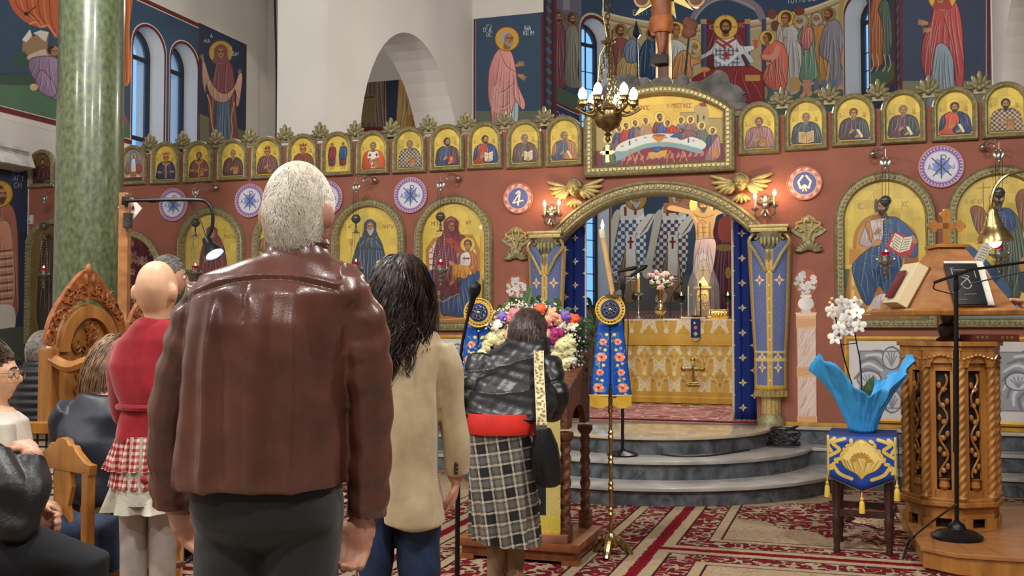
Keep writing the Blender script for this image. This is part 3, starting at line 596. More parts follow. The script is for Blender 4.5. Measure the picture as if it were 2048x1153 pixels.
def bust(P,robe,cloak=None,hair=(70,46,30),beard=0,item=None,hat=None,vest=None,face=0,bcol=None,gaze=0,hx=0,hy=.78,r=.115,seed=0,w=.36):
 """half figure on gold; unit frame: x -.5...5, y 0..1.25 upwards, mapped onto the board"""
 s=(P.a1-P.a0)*1.15;cx=(P.a0+P.a1)/2;P.fn=lambda x,y:(cx+x*s,P.b0+(1.25-y)*s*.98);f=lambda q:[(x,1.25-y)for x,y in q]
 hy=1.25-hy
 P.ring(hx,hy,r*2.05,(158,120,44),.008,.7);P.text('O',-.36,hy-.02,.05,(130,90,40),.008);P.text('AGI',-.36,hy+.05,.05,(130,90,40),.008,.8);P.text('OC',.24,hy+.0,.05,(130,90,40),.008,.8);P.text('NH',.24,hy+.07,.05,(130,90,40),.008,.8)
 b=P.robe(f([(-.12,.66),(-.3,.56),(-.37,.3),(-.36,.08),(0,.06),(.36,.08),(.38,.3),(.3,.55),(.12,.66),(0,.6)]),robe,8,seed,w=.016)
 if cloak:P.robe(f([(.05,.66),(.2,.62),(.32,.54),(.385,.3),(.37,.08),(.02,.08),(-.05,.2),(.1,.4)]),cloak,6,seed+3,w=.016);P.robe(f([(-.1,.66),(-.24,.6),(-.22,.4),(-.3,.2),(-.37,.2),(-.36,.4),(-.3,.56)]),cloak,3,seed+4,w=.014)
 if vest=='cross':
  P.poly(f([(-.16,.62),(.16,.62),(.2,.42),(.06,.4),(.06,.08),(-.06,.08),(-.06,.4),(-.2,.42)]),(224,218,202),clip=b,sm=False)
  for x,y in((-.11,.5),(.12,.5),(0,.32),(0,.16)):P.rect(x-.015,1.25-y-.06,x+.015,1.25-y+.06,(40,34,40));P.rect(x-.05,1.25-y-.015,x+.05,1.25-y+.015,(40,34,40))
 if vest=='check':
  for i in range(14):
   for j in range(10):
    if(i+j)%2:P.rect(-.42+.06*i,1.25-.62+.06*j,-.36+.06*i,1.25-.56+.06*j,(206,190,160),.8,clip=b)
 if vest=='gold':
  for q in([(-.3,.3),(-.2,.3)],[(.2,.3),(.3,.3)],[(0,.6),(0,.1)],[(-.12,.6),(.0,.5),(.12,.6)]):P.line(f(q),(186,130,66),.07,.9,sm=False)
 hc=hair
 P.head(hx,hy,r,hc,beard,face,None,veil=hat[1]if hat and hat[0]in('hood','veil')else None,bcol=bcol)
 if hat and hat[0]=='crown':
  P.poly(f([(hx-r,1.25-hy+r*.7),(hx-r*1.25,1.25-hy+1.7*r),(hx-r*.5,1.25-hy+1.35*r),(hx,1.25-hy+1.9*r),(hx+r*.5,1.25-hy+1.35*r),(hx+r*1.25,1.25-hy+1.7*r),(hx+r,1.25-hy+r*.7)]),hat[1],sm=False);P.line([(hx-r,hy-.75*r),(hx+r,hy-.75*r)],(224,190,110),.02)
 if hat and hat[0]=='mitre':P.ell(hx,hy-r*.9,r*.95,r*.8,hat[1]);P.line([(hx-r,hy-.5*r),(hx+r,hy-.5*r)],(210,170,90),.022);P.line([(hx,hy-1.7*r),(hx,hy-.5*r)],(210,170,90),.016)
 if item=='open':P.poly(f([(-.02,.4),(.1,.36),(.24,.42),(.24,.14),(.1,.09),(-.02,.13)]),(226,214,182),sm=False);P.line(f([(.1,.36),(.1,.09)]),(110,70,40),.014)
 if item=='open':
  for k in range(5):P.line(f([(0,.34-.045*k),(.085,.32-.045*k)]),(90,70,60),.008);P.line(f([(.12,.32-.045*k),(.22,.35-.045*k)]),(90,70,60),.008)
 if item=='openbig':
  P.poly(f([(-.2,.4),(0,.36),(.2,.42),(.2,.1),(0,.06),(-.2,.1)]),(206,176,120),sm=False);P.line(f([(0,.36),(0,.06)]),(110,70,40),.014)
  for k in range(6):P.line(f([(-.17,.35-.045*k),(-.03,.325-.045*k)]),(110,80,60),.01);P.line(f([(.03,.325-.045*k),(.17,.36-.045*k)]),(110,80,60),.01)
 if item=='book':P.poly(f([(.02,.38),(.22,.4),(.24,.14),(.04,.1)]),(164,44,44),sm=False,grad=(.15,.1));P.ell(.13,1.25-.26,.05,.06,(200,150,80))
 if item=='brownbook':P.poly(f([(0,.36),(.2,.36),(.2,.1),(0,.1)]),(150,98,60),sm=False);P.ring(.1,1.25-.23,.05,(200,160,90),.012)
 if item=='scroll':P.poly(f([(.06,.34),(.14,.32),(.24,.12),(.17,.09)]),(222,210,178),sm=False)
 if item=='cross':P.line(f([(.0,.4),(.0,.16)]),(180,120,60),.026);P.line(f([(-.06,.33),(.06,.33)]),(180,120,60),.026)
 if item:P.hand(.07,1.25-.13,.05,-.4);P.hand(-.08,1.25-.26,.05,-.7)
 P.line(f([(-.5,.055),(.5,.055)]),(60,44,30),.02,sm=False);P.fn=None
BR=(104,62,44);DK=(52,46,54)
SMALL=[ # centre u, top v, bottom v, label, painter arguments
(268,291,371,'small icon of a white shrouded figure in a blue oval, next to the green column',None),
(333,284,369,'small icon of a crowned woman in a dark blue mantle with brown cuffs',dict(robe=(44,50,84),hair=(120,70,40),hat=('crown',(176,80,50)),vest='gold',seed=1)),
(399,282,366,'small icon of a dark-bearded man in a brown bishop vestment, third from the green column',dict(robe=(110,62,52),hair=(80,60,46),beard=1.2,vest='gold',item='brownbook',seed=2)),
(467,278,362,'small icon of an old monk in dark brown with a long grey beard',dict(robe=(86,56,44),hair=(140,120,96),beard=2.2,item='brownbook',seed=3)),
(536,273,359,'small icon of a crowned man in mauve brown with a thin cross',dict(robe=(112,70,66),hair=(90,60,40),hat=('mitre',(120,60,44)),item='cross',seed=4)),
(607,268,355,'small icon of a woman with a tall red crown, right above the white-haired head',dict(robe=(122,66,50),hair=(110,60,40),hat=('crown',(150,70,44)),seed=5)),
(676,264,353,'small icon of two full-length standing men, one in red and one in blue','two'),
(747,262,350,'small icon of a bishop in orange with a white stole of black crosses',dict(robe=(196,80,44),hair=(120,100,80),beard=1.1,vest='cross',item='brownbook',seed=7)),
(820,254,347,'small icon of a long-bearded bishop in a black and white vestment',dict(robe=(64,60,60),hair=(120,104,84),beard=2.0,vest='check',item='brownbook',seed=8)),
(895,249,343,'small icon of a short-bearded man in purple and blue with a red book',dict(robe=(58,78,110),cloak=(78,50,66),hair=(66,42,28),beard=.6,item='book',face=.5,seed=9)),
(971,244,339,'small icon of a man in red and deep blue holding an open white book',dict(robe=(170,66,44),cloak=(40,66,112),hair=(72,44,28),beard=.6,item='open',face=.4,seed=10)),
(1050,240,337,'small icon of a grey-bearded man in brown bending over a slanted book',dict(robe=(96,84,74),cloak=(104,70,66),hair=(120,112,100),beard=1.2,item='open',face=.5,seed=11)),
(1129,232,333,'small icon of a grey-haired man in ochre over blue, next to the supper lunette',dict(robe=(72,90,110),cloak=(176,116,70),hair=(120,104,84),beard=.9,item='scroll',face=.6,seed=12)),
(1518,204,309,'small icon of an old man in faded mauve, right beside the supper lunette',dict(robe=(146,104,96),cloak=(160,112,106),hair=(110,80,60),beard=1.2,item='brownbook',seed=13)),
(1612,195,301,'small icon of a bald grey-bearded man in blue grey holding a wide open book',dict(robe=(70,82,88),cloak=(62,72,82),hair=(124,110,92),beard=1.6,item='openbig',seed=14)),
(1707,188,293,'small icon of a beardless young man in dark purple with a raised hand and scroll',dict(robe=(82,60,66),cloak=(66,64,70),hair=(92,58,36),item='scroll',seed=15)),
(1806,180,288,'small icon of a grey-haired man in plum and dark green with a scroll',dict(robe=(100,60,72),cloak=(60,66,66),hair=(130,104,76),beard=1.0,item='scroll',seed=16)),
(1909,174,283,'small icon of a dark-haired man in orange red under a navy mantle',dict(robe=(204,80,48),cloak=(40,52,94),hair=(66,38,26),beard=.5,item='scroll',seed=17)),
(2011,164,277,'small icon of a black-bearded bishop in a brown and cream chequered vestment',dict(robe=(92,62,46),hair=(44,32,28),beard=1.6,vest='check',item='brownbook',seed=18)),
]
IW,IH=.335,.0
SMX=[]
grp='small arched icons along the top of the screen'
def small_icon(x,z0,z1,w,label,art,dark=False):
 t=thing('arched_icon',label,'icon',(x,WS,z0),grp)
 x0,x1=x-w/2,x+w/2
 frame_mesh('arch',x0,x1,z0,z1,[(0,.0),(0,.035),(.012,.055),(.026,.045),(.036,.05),(.05,.03),(.052,.012)],WS,16,parent=t)
 o=.046;P=Pic(x0+o,x1-o,z0+o,z1-o,330,None,GOLDBG if not dark else(110,80,50),int(x*50)%97);P.gold()  # dark: shade painted into the ground colour instead of plain gold
 if art=='two':
  s=P.a1-P.a0;cx=(P.a0+P.a1)/2;P.fn=lambda a,b:(cx+a*s,P.b0+(1.25-b)*s)
  for k,(c1,c2)in enumerate((((124,44,48),(92,60,70)),((44,74,124),(104,60,66)))):
   q=-.22+.44*k;P.robe([(q-.1,.38),(q,.3),(q+.1,.38),(q+.13,.7),(q+.1,1.0),(q-.12,1.0),(q-.14,.7)],c2,4,k,w=.014);P.robe([(q-.12,.36),(q,.3),(q+.14,.36),(q+.16,.62),(q+.06,.8),(q-.16,.74)],c1,5,k+3,w=.014);P.head(q,.24,.055,(66,42,28),0,0,None);P.ring(q,.24,.1,(158,120,44),.008,.7)
   for d in(-.05,.05):P.poly([(q+d-.02,1.0),(q+d+.02,1.0),(q+d+.03,1.14),(q+d-.03,1.14)],(176,128,84),sm=False)
  P.fn=None
 elif art is None:
  s=P.a1-P.a0;cx=(P.a0+P.a1)/2;P.A[:]=np.array((160,134,110))/255;P.fn=lambda a,b:(cx+a*s,P.b0+(1.25-b)*s)
  P.ell(0,.38,.22,.36,(96,122,160));P.robe([(-.08,.4),(0,.3),(.08,.4),(.12,.8),(0,.9),(-.12,.8)],(226,222,212),5,1,w=.014);P.head(0,.26,.06,(90,60,44),.6,0,(220,180,100))
  for sg in(-1,1):P.robe([(sg*.12,.62),(sg*.3,.56),(sg*.42,.8),(sg*.3,.95),(sg*.14,.9)],(150,70,54)if sg>0 else(120,96,80),4,4,w=.014);P.head(sg*.27,.5,.05,(120,100,90),.6,-sg);P.poly([(sg*.1,.95),(sg*.44,1.1),(sg*.4,1.18),(sg*.04,1.02)],(210,190,160),sm=False)
  P.rect(-.5,1.08,.5,1.3,(52,40,34),.8);P.poly([(-.1,.86),(.1,.86),(.16,1.05),(-.16,1.05)],(166,92,60),sm=False);P.fn=None
 else:bust(P,**art)
 P.noise(.03)
 panelY('painting',P,P.mat('icon_painting',.55),WS-.012,outl('arch',x0,x1,z0,z1,o,16),t)
 return t
for u,vt,vb,lab,art in SMALL:
 x=SX(u,(vt+vb)/2);z0=SZ(u,vb);z1=SZ(u,vt);w=.40;SMX.append((x,z0,z1))
 small_icon(x,z0,z1,w,lab,art)
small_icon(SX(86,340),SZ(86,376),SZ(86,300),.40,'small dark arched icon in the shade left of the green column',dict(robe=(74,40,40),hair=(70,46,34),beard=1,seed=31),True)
# gilded leaf finials between the icons
def finial_mesh():
 g=G()
 def leaf(x,z,ln,wd,a,d=.03):g.ball((x+sin(a)*ln/2,-d,z+cos(a)*ln/2),(wd/2,d*.8,ln/2),8,6,Matrix.Rotation(a,3,'Y'))
 leaf(0,.02,.14,.05,0,.05)
 for s in(-1,1):
  leaf(s*.01,.02,.115,.045,s*.5,.04);leaf(s*.02,.01,.1,.045,s*1.0,.038);leaf(s*.035,0,.095,.04,s*1.45,.034);leaf(s*.05,-.02,.07,.035,s*1.9,.03)
  g.ball((s*.06,-.04,.045),(.022,.022,.022),8,6);g.ball((s*.03,-.05,.015),(.02,.02,.02),8,6)
 g.ball((0,-.05,.0),(.03,.03,.03),8,6);g.box(-.08,.08,-.03,.0,-.05,-.01);return g
fin0=None
pairs=[(SMX[i],SMX[i+1])for i in range(12)]+[(SMX[i],SMX[i+1])for i in range(13,18)]
fin_names=['between the shrouded figure and crowned woman icons','between the crowned woman and brown bishop icons','between the brown bishop and old monk icons','between the old monk and crowned man icons','above the left edge of the white-haired head','above the right edge of the white-haired head','between the two standing men and orange bishop icons','between the orange bishop and black and white bishop icons','between the black and white bishop and red book icons','between the red book and open white book icons','between the open white book and slanted book icons','between the slanted book and ochre robe icons',
'between the mauve robe and wide book icons','between the wide book and beardless youth icons','between the beardless youth and plum robe icons','between the plum robe and orange red robe icons','between the orange red robe and chequered bishop icons']
for((xa_,_,za),(xb_,_,zb_)),nm in zip(pairs,fin_names):
 if fin0 is None:fin0=o=finial_mesh().build('leaf_finial',GILT)
 else:o=fin0.copy();COL.objects.link(o)
 o.location=((xa_+xb_)/2,WS+.03,(za+zb_)/2-.035)
 tag(o,'gilded leaf finial '+nm,'ornament','leaf finials on top of the icon screen')

# ---- large icons
def big_icon(label,u0,u1,vt,vb,paint,bg=GOLDBG,w=.9,coat=.5,cap=None,x=None,ppm=240,rough=.35):
 x=SX((u0+u1)/2,500)if x is None else x;uc=(u0+u1)/2;z0=SZ(uc,vb);z1=SZ(uc,vt);x0,x1=x-w/2,x+w/2
 t=thing('large_icon',label,'icon',(x,WS,z0),'large arched icons of the screen')
 frame_mesh('arch',x0,x1,z0,z1,[(0,0),(0,.04),(.01,.06),(.022,.05),(.03,.056),(.072,.056),(.08,.065),(.092,.03),(.094,.014)],WS,28,parent=t)
 g=G()
 for p,d in along(outl('arch',x0,x1,z0,z1,.051,28),.042):g.ball((p.x,WS-.058,p.y),(.015,.014,.015),6,4)
 stuff(g.build('beading',GILT,t))
 o=.088;P=Pic(x0+o,x1-o,z0+o,z1-o,ppm,fs,bg,int(abs(x)*31));P.gold(None,.035);paint(P);P.noise(.02)
 panelY('painting',P,P.mat('large_icon_painting',rough,coat),WS-.013,outl('arch',x0,x1,z0,z1,o,28),t);return t
def throne_woman(P):
 P.poly([(840,560),(973,560),(973,660),(840,660)],(70,96,66),sm=False)
 P.poly([(852,500),(866,478),(900,468),(946,470),(960,500),(962,552),(966,560),(962,644),(856,644),(858,560),(852,552)],(170,116,46),sm=False);P.poly([(858,504),(876,478),(938,474),(952,504),(950,548),(860,548)],(202,192,176),sm=False)
 for k in range(5):P.ring(861+k,500+12*k,6,(130,60,50),1.4,.8,12)
 P.poly([(858,560),(872,556),(880,640),(858,642)],(184,132,44),sm=False);P.rect(862,602,868,636,(222,176,70));P.rect(876,590,882,636,(120,66,36));P.poly([(884,634),(944,628),(952,646),(882,648)],(164,104,46),sm=False);P.line([(884,640),(950,636)],(214,160,80),2)
 P.poly([(858,546),(866,540),(880,546),(882,560),(866,564)],(40,70,124));P.poly([(944,548),(956,542),(962,552),(954,564),(944,562)],(40,70,124))
 P.robe([(884,560),(900,548),(930,552),(948,556),(944,590),(936,620),(926,634),(900,632),(884,628),(882,590)],(44,66,104),9,3,w=1.4)
 P.robe([(896,470),(878,476),(870,500),(866,540),(868,586),(880,580),(888,596),(904,590),(920,588),(920,560),(932,540),(942,520),(940,490),(930,474),(912,468)],(106,40,50),10,4,w=1.5,folds=[[(880,500),(884,540),(900,570)],[(900,480),(920,500),(926,530)],[(874,520),(880,555)]])
 P.poly([(890,478),(902,474),(924,500),(920,508)],(170,66,50),.8);P.line([(870,590),(886,604),(904,594),(919,588)],(206,160,80),1.2)
 P.robe([(906,534),(920,528),(940,530),(938,548),(930,558),(916,556),(908,568),(902,566)],(186,122,44),6,2,w=1.2);P.robe([(930,508),(944,502),(954,520),(952,548),(944,546),(938,530)],(168,96,44),4,1,w=1.2);P.robe([(922,510),(936,504),(942,520),(938,532),(922,530)],(206,200,190),3,1,w=1);P.rect(926,516,940,519,(120,40,44))
 P.head(936,490,8.5,(84,54,36),0,-.1,(216,174,66),hr=1.75);P.ring(912,440,27,(172,130,52),.9,.8)
 P.head(903,452,13.5,(120,46,54),0,.25,None,veil=(112,42,52));P.ell(903,449,10,12,(166,122,80));P.head(903.5,453,10,(120,46,54),0,.2,None,veil=(112,42,52),skin=(158,118,76));P.hand(902,526,5,.7);P.hand(946,534,4,2.4);P.hand(916,512,3.5,-1.2);P.poly([(902,564),(908,562),(904,570),(898,570)],(176,120,70))
 P.text('MP',864,444,8,(120,76,40),1,.8);P.text('FY',932,442,8,(120,76,40),1,.8);P.line([(962,470),(962,600)],(200,150,50),4,sm=False);P.rect(959,462,965,472,(216,176,90));P.ell(962,455,3,5,(250,236,200))
def monk(P):
 P.poly([(660,590),(820,590),(820,670),(660,670)],(84,96,60),sm=False)
 P.robe([(740,466),(722,476),(712,500),(704,530),(702,560),(716,556),(720,640),(764,640),(766,560),(774,546),(770,510),(762,482),(750,466)],(46,62,84),11,3,w=1.5,folds=[[(730,480),(726,520),(730,560)],[(752,480),(758,520),(750,560)]])
 P.robe([(722,484),(740,474),(758,484),(764,500),(742,496),(716,500)],(58,74,92),4,2);P.ring(742,448,30,(170,130,54),.9,.7);P.head(741,454,11,(60,74,92),1.2,.1,None,veil=(52,66,86),bcol=(180,176,164));P.text('ANTW',766,450,7,(140,96,50),.9,.8);P.text('O AG',688,450,7,(140,96,50),.9,.8);P.hand(704,488,5,-1.5);P.poly([(752,524),(768,516),(776,530),(760,536)],(210,190,150),sm=False)
def redmary(P):
 P.poly([(360,540),(492,540),(492,700),(360,700)],(90,100,70),sm=False)
 P.robe([(426,462),(412,478),(402,510),(398,560),(396,640),(460,640),(456,560),(452,510),(442,478)],(116,40,44),10,2,w=1.5);P.ring(426,464,26,(170,130,54),.9,.7);P.head(425,466,10,(120,44,46),0,0,None,veil=(124,44,46));P.text('H AG',384,470,7,(140,96,50),.9,.8);P.text('MAPIA',450,470,7,(140,96,50),.9,.8);P.hand(414,520,5,-1.2)
def martyr(P):
 P.robe([(576,480),(556,500),(544,560),(544,660),(610,660),(606,560),(598,500)],(130,60,50),8,3);P.ring(576,462,28,(170,130,54),.9);P.head(576,462,11,(70,46,34),.5,0)
 P.robe([(518,486),(530,476),(540,482),(536,500),(524,504)],(150,100,60),3,2)
def enthroned(P):
 P.poly([(1680,538),(1716,538),(1716,640),(1680,640)],(76,108,84),sm=False);P.poly([(1790,560),(1860,560),(1860,645),(1790,645)],(76,108,84),sm=False)
 P.poly([(1706,530),(1706,480),(1716,452),(1734,434),(1758,430),(1790,436),(1822,454),(1834,480),(1836,540),(1836,640),(1700,640),(1698,545)],(170,116,50));P.poly([(1712,500),(1718,464),(1736,444),(1762,438),(1796,444),(1824,468),(1828,500),(1828,540),(1712,540)],(196,140,66));P.rect(1698,498,1722,530,(186,130,56));P.rect(1700,534,1720,640,(196,146,70));P.rect(1703,540,1709,572,(226,184,100));P.rect(1703,580,1709,630,(226,184,100));P.rect(1808,500,1836,536,(150,92,44));P.rect(1812,540,1836,640,(160,104,50))
 P.poly([(1704,628),(1800,624),(1800,646),(1704,646)],(150,92,52),sm=False);P.line([(1706,630),(1800,626)],(210,160,90),2)
 P.robe([(1744,440),(1730,452),(1720,478),(1720,490),(1740,494),(1752,480),(1770,480),(1776,440)],(198,178,176),7,2,w=1.3);P.robe([(1730,450),(1738,444),(1744,470),(1742,486),(1736,470)],(190,128,52),2,1)
 P.robe([(1738,604),(1760,588),(1790,592),(1790,606),(1768,618),(1740,618)],(204,186,190),5,2,w=1.2)
 P.robe([(1766,442),(1784,434),(1800,440),(1822,462),(1834,478),(1834,506),(1826,516),(1806,514),(1800,560),(1796,586),(1772,588),(1756,572),(1740,608),(1728,604),(1712,570),(1704,536),(1716,516),(1740,496),(1760,490),(1766,470)],(48,80,122),12,4,w=1.6,folds=[[(1712,530),(1730,550),(1734,590)],[(1720,520),(1748,536),(1750,570)],[(1736,508),(1770,520),(1780,570)],[(1790,450),(1800,480),(1818,500)],[(1776,450),(1780,480),(1770,510)],[(1712,556),(1724,580),(1730,600)]])
 P.poly([(1770,494),(1786,462),(1834,480),(1822,510),(1800,514)],(176,52,60),sm=False);P.poly([(1778,492),(1790,466),(1806,476),(1826,472),(1818,500),(1798,506)],(228,220,190),sm=False);P.line([(1806,476),(1798,506)],(120,90,60),1)
 for k in range(5):P.line([(1790-1.4*k,472+5*k),(1801-1.4*k,480+5*k)],(70,66,60),1.1);P.line([(1808-1.4*k,480+5*k),(1820-1.4*k,478+5*k)],(70,66,60),1.1)
 P.hand(1826,476,6,1.2);P.hand(1752,466,6,-.7);P.ring(1770,412,34,(178,140,56),.9,.7);P.head(1764,414,13.5,(66,44,32),.8,-.15,None);P.ell(1752,412,4,14,(66,44,32),.8);P.text('IC',1714,408,10,(150,104,50),1.1);P.text('XC',1802,404,10,(150,104,50),1.1)
 P.poly([(1738,612),(1748,606),(1756,608),(1744,620),(1732,624)],(198,176,150));P.poly([(1762,604),(1770,600),(1774,614),(1772,624),(1762,624)],(176,130,70))
def winged(P):
 P.poly([(1900,600),(2060,600),(2060,660),(1900,660)],(116,140,156),sm=False);P.ring(1996,392,34,(178,140,56),.9,.7)
 for k in range(3):P.line([(1966,366),(1966,430)],(120,86,50),1.2,sm=False)
 P.line([(1952,377),(1980,375)],(120,86,50),1.2,sm=False);P.text('O AGIO',1930,400,8,(150,104,50),1,.8)
 for q,c in(([(1940,420),(1950,412),(1966,418),(1976,440),(1978,470),(1966,478),(1950,456)],1),([(2030,400),(2036,384),(2050,382),(2066,420),(2070,480),(2050,470),(2038,440)],1)):
  r=P.robe(q,(128,76,42),6,2,w=1.6)
 P.robe([(1990,440),(2000,420),(2026,424),(2040,450),(2048,500),(2046,560),(2030,610),(2000,600),(1986,560),(1994,500)],(72,84,68),10,5,w=1.7,folds=[[(2010,450),(2020,500),(2010,560)],[(2030,460),(2036,520),(2026,580)]])
 P.robe([(1986,430),(1996,418),(2022,420),(2030,450),(2016,464),(1996,456)],(44,70,116),4,3);P.poly([(1930,490),(1950,498),(1990,540),(2020,580),(2010,600),(1970,570),(1940,520)],(62,88,122));P.poly([(1944,524),(1966,486),(1984,492),(1962,534)],(206,200,182),sm=False)
 for k in range(7):P.line([(1950+2.6*k,524-5*k),(1962+2.6*k,528-5*k)],(80,76,70),1)
 P.head(1996,396,14,(60,44,34),1,.3);P.ell(1982,402,4,14,(60,44,34));P.poly([(2040,520),(2060,510),(2060,545),(2040,545)],(186,140,70));P.poly([(2036,552),(2060,548),(2060,584),(2040,582)],(54,70,72))
big_icon('large arched icon of an enthroned woman in dark red with a child on her knee',829,986,391,662,throne_woman)
big_icon('large arched icon of a hooded old monk in dark blue',664,813,398,668,monk)
big_icon('large arched icon mostly hidden behind the white-haired man in leather',508,645,405,672,martyr)
big_icon('large arched icon of a red-veiled woman behind the blue-lit reading lamp',355,493,414,680,redmary)
big_icon('large arched icon of an enthroned bearded man in blue with an open red book',1667,1872,344,657,enthroned)
big_icon('large arched icon of a winged man in green behind the brass reading lamp',1893,2106,331,656,winged)
big_icon('large arched icon in deep shade left of the green column',60,160,436,690,lambda P:P.robe([(100,470),(84,500),(78,560),(80,660),(130,660),(124,520)],(66,60,48),6,2),bg=(112,92,58),coat=.1)  # its deep shade is painted into the ground and robe colours
# ---- arched side door with a floral curtain
x0,x1=SX(190,500),SX(327,500);zt_=SZ(257,462)
t=thing('curtained_doorway','arched side doorway hung with a dark red floral curtain, beside the wooden post','doorway',((x0+x1)/2,WS,BASE))
frame_mesh('arch',x0,x1,BASE,zt_,[(0,0),(0,.05),(.02,.07),(.06,.07),(.09,.03),(.095,.01)],WS,24,parent=t)
P=Pic(x0,x1,BASE,zt_,190,None,(70,20,32),4);rg=np.random.RandomState(4)
for k in range(110):
 a,b,r=rg.uniform(x0,x1),rg.uniform(BASE,zt_),rg.uniform(.05,.1)
 c=[(150,120,100),(120,84,74),(92,34,40)][k%3]
 for j in range(6):P.ell(a+r*.55*cos(j*1.05),b+r*.55*sin(j*1.05),r*.42,r*.22,[q*(.8+.05*j)for q in c],.9,j*1.05,12)
 P.ell(a,b,r*.25,None,(96,60,50))
W_=[[(x,WS-.004-.012*sin(40*x),z)for x in np.linspace(x0+.09,x1-.09,50)]for z in(BASE,zt_-.8)]
V,UV,F_=[],[],[]
xs=np.linspace(x0+.09,x1-.09,60);R_=(x1-x0)/2-.09;xc=(x0+x1)/2
for x in xs:
 zt2=zt_-.09-R_+sqrt(max(0,R_*R_-(x-xc)**2))
 for z in(BASE,zt2):V.append((x,WS-.012-.009*sin(38*x),z));UV.append(((x-P.a0)/(P.a1-P.a0),(z-P.b0)/(P.b1-P.b0)))
for i in range(59):F_.append((2*i,2*i+2,2*i+3,2*i+1))
uvmesh('curtain',V,F_,UV,P.mat('floral_curtain',.8),t,True)
# ---- round medallions
def medallion(u,v,r,kind,label,group=None):
 x,z=fs(u,v);t=thing('round_medallion',label,'medallion',(x,WS,z),group)
 P=Pic(x-r,x+r,z-r,z+r,330,lambda a,b:(x+a*r,z-b*r),(206,204,214),3)
 if kind=='chi':
  P.ell(0,0,.98,None,(104,92,160));
  for k in range(36):a=2*pi*k/36;P.ell(.9*cos(a),.9*sin(a),.06,.045,(210,176,190),rot=a,n=8)
  P.ell(0,0,.8,None,(196,152,170));P.ell(0,0,.74,None,(206,206,216));P.ell(0,0,.36,None,(112,132,190))
  for k in range(9):a=2*pi*k/9;P.ell(.33*cos(a),.33*sin(a),.12,.08,(132,148,200),rot=a,n=10)
  for q in([(-.42,-.44),(.44,.44)],[(.38,-.4),(-.36,.44)],[(0,-.56),(0,.56)]):P.line(q,(70,62,70),.05,sm=False)
  P.line([(0,-.55),(.16,-.56),(.22,-.46),(.16,-.36),(0,-.36)],(92,88,110),.045);P.text('A',-.6,-.12,.24,(110,104,130),.035);P.line([(.36,-.06),(.32,.06),(.4,.12),(.46,.02),(.52,.12),(.6,.06),(.56,-.06)],(110,104,130),.035)
 else:
  P.ell(0,0,.99,None,(206,150,130))
  for k in range(22):a=2*pi*k/22;P.ell(.86*cos(a),.86*sin(a),.13,.06,(226,190,172)if k%2 else(190,110,92),rot=a+.7,n=10)
  P.ell(0,0,.72,None,(214,186,178));P.ell(0,0,.66,None,(96,104,160));P.ring(0,0,.66,(70,64,110),.03)
  if kind=='alpha':
   for c,w in(((80,70,110),.19),((232,226,206),.13)):P.line([(-.12,-.32),(.06,-.46),(.12,-.3),(.06,.1),(0,.44)],c,w);P.line([(.08,-.3),(-.2,.1),(-.34,.3),(0,.22),(.34,.16)],c,w*.8)
  else:
   for c,w in(((80,70,110),.2),((232,226,206),.14)):P.line([(-.1,-.44),(-.36,-.1),(-.24,.3),(0,.12),(.24,.3),(.36,-.1),(.1,-.44)],c,w,sm=False);P.line([(-.1,.46),(0,.12),(.1,.46)],c,w*.7,sm=False)
 P.fn=None;P.noise(.02)
 cyl=[(x+r*cos(a),z+r*sin(a))for a in np.arange(40)*2*pi/40]
 panelY('painted_disc',P,P.mat('medallion_painting',.6),WS-.02,cyl,t,.02)
 g=G();g.tube([(a,WS-.018,b)for a,b in cyl],.009,6,closed=True);g.build('rim',mat('rim_'+kind,(200,150,160)if kind=='chi' else(190,110,90),.6),t)
 return t
gm='lilac monogram medallions'
medallion(348,410,.19,'chi','lilac monogram medallion behind the black lamp arm',gm);medallion(501,402,.19,'chi','lilac monogram medallion just left of the white-haired head',gm);medallion(655,397,.19,'chi','lilac monogram medallion half hidden behind the white-haired head',gm)
medallion(822,391,.19,'chi','lilac monogram medallion between the monk icon and enthroned woman icon',gm);medallion(1882,334,.19,'chi','lilac monogram medallion between the enthroned man and winged man icons',gm)
medallion(1037,397,.16,'alpha','pink-rimmed blue medallion with a white alpha, left of the arch');medallion(1609,367,.16,'omega','pink-rimmed blue medallion with a white omega, right of the arch')
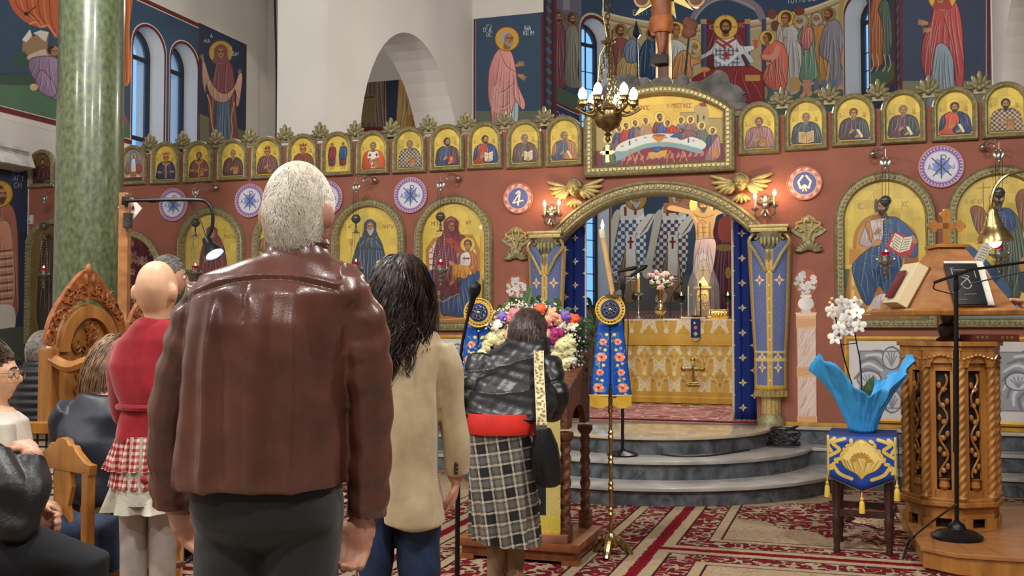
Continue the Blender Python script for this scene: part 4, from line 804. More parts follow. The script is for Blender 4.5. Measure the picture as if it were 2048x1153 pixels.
# ---- supper lunette over the doors
def supper():
 x0,x1,z0=SX(1171,350),SX(1471,340),SZ(1320,350);zs_=SZ(1468,216)-.03;z1=SZ(1338,169)
 t=thing('supper_lunette','wide arched golden icon of a supper at a long white table above the doors','icon',((x0+x1)/2,WS,z0))
 frame_mesh('seg',x0,x1,z0,z1,[(0,0),(0,.08),(.016,.10),(.03,.085),(.04,.09),(.085,.09),(.095,.1),(.115,.05),(.117,.02)],WS,30,zs_,parent=t)
 g=G();g2=G()
 for p,d in along(outl('seg',x0,x1,z0,z1,.062,30,zs_),.045):
  n=Vector((d.y,-d.x));g.obox((p.x,WS-.095,p.y),(d.x*.015,0,d.y*.015),(n.x*.013,0,n.y*.013),(0,.008,0))
 stuff(g.build('carved_blocks',GILT2,t,smooth=False))
 o=.112;P=Pic(x0+o,x1-o,z0+o,z1-o,260,fs,(226,186,84),8);P.gold(None,.03)
 P.poly([(1188,256),(1240,238),(1250,300),(1188,304)],(168,148,90),sm=False);P.poly([(1360,226),(1390,224),(1390,236),(1452,236),(1452,290),(1360,290)],(170,148,88),sm=False);P.poly([(1388,214),(1398,208),(1412,212),(1418,222),(1418,250),(1388,250)],(178,160,106),sm=False);P.poly([(1397,208),(1410,206),(1414,214),(1402,214)],(150,44,48),sm=False);P.rect(1394,230,1397,246,(70,50,40));P.rect(1406,232,1409,240,(70,50,40));P.line([(1360,226),(1390,226)],(140,120,70),1.5);P.line([(1416,238),(1452,238)],(140,120,70),1.5)
 P.poly([(1186,303),(1460,286),(1460,340),(1186,346)],(126,46,58),sm=False)
 Y=(236,206,110)
 for x,y,c1,c2,fc in((1239,258,(58,76,120),(58,76,120),.6),(1253,252,(176,54,44),(190,70,50),.6),(1271,247,(64,84,126),(170,110,70),.5),(1292,242,(180,140,100),(176,130,90),.4),(1362,241,(128,120,128),(120,110,120),-.4),(1381,240,(160,100,90),(110,110,84),-.5),(1403,252,(90,100,100),(110,112,90),-.6),(1425,262,(60,76,110),(140,84,90),-.7)):
  P.robe([(x-4,y+6),(x+6,y+6),(x+13,y+20),(x+12,y+32),(x-12,y+32),(x-12,y+18)],c1,4,int(x)%7,w=1.1);P.poly([(x,y+10),(x+11,y+18),(x+10,y+31),(x,y+30)],c2,.8);P.head(x,y,4.6,(100,74,54),.6,fc,Y,hr=1.9)
 P.robe([(1314,242),(1326,240),(1332,256),(1330,268),(1308,268),(1306,256)],(130,50,50),4,2,w=1.1);P.robe([(1322,244),(1330,250),(1332,268),(1314,268)],(52,84,140),4,3,w=1.1);P.head(1320,235,5.6,(70,44,30),.7,.3,(238,204,100),hr=2)
 P.robe([(1334,252),(1348,252),(1358,266),(1334,268)],(186,62,46),4,1,w=1.1);P.head(1335,247,4.5,(80,50,34),0,-.5,Y,hr=1.9)
 P.robe([(1226,290),(1236,276),(1240,300),(1248,330),(1224,332),(1204,322)],(112,76,80),5,3,w=1.2);P.robe([(1206,300),(1222,286),(1226,310),(1238,326),(1206,330)],(90,100,80),4,3,w=1.2);P.head(1216,279,5,(90,80,70),.5,.7,Y,hr=1.9)
 P.robe([(1426,286),(1436,272),(1440,290),(1438,316),(1410,322),(1416,300)],(170,116,116),5,2,w=1.2);P.rect(1424,300,1436,314,(190,130,60))
 P.poly([(1231,302),(1240,288),(1270,276),(1310,268),(1350,269),(1390,276),(1412,288),(1402,300),(1370,290),(1330,284),(1290,288),(1254,302),(1236,312)],(214,216,206));P.poly([(1231,304),(1254,302),(1290,289),(1330,285),(1370,291),(1404,300),(1400,308),(1368,300),(1330,294),(1290,298),(1254,314),(1236,322),(1232,314)],(128,160,166))
 P.robe([(1352,272),(1366,262),(1384,262),(1394,272),(1380,274),(1362,280)],(136,76,88),4,1,w=1.1);P.poly([(1340,274),(1358,266),(1366,272),(1352,276)],(52,90,140));P.head(1363,263,4.5,(60,40,30),.7,-.6)
 P.poly([(1305,272),(1331,270),(1326,280),(1320,284),(1316,284),(1310,280)],(206,126,60));P.ell(1318,271.5,12,2.4,(160,80,44))
 for x,y in((1260,285),(1377,280)):P.rect(x-1.5,y-3,x+1.5,y+6,(60,80,120))
 for x,y in((1245,293),(1273,281),(1291,276),(1332,276),(1387,282)):P.ell(x,y,3,1.5,(190,120,70))
 for x in(1262,1278,1340,1366):
  P.line([(x,302),(x-8,330)],(196,120,66),2.4,sm=False);P.line([(x,302),(x+10,326)],(196,120,66),2.4,sm=False)
 P.poly([(1296,306),(1336,300),(1330,314),(1300,318)],(206,160,70),sm=False);P.robe([(1304,296),(1322,294),(1318,304),(1308,304)],(54,84,140),2,1,w=1)
 for k in range(14):P.poly([(1246+12*k,318-.8*k),(1250+12*k,312-.8*k),(1252+12*k,320-.8*k),(1244+12*k,324-.8*k)],(190,140,120),.8)
 P.text('DEIPNOC',1262,212,8,(140,92,40),1.1,.72);P.text('O',1335,209,6,(140,92,40),1);P.text('MYSTIKOC',1344,208,8,(140,92,40),1.1,.66)
 P.noise(.02);panelY('painting',P,P.mat('supper_painting',.55),WS-.02,outl('seg',x0,x1,z0,z1,o,30,zs_),t);return t
supper()
# ---- arch over the royal doors, its pilasters and the stoles hung on them
t=thing('door_arch','gilded beaded flat arch over the altar doorway','arch',((xl+xr)/2,WS,zs))
seg=segment(xl,xr,zs,zq,40);c0=Vector(((xl+xr)/2,zq-((xr-xl)**2/4+(zq-zs)**2)/(2*(zq-zs))))
rings=[]
for o,d in((-.02,-.14),(-.02,.05),(.0,.075),(.025,.06),(.035,.068),(.08,.068),(.09,.085),(.115,.07),(.125,0)):
 rings.append([(c0.x+(a-c0.x)*(1+o/hypot(a-c0.x,b-c0.y)),WS-d,c0.y+(b-c0.y)*(1+o/hypot(a-c0.x,b-c0.y)))for a,b in seg])
G().loft(rings,closed=False).build('moulding',GILT,t,ang=30)
g=G();sg=[(Vector(p)-c0)for p in segment(xl,xr,zs,zq,44)]
for p in sg:q=c0+p*(1+.058/p.length);g.ball((q.x,WS-.07,q.y),(.018,.016,.018),6,4)
stuff(g.build('beading',GILT2,t))
BLUEBRO=None
def pilaster(u,label,ulab,side):
 x=SX(u,600);t=thing('gilded_pilaster',label,'column',(x,WS,BASE));z1=zs-.12;y=WS-.02
 G().lathe([(.13,0),(.13,.05),(.1,.09),(.1,.11)],(x,y,BASE),n=24).build('base',GILT,t)
 G().lathe([(.088,.1),(.088,z1-BASE)],(x,y,BASE),n=48,wob=lambda k,h:1+.05*cos(k*2*pi*16)).build('fluted_shaft',GILT2,t)
 g=G();g.lathe([(.09,0),(.1,.02),(.095,.04),(.12,.1),(.15,.155),(.15,.16)],(x,y,z1-.02),n=20)
 for k in range(9):
  a=pi+pi*(k+.5)/9;g.ball((x+.115*cos(a),y+.115*sin(a),z1+.06),(.022,.022,.06),6,5)
 for s in(-1,1):g.tube([(x+s*(.13+.03*cos(q)),y-.09,z1+.11+.03*sin(q))for q in np.arange(0,5.5,.5)],.013,6)
 g.build('capital',GILT,t);g=G();g.obox((x,y,z1+.165),(.17,0,0),(0,.14,0),(0,0,.022));g.obox((x,y,z1+.2),(.185,0,0),(0,.15,0),(0,0,.016));g.build('abacus',GILT2,t,bevel=.006)
 # stole: two long embroidered strips joined over the shaft
 s=thing('embroidered_stole',ulab,'stole',(x,WS-.15,BASE+.3),'blue stoles hung on the pilasters')
 zb_,zt3=BASE+.34,z1+.06;P=Pic(-.22,.22,zb_,zt3,260,None,(72,92,156),5)
 for k in range(60):
  for j in range(8):
   a,b=-.21+.055*j+(k%2)*.027,zb_+.032*k;P.ring(a,b,.024,(150,140,130),.005,.55,10);P.ell(a,b,.008,None,(160,150,130),.6,n=8)
 for s_ in(-1,1):
  for z in(zt3-.38,zt3-1.22,zb_+.32):c=s_*.105;P.poly([(c+(.06 if k%2==0 else .022)*cos(k*pi/4),z+(.06 if k%2==0 else .022)*sin(k*pi/4))for k in range(8)],(226,206,160),1,False);P.ell(c,z,.018,None,(180,120,100))
  P.rect(s_*.2-.02,zb_,s_*.2+.02,zt3,(184,150,90))
 P.rect(-.035,zb_,.035,zt3,(200,164,84));P.rect(-.004,zb_,.004,zt3,(150,116,50));
 for z in np.arange(zb_+.1,zt3,.13):P.ell(0,z,.008,None,(236,224,180),n=8)
 P.rect(-.22,zb_,.22,zb_+.05,(206,168,76));P.rect(-.22,zb_+.28,.22,zb_+.31,(206,180,110));P.rect(-.22,zb_+.36,.22,zb_+.38,(206,180,110));P.noise(.05)
 V,F_,UV=[],[],[];nz=24;na=14
 for i in range(nz+1):
  q=i/nz;z=zb_+(zt3-zb_)*q;wd=.155+.055*(max(0,q-.25)/.75)**.8
  for k in range(na+1):
   a=-1+2*k/na;gap=0
   if q>.84 and abs(a)<(q-.84)*3.2:gap=(q-.84)
   V.append((x+a*wd,y-.135+.085*a*a-.004*cos(a*9),z-gap*.9*(1-abs(a)*2)));UV.append((.5+a*.5,q))
 n1=len(V)
 for i in range(nz):
  for k in range(na):
   if i>=nz-3 and k in(na//2-1,na//2):continue
   F_.append((i*(na+1)+k,i*(na+1)+k+1,(i+1)*(na+1)+k+1,(i+1)*(na+1)+k))
 so=uvmesh('cloth',V,F_,UV,P.mat('stole_cloth',.7),s,True);md=so.modifiers.new('thickness','SOLIDIFY');md.thickness=.008
 g=G()
 for k in range(26):a=-1+2*(k+.5)/26;g.tube([(x+a*.155,y-.14+.085*a*a,zb_),(x+a*.156,y-.14+.085*a*a,zb_-.06)],.0055,5)
 stuff(g.build('fringe',GILT2,s))
 g=G()
 for s_ in(-1,1):g.tube(spline([(x+s_*.03,y-.14,zt3-.3),(x+s_*.12,y-.14,zt3-.12),(x+s_*.19,y-.1,zt3-.0),(x+s_*.12,y-.06,zt3+.1)]),.016,6)
 g.build('gold_edging',GILT2,s)
pilaster(1097,'gilded fluted pilaster left of the doorway under a blue stole','pale blue and gold embroidered stole draped over the pilaster left of the doorway',-1)
pilaster(1541,'gilded fluted pilaster right of the doorway with its bare foot showing','pale blue and gold embroidered stole draped over the pilaster right of the doorway',1)
# ---- parted door curtains with gold crosses
def door_curtain(x0,x1,label,ph):
 t=thing('door_curtain',label,'curtain',((x0+x1)/2,WS+.2,BASE));zt3=zq+.02
 P=Pic(x0,x1,BASE+.01,zt3,260,None,(14,40,112),5);n=0;z=BASE+.14
 while z<zt3:
  for j in range(-1,4):
   a=x0+.07+ph+.22*j+(.11 if n%2 else 0);R1=.042
   P.poly([(a+(R1 if k%2==0 else R1*.42)*cos(k*pi/4),z+(R1 if k%2==0 else R1*.42)*sin(k*pi/4))for k in range(8)],(226,206,150),1,False);P.ell(a,z,.012,None,(180,150,90),n=8)
  n+=1;z+=.125
 P.rect(x0,BASE,x0+.016,zt3,(206,186,150));P.rect(x1-.016,BASE,x1,zt3,(206,186,150));P.rect(x0,BASE,x1,BASE+.025,(206,186,150));P.noise(.04)
 V,F_,UV=[],[],[];N=40
 for z in np.linspace(BASE+.01,zt3,16):
  for k in range(N+1):
   x=x0+(x1-x0)*k/N;V.append((x,WS+.24+.018*sin(k*.55+.5*sin(z))+.006*sin(k*1.3),z));UV.append((k/N,(z-BASE-.01)/(zt3-BASE-.01)))
 for i in range(15):
  for k in range(N):F_.append((i*(N+1)+k,i*(N+1)+k+1,(i+1)*(N+1)+k+1,(i+1)*(N+1)+k))
 o=uvmesh('curtain_cloth',V,F_,UV,P.mat('curtain_cloth',.85),t,True);md=o.modifiers.new('thickness','SOLIDIFY');md.thickness=.006
 g=G();g.tube([(x0,WS+.24,zt3-.02),(x1,WS+.24,zt3-.02)],.012,8);g.build('curtain_rail',BRASS,t)
yc_=WS+.24
door_curtain(onY(1098,600,yc_).x,onY(1172,600,yc_).x,'dark blue door curtain with gold crosses, parted to the left behind the flowers',0)
door_curtain(onY(1464,600,yc_).x,onY(1536,600,yc_).x,'dark blue door curtain with gold crosses, parted to the right of the altar',.03)
# ---- painted marble pilasters with urns of roses, painted panels, skirting
def painted_pilaster(u,vt):
 x,zt3=fs(u,vt);P=Pic(x-.14,x+.14,BASE,zt3,260,None,(170,92,68),6);rg=np.random.RandomState(int(u))
 zc=zt3-.46;P.rect(x-.085,BASE,x+.085,zc,(214,190,176))
 for k in range(60):
  z=rg.uniform(BASE,zc);a=rg.uniform(x-.08,x+.05);P.line([(a,z),(a+.03,z+.04),(a+.05,z+.1)],[(188,120,100),(236,226,216),(170,150,144)][k%3],.006,.6)
 for z in(BASE,BASE+.47,BASE+.95,zc-.14):
  P.rect(x-.092,z,x+.092,z+(.14 if z>BASE+.6 and z>zc-.2 else .1),(220,176,132))
  for k in range(6):P.line([(x-.08,z+.012+.014*k),(x+.08,z+.03+.012*k)],(190,120,84),.005,.7)
 P.rect(x-.1,zc-.02,x+.1,zc+.012,(232,204,164));P.ell(x,zc+.1,.075,.065,(226,216,210),grad=(-.12,0));P.rect(x-.045,zc+.01,x+.045,zc+.04,(206,196,190));P.rect(x-.05,zc+.16,x+.05,zc+.185,(232,224,216))
 for k in range(34):
  a,r=rg.uniform(0,2*pi),sqrt(rg.uniform(0,1))*.1;q=(x+r*cos(a),zc+.29+r*sin(a)*1.05);P.ell(q[0],q[1],.026,.02,[(226,222,214),(200,206,200),(170,190,184)][k%3],rot=a,n=12);P.ell(q[0],q[1],.012,None,(206,196,190),n=8)
 for k in range(7):a=k*.9;P.ell(x+.06*cos(a),zc+.28+.06*sin(a),.01,None,(190,90,70),n=8)
 P.noise(.02);n=18
 o=[(x-.092,BASE),(x+.092,BASE),(x+.092,zc),(x+.1,zc),(x+.1,zc+.012),(x+.075,zc+.1),(x+.06,zc+.18),(x+.115,zc+.26),(x+.11,zc+.36),(x+.05,zc+.43),(x-.05,zc+.43),(x-.11,zc+.36),(x-.115,zc+.26),(x-.06,zc+.18),(x-.075,zc+.1),(x-.1,zc+.012),(x-.1,zc),(x-.092,zc)]
 panelY('painted_urn_pilaster',P,P.mat('urn_pilaster_painting',.7),WS-.006,o,scr,.006)
painted_pilaster(1611,533);painted_pilaster(1033,545)
def grey_panel(x0,x1,label):
 z0,z1=SZ(1780,838),SZ(1780,682);t=thing('ornament_panel',label,'panel',((x0+x1)/2,WS,z0),'grey ornament panels at the foot of the screen')
 P=Pic(x0,x1,z0,z1,240,None,(206,200,196),7);m=.1;P.rect(x0+m,z0+m,x1-m,z1-m,(150,150,156));c=(x0+x1)/2;zc=(z0+z1)/2
 for cx in((c,)if x1-x0<1 else(x0+m+.33,x1-m-.33)):
  for k in range(24):
   a=2*pi*k/24;P.line([(cx+.12*cos(a),zc+.12*sin(a)),(cx+.25*cos(a+.15),zc+.25*sin(a+.15)),(cx+.33*cos(a+.5),zc+.31*sin(a+.5))],(206,206,208)if k%2 else(112,114,122),.03,.9,taper=.4)
  for dx,dz in((.0,.2),(0,-.2),(.2,0),(-.2,0)):
   rx,rz=(.075,.1)if dx==0 else(.1,.075);P.ell(cx+dx,zc+dz,rx*1.12,rz*1.12,(92,94,102));P.ell(cx+dx,zc+dz,rx,rz,(190,190,194))
   for j in range(5):a=.5+.53*j;P.line([(cx+dx,zc+dz-rz*.7),(cx+dx+rx*.7*cos(a),zc+dz+rz*(.7*sin(a)-.1))],(128,130,136),.012,.9)
  P.ell(cx,zc,.06,None,(206,180,150));P.ring(cx,zc,.045,(170,120,80),.01)
 for a0,b0,a1,b1 in((x0+m,z0+m,x1-m,z0+m),(x0+m,z1-m,x1-m,z1-m),(x0+m,z0+m,x0+m,z1-m),(x1-m,z0+m,x1-m,z1-m)):P.line([(a0,b0),(a1,b1)],(120,118,120),.012,sm=False)
 P.noise(.02);panelY('painted_slab',P,P.mat('grey_panel_painting',.6),WS-.012,None,t,.012)
 g=G();g.loft([[(a,WS-d,b)for a,b in((x0-.04+o,z0-.04+o),(x1+.04-o,z0-.04+o),(x1+.04-o,z1+.04-o),(x0-.04+o,z1+.04-o))]for o,d in((0,0),(0,.02),(.02,.03),(.04,.02),(.04,0))],cap=False);g.build('gold_frame',mat('gold_moulding',(206,158,62),.4,.3),t,smooth=False)
grey_panel(SX(1698,760),SX(1698,760)+.76,'grey ornament panel in a gold frame, behind the blue wrapped orchid');grey_panel(SX(1975,760),SX(1975,760)+.9,'grey ornament panel in a gold frame, right of the chanter stand')
grey_panel(SX(845,760),SX(985,760),'grey ornament panel in a gold frame, between the beige coat and the black puffer jacket')
for i,(a,b)in enumerate(((XL+.02,xl-.06),(xr+.06,5.1))):
 struct(G().box(a,b,WS-.02,WS,BASE,BASE+.035).build('trim_%d'%(i+1),mat('gold_moulding',(206,158,62),.4,.3),smooth=False))
# ---- gilded cherubs, fan ornaments
def cherub(u,v,label):
 x,z=fs(u,v);t=thing('cherub_head',label,'ornament',(x,WS,z),'gilded cherub heads');y=WS-.07
 g=G();g.ball((x,y,z+.03),(.062,.07,.082),14,10);g.ball((x,y-.066,z+.02),(.014,.02,.02),8,6);g.ball((x,y-.05,z-.025),(.03,.022,.022),8,6)
 for s in(-1,1):g.ball((x+s*.032,y-.045,z+.012),(.022,.02,.02),8,6)
 g.build('head',GILT2,t);g=G()
 for k in range(16):a=k*pi/15;g.ball((x+.062*cos(a),y+.005,z+.05+.062*sin(a)),(.024,.05,.024),7,5)
 g.build('curled_hair',GILT,t)
 for s in(-1,1):
  g=G()
  for k in range(6):a=(-.32+.27*k);L=.27-.028*k;g.ball((x+s*(.05+L*.5*cos(a)),WS-.035-.006*k,z+.0+.03-L*.5*sin(a)*1.0),(L/2,.02,.026),8,6,Matrix.Rotation(s*a,3,'Y'))
  g.build('wing',GILT2,t)
 g=G()
 for k in range(5):a=-.9+.45*k;g.ball((x+.06*sin(a),WS-.04,z-.1-.02*cos(a)),(.022,.022,.055),7,5,Matrix.Rotation(-a,3,'Y'))
 g.build('breast_feathers',GILT2,t)
cherub(1152,384,'gilded winged cherub head above the left sconce');cherub(1483,373,'gilded winged cherub head beside the right sconce')
def fan(u,v,label):
 x,z=fs(u,v);t=thing('leaf_ornament',label,'ornament',(x,WS,z),'gilded fan-shaped leaf ornaments');g=G()
 g.prism([(x+a,WS,z+b)for a,b in((0,.19),(.06,.16),(.1,.09),(.17,.04),(.1,-.01),(.06,-.03),(.05,-.07),(-.05,-.07),(-.06,-.03),(-.1,-.01),(-.17,.04),(-.1,.09),(-.06,.16))],(0,-.02,0));g.build('fan_plate',GILT,t)
 g=G()
 for s in(-1,1):
  g.tube([(x+s*(.075+r*cos(q)),WS-.03,z+.05+r*sin(q))for q,r in[(k*.5,.045*(1-k/15))for k in range(13)]],.013,6);g.tube(spline([(x,WS-.03,z-.05),(x+s*.03,WS-.035,z+.03),(x+s*.11,WS-.03,z+.1),(x+s*.05,WS-.03,z+.13)],5),.014,6)
  g.tube(spline([(x+s*.02,WS-.03,z+.04),(x+s*.035,WS-.035,z+.12),(x,WS-.03,z+.17)],5),.012,6)
 g.ball((x,WS-.035,z+.14),(.02,.02,.03));g.build('scrolls',GILT2,t);g=G()
 for k in range(9):a=-1.5+3*k/8;g.ball((x+.07*sin(a)*1.2,WS-.035,z-.135+.05*cos(a)-.02),(.02,.024,.05),7,5,Matrix.Rotation(a,3,'Y'))
 g.ball((x,WS-.03,z-.09),(.045,.03,.05));g.build('acanthus_base',GILT,t)
fan(1033,489,'gilded fan-shaped leaf ornament left of the doorway');fan(1617,470,'gilded fan-shaped leaf ornament right of the doorway')
# ---- two-armed wall sconces
def sconce(u,v,cand,label):
 p=onY(u,v,WS);t=thing('wall_sconce',label,'wall lamp',(p.x,WS,p.z),'two-armed electric sconces');g=G()
 for k in range(5):a=-1.3+.65*k;g.ball((p.x+.035*sin(a),WS-.03,p.z+.02+.05*cos(a)),(.022,.025,.055),8,6,Matrix.Rotation(a,3,'Y'))
 g.ball((p.x,WS-.045,p.z),(.035,.035,.04));g.lathe([(.004,-.12),(.02,-.1),(.012,-.06),(.03,-.02)],(p.x,WS-.05,p.z));g.build('backplate',SILVER,t)
 for cu,cv in cand:
  q=onY(cu,cv,WS-.16);b=Vector((q.x,WS-.16,q.z-.115))
  G().tube(spline([(p.x,WS-.05,p.z-.02),((p.x+b.x)/2,WS-.1,p.z-.10),(b.x,WS-.15,b.z-.075),(b.x,WS-.16,b.z-.02)],6),.010,8).build('arm',SILVER,t)
  G().lathe([(.008,-.03),(.035,-.008),(.038,0),(.016,.004),(.016,.02)],b).build('drip_pan',SILVER,t)
  c=G().lathe([(.013,0),(.013,.085)],b+Vector((0,0,.01)),n=10).build('candle_sleeve',IVORY,t)
  G().lathe([(.006,0),(.014,.012),(.017,.028),(.012,.045),(.003,.06)],b+Vector((0,0,.095)),n=12).build('bulb',BULB,t)
sconce(1105,432,((1089,409),(1118,407)),'silver two-armed wall sconce with lit bulbs, left of the door arch');sconce(1531,413,((1510,394),(1549,387)),'silver two-armed wall sconce with lit bulbs, right of the door arch')
# ---- hanging oil lamps
def oil_lamp(u,vtop,ve,vb_,vl,label,left=True,lit=True):
 y=WS-.3;P_=lambda v:onY(u,v,y);e,b,l=P_(ve),P_(vb_),P_(vl);t=thing('hanging_oil_lamp',label,'oil lamp',(l.x,y,l.z),'silver hanging oil lamps before the icons')
 top=P_(vtop);s=1 if left else-1
 g=G();g.tube(spline([(e.x+s*.1,WS,top.z),(e.x+s*.1,WS-.15,top.z+.02),(e.x+s*.05,y,top.z+.02),(e.x,y,top.z)],6),.008,6)
 g.tube([(e.x+s*(.05+.03*cos(q)),WS-.17,top.z-.015+.03*sin(q))for q in np.arange(0,6.5,.5)],.007,6);g.ball((e.x+s*.1,WS-.05,top.z),.032);g.tube([(e.x,y,top.z),(e.x,y,e.z+.06)],.003,5);g.build('wall_bracket',SILVER,t)
 g=G();g.ball(e,(.022,.016,.04));g.ball(e-Vector((0,0,.045)),(.012,.01,.02))
 for k in(-1,1):g.ball(e+Vector((k*.03,0,0)),(.016,.01,.042),8,6,Matrix.Rotation(k*.35,3,'Y'));g.ball(e+Vector((k*.018,0,.048)),.013,8,6)
 g.build('eagle_ornament',SILVER,t)
 g=G()
 for k in(-1,0,1):g.tube([(e.x+k*.028,y,e.z-.04),(b.x+k*.028,y,b.z+.02)],.0022,4)
 g.build('cords',CABLE,t)
 g=G();g.ball(b,.05,16,12);g.lathe([(.05,-.005),(.054,0),(.05,.005)],b,n=16);g.lathe([(.012,-.05),(.006,-.075),(.014,-.085),(.003,-.1)],b,n=8);g.build('counterweight',PEWTER,t)
 br=b-Vector((0,0,.15));g=G();g.tube([br+Vector((-.04,0,0)),br,br+Vector((.04,0,0))],.006,6);g.lathe([(.004,.05),(.02,.01),(.03,0)],br,n=10);g.build('chain_hanger',SILVER,t);g=G();n=15
 for k in(-1,1):
  for j in range(n):q=j/(n-1);p=br+Vector((k*(.038+.03*q),0,-.005-(br.z-l.z+.03)*q));g.ball(p,(.005,.004,.0095),6,4)
 for j in range(n):q=j/(n-1);g.ball(br+Vector((0,-.03,-.005-(br.z-l.z+.02)*q)),(.005,.004,.0095),6,4)
 stuff(g.build('chains',SILVER,t))
 g=G();g.lathe([(.004,-.215),(.012,-.205),(.006,-.19),(.018,-.18),(.03,-.16),(.012,-.14),(.03,-.125),(.05,-.105),(.022,-.09),(.05,-.075),(.075,-.055),(.07,-.045),(.038,-.035),(.04,.0),(.034,0)],l,n=20)
 for k in(-1,1):g.ball(l+Vector((k*.074,0,-.035)),(.012,.01,.022),6,5)
 g.build('lamp_bowl',SILVER,t)
 G().lathe([(.026,-.01),(.036,.012),(.04,.035),(.036,.035),(.024,.0)],l,n=14).build('red_glass_cup',REDGLASS,t)
 if lit:G().lathe([(.002,0),(.009,.012),(.006,.024),(.001,.034)],l+Vector((.005,-.01,.028)),n=8).build('flame',FLAME,t)
oil_lamp(881,351,372,434,531,'silver hanging oil lamp in front of the enthroned woman icon');oil_lamp(712,355,376,438,530,'silver hanging oil lamp in front of the hooded monk icon');oil_lamp(391,371,386,446,538,'silver hanging oil lamp in front of the red-veiled woman icon')
oil_lamp(1771,298,327,402,512,'silver hanging oil lamp in front of the enthroned man icon',False);oil_lamp(1998,284,312,386,499,'silver hanging oil lamp in front of the winged man icon',False);oil_lamp(88,366,398,453,542,'silver hanging oil lamp left of the green column')
# ---- the carved calvary on top of the screen: rocks, cross, spear and sponge
YT=WS+.2
ROCK=mat('painted_rock',(120,116,110),.85,var=.25,scale=6,bump=.5,bscale=14,c2=(70,68,66))
rt=thing('calvary_rocks','grey carved rocks rising behind the supper lunette','ornament',(SX(1340,190),YT,TOPZ))
for q,d in(([(1195,215),(1200,185),(1218,162),(1240,150),(1262,148),(1276,160),(1278,230),(1195,240)],.02),([(1270,180),(1276,160),(1290,154),(1300,164),(1302,220),(1268,225)],.0),([(1298,170),(1306,158),(1324,154),(1342,158),(1346,215),(1298,220)],.05),([(1344,172),(1356,152),(1370,150),(1380,164),(1382,215),(1344,220)],.01),([(1376,168),(1400,162),(1420,150),(1434,140),(1446,142),(1456,150),(1462,166),(1478,172),(1486,182),(1484,190),(1376,215)],.06),([(1400,188),(1470,184),(1486,190),(1488,206),(1400,212)],.09),([(1404,208),(1480,204),(1496,208),(1492,218),(1404,222)],.12)):
 pts=[onY(u,v,YT-d)for u,v in q];pts=[Vector((p.x,YT-d,p.z))for p in spline(pts,3,True)];g=G();g.prism(pts,(0,.09,0));g.build('rock',ROCK,rt,bevel=.012)
YX=YT+.06
CRW=mat('dark_cross_wood',(96,56,36),.55,var=.2,scale=3,aniso=(6,6,1));CRE=mat('cream_gilt_edge',(226,190,130),.4,.2)
FLESHW=mat('carved_brown_figure',(150,84,46),.5,var=.15,scale=8);LOIN=mat('carved_loincloth',(176,102,52),.6,var=.15,scale=10)
ct=thing('calvary_cross','tall dark wooden crucifix with cream edges on top of the screen','crucifix',(SX(1330,150),YX,TOPZ))
cx0,cx1=onY(1314,100,YX).x,onY(1340,100,YX).x;ctop=onY(1328,-95,YX).z;cb=onY(1328,160,YX).z;cm=(cx0+cx1)/2
G().box(cx0,cx1,YX,YX+.05,cb-.3,ctop).build('upright',CRW,ct,bevel=.006);az=onY(1328,-40,YX).z
G().box(cm-.62,cm+.62,YX+.002,YX+.048,az-.09,az+.09).build('crossbeam',CRW,ct,bevel=.006)
for a in(cx0,cx1):G().box(a-.012,a+.012,YX-.012,YX+.02,cb-.2,ctop).build('edge_strip',CRE,ct)
for s in(-1,1):
 q=onY(1285 if s<0 else 1393,0,YX);g=G()
 for dx,dz in((0,0),(-.07,.08),(.07,.08),(0,.14)):g.lathe([(.075,0),(.075,.05)],(q.x+dx*.9,YX,q.z+dz),(0,1,0),18)
 g.build('trefoil_end',CRW,ct);g=G();g.tube([(q.x+.08*cos(a),YX-.005,q.z+.01+.08*sin(a))for a in np.linspace(pi,2*pi,12)],.012,6);g.build('trefoil_edge',CRE,ct)
 for k in range(3):a=(-.2-.5*k);c=onY(1328,8,YX);d=Vector((s*cos(a),0,sin(a)));n=Vector((-d.z,0,d.x));g=G();b=Vector((cm,YX+.02,az-.08));g.prism([b+d*.12-n*.06,b+d*(.36+.04*(k%2)),b+d*.12+n*.06],(0,.015,0));g.build('gold_ray',mat('pale_gold_ray',(230,206,120),.4,.3),ct,smooth=False)
g=G();m=lambda u,v,d=0:Vector((onY(u,v,YX-.05).x,YX-.05-d,onY(u,v,YX-.05).z))
g.loft([[m(1322,v)+Vector((r*cos(a)*1.0,r*.6*sin(a),0))for a in np.arange(12)*pi/6]for v,r in((-48,.03),(-42,.12),(-20,.13),(0,.105),(20,.1),(40,.1))])
for s,q in((-1,[(1318,40),(1318,66),(1321,90),(1320,106)]),(1,[(1326,40),(1327,66),(1325,90),(1324,106)])):g.tube([m(u,v)for u,v in q],[.05,.045,.035,.02],10)
for s in(-1,1):g.tube([m(1322+s*8,-44),m(1322+s*40,-52),m(1322+s*76,-56)],[.035,.028,.018],8)
g.ball(m(1321,-64),(.06,.06,.08));g.ball(m(1321,110,.02),(.035,.05,.025));g.build('figure',FLESHW,ct);g=G()
g.loft([[m(1322+o,v)+Vector((r*cos(a)*(1+.06*cos(6*a)),r*.75*sin(a),0))for a in np.arange(24)*pi/12]for v,r,o in((34,.108,0),(46,.122,0),(60,.118,1),(66,.10,0))]);g.build('loincloth',LOIN,ct)
q=m(1319,120);G().obox(q,(.09,0,0),(0,.06,0),(0,0,.05)).build('footrest',mat('black_wood',(36,32,32),.6),ct,bevel=.006)
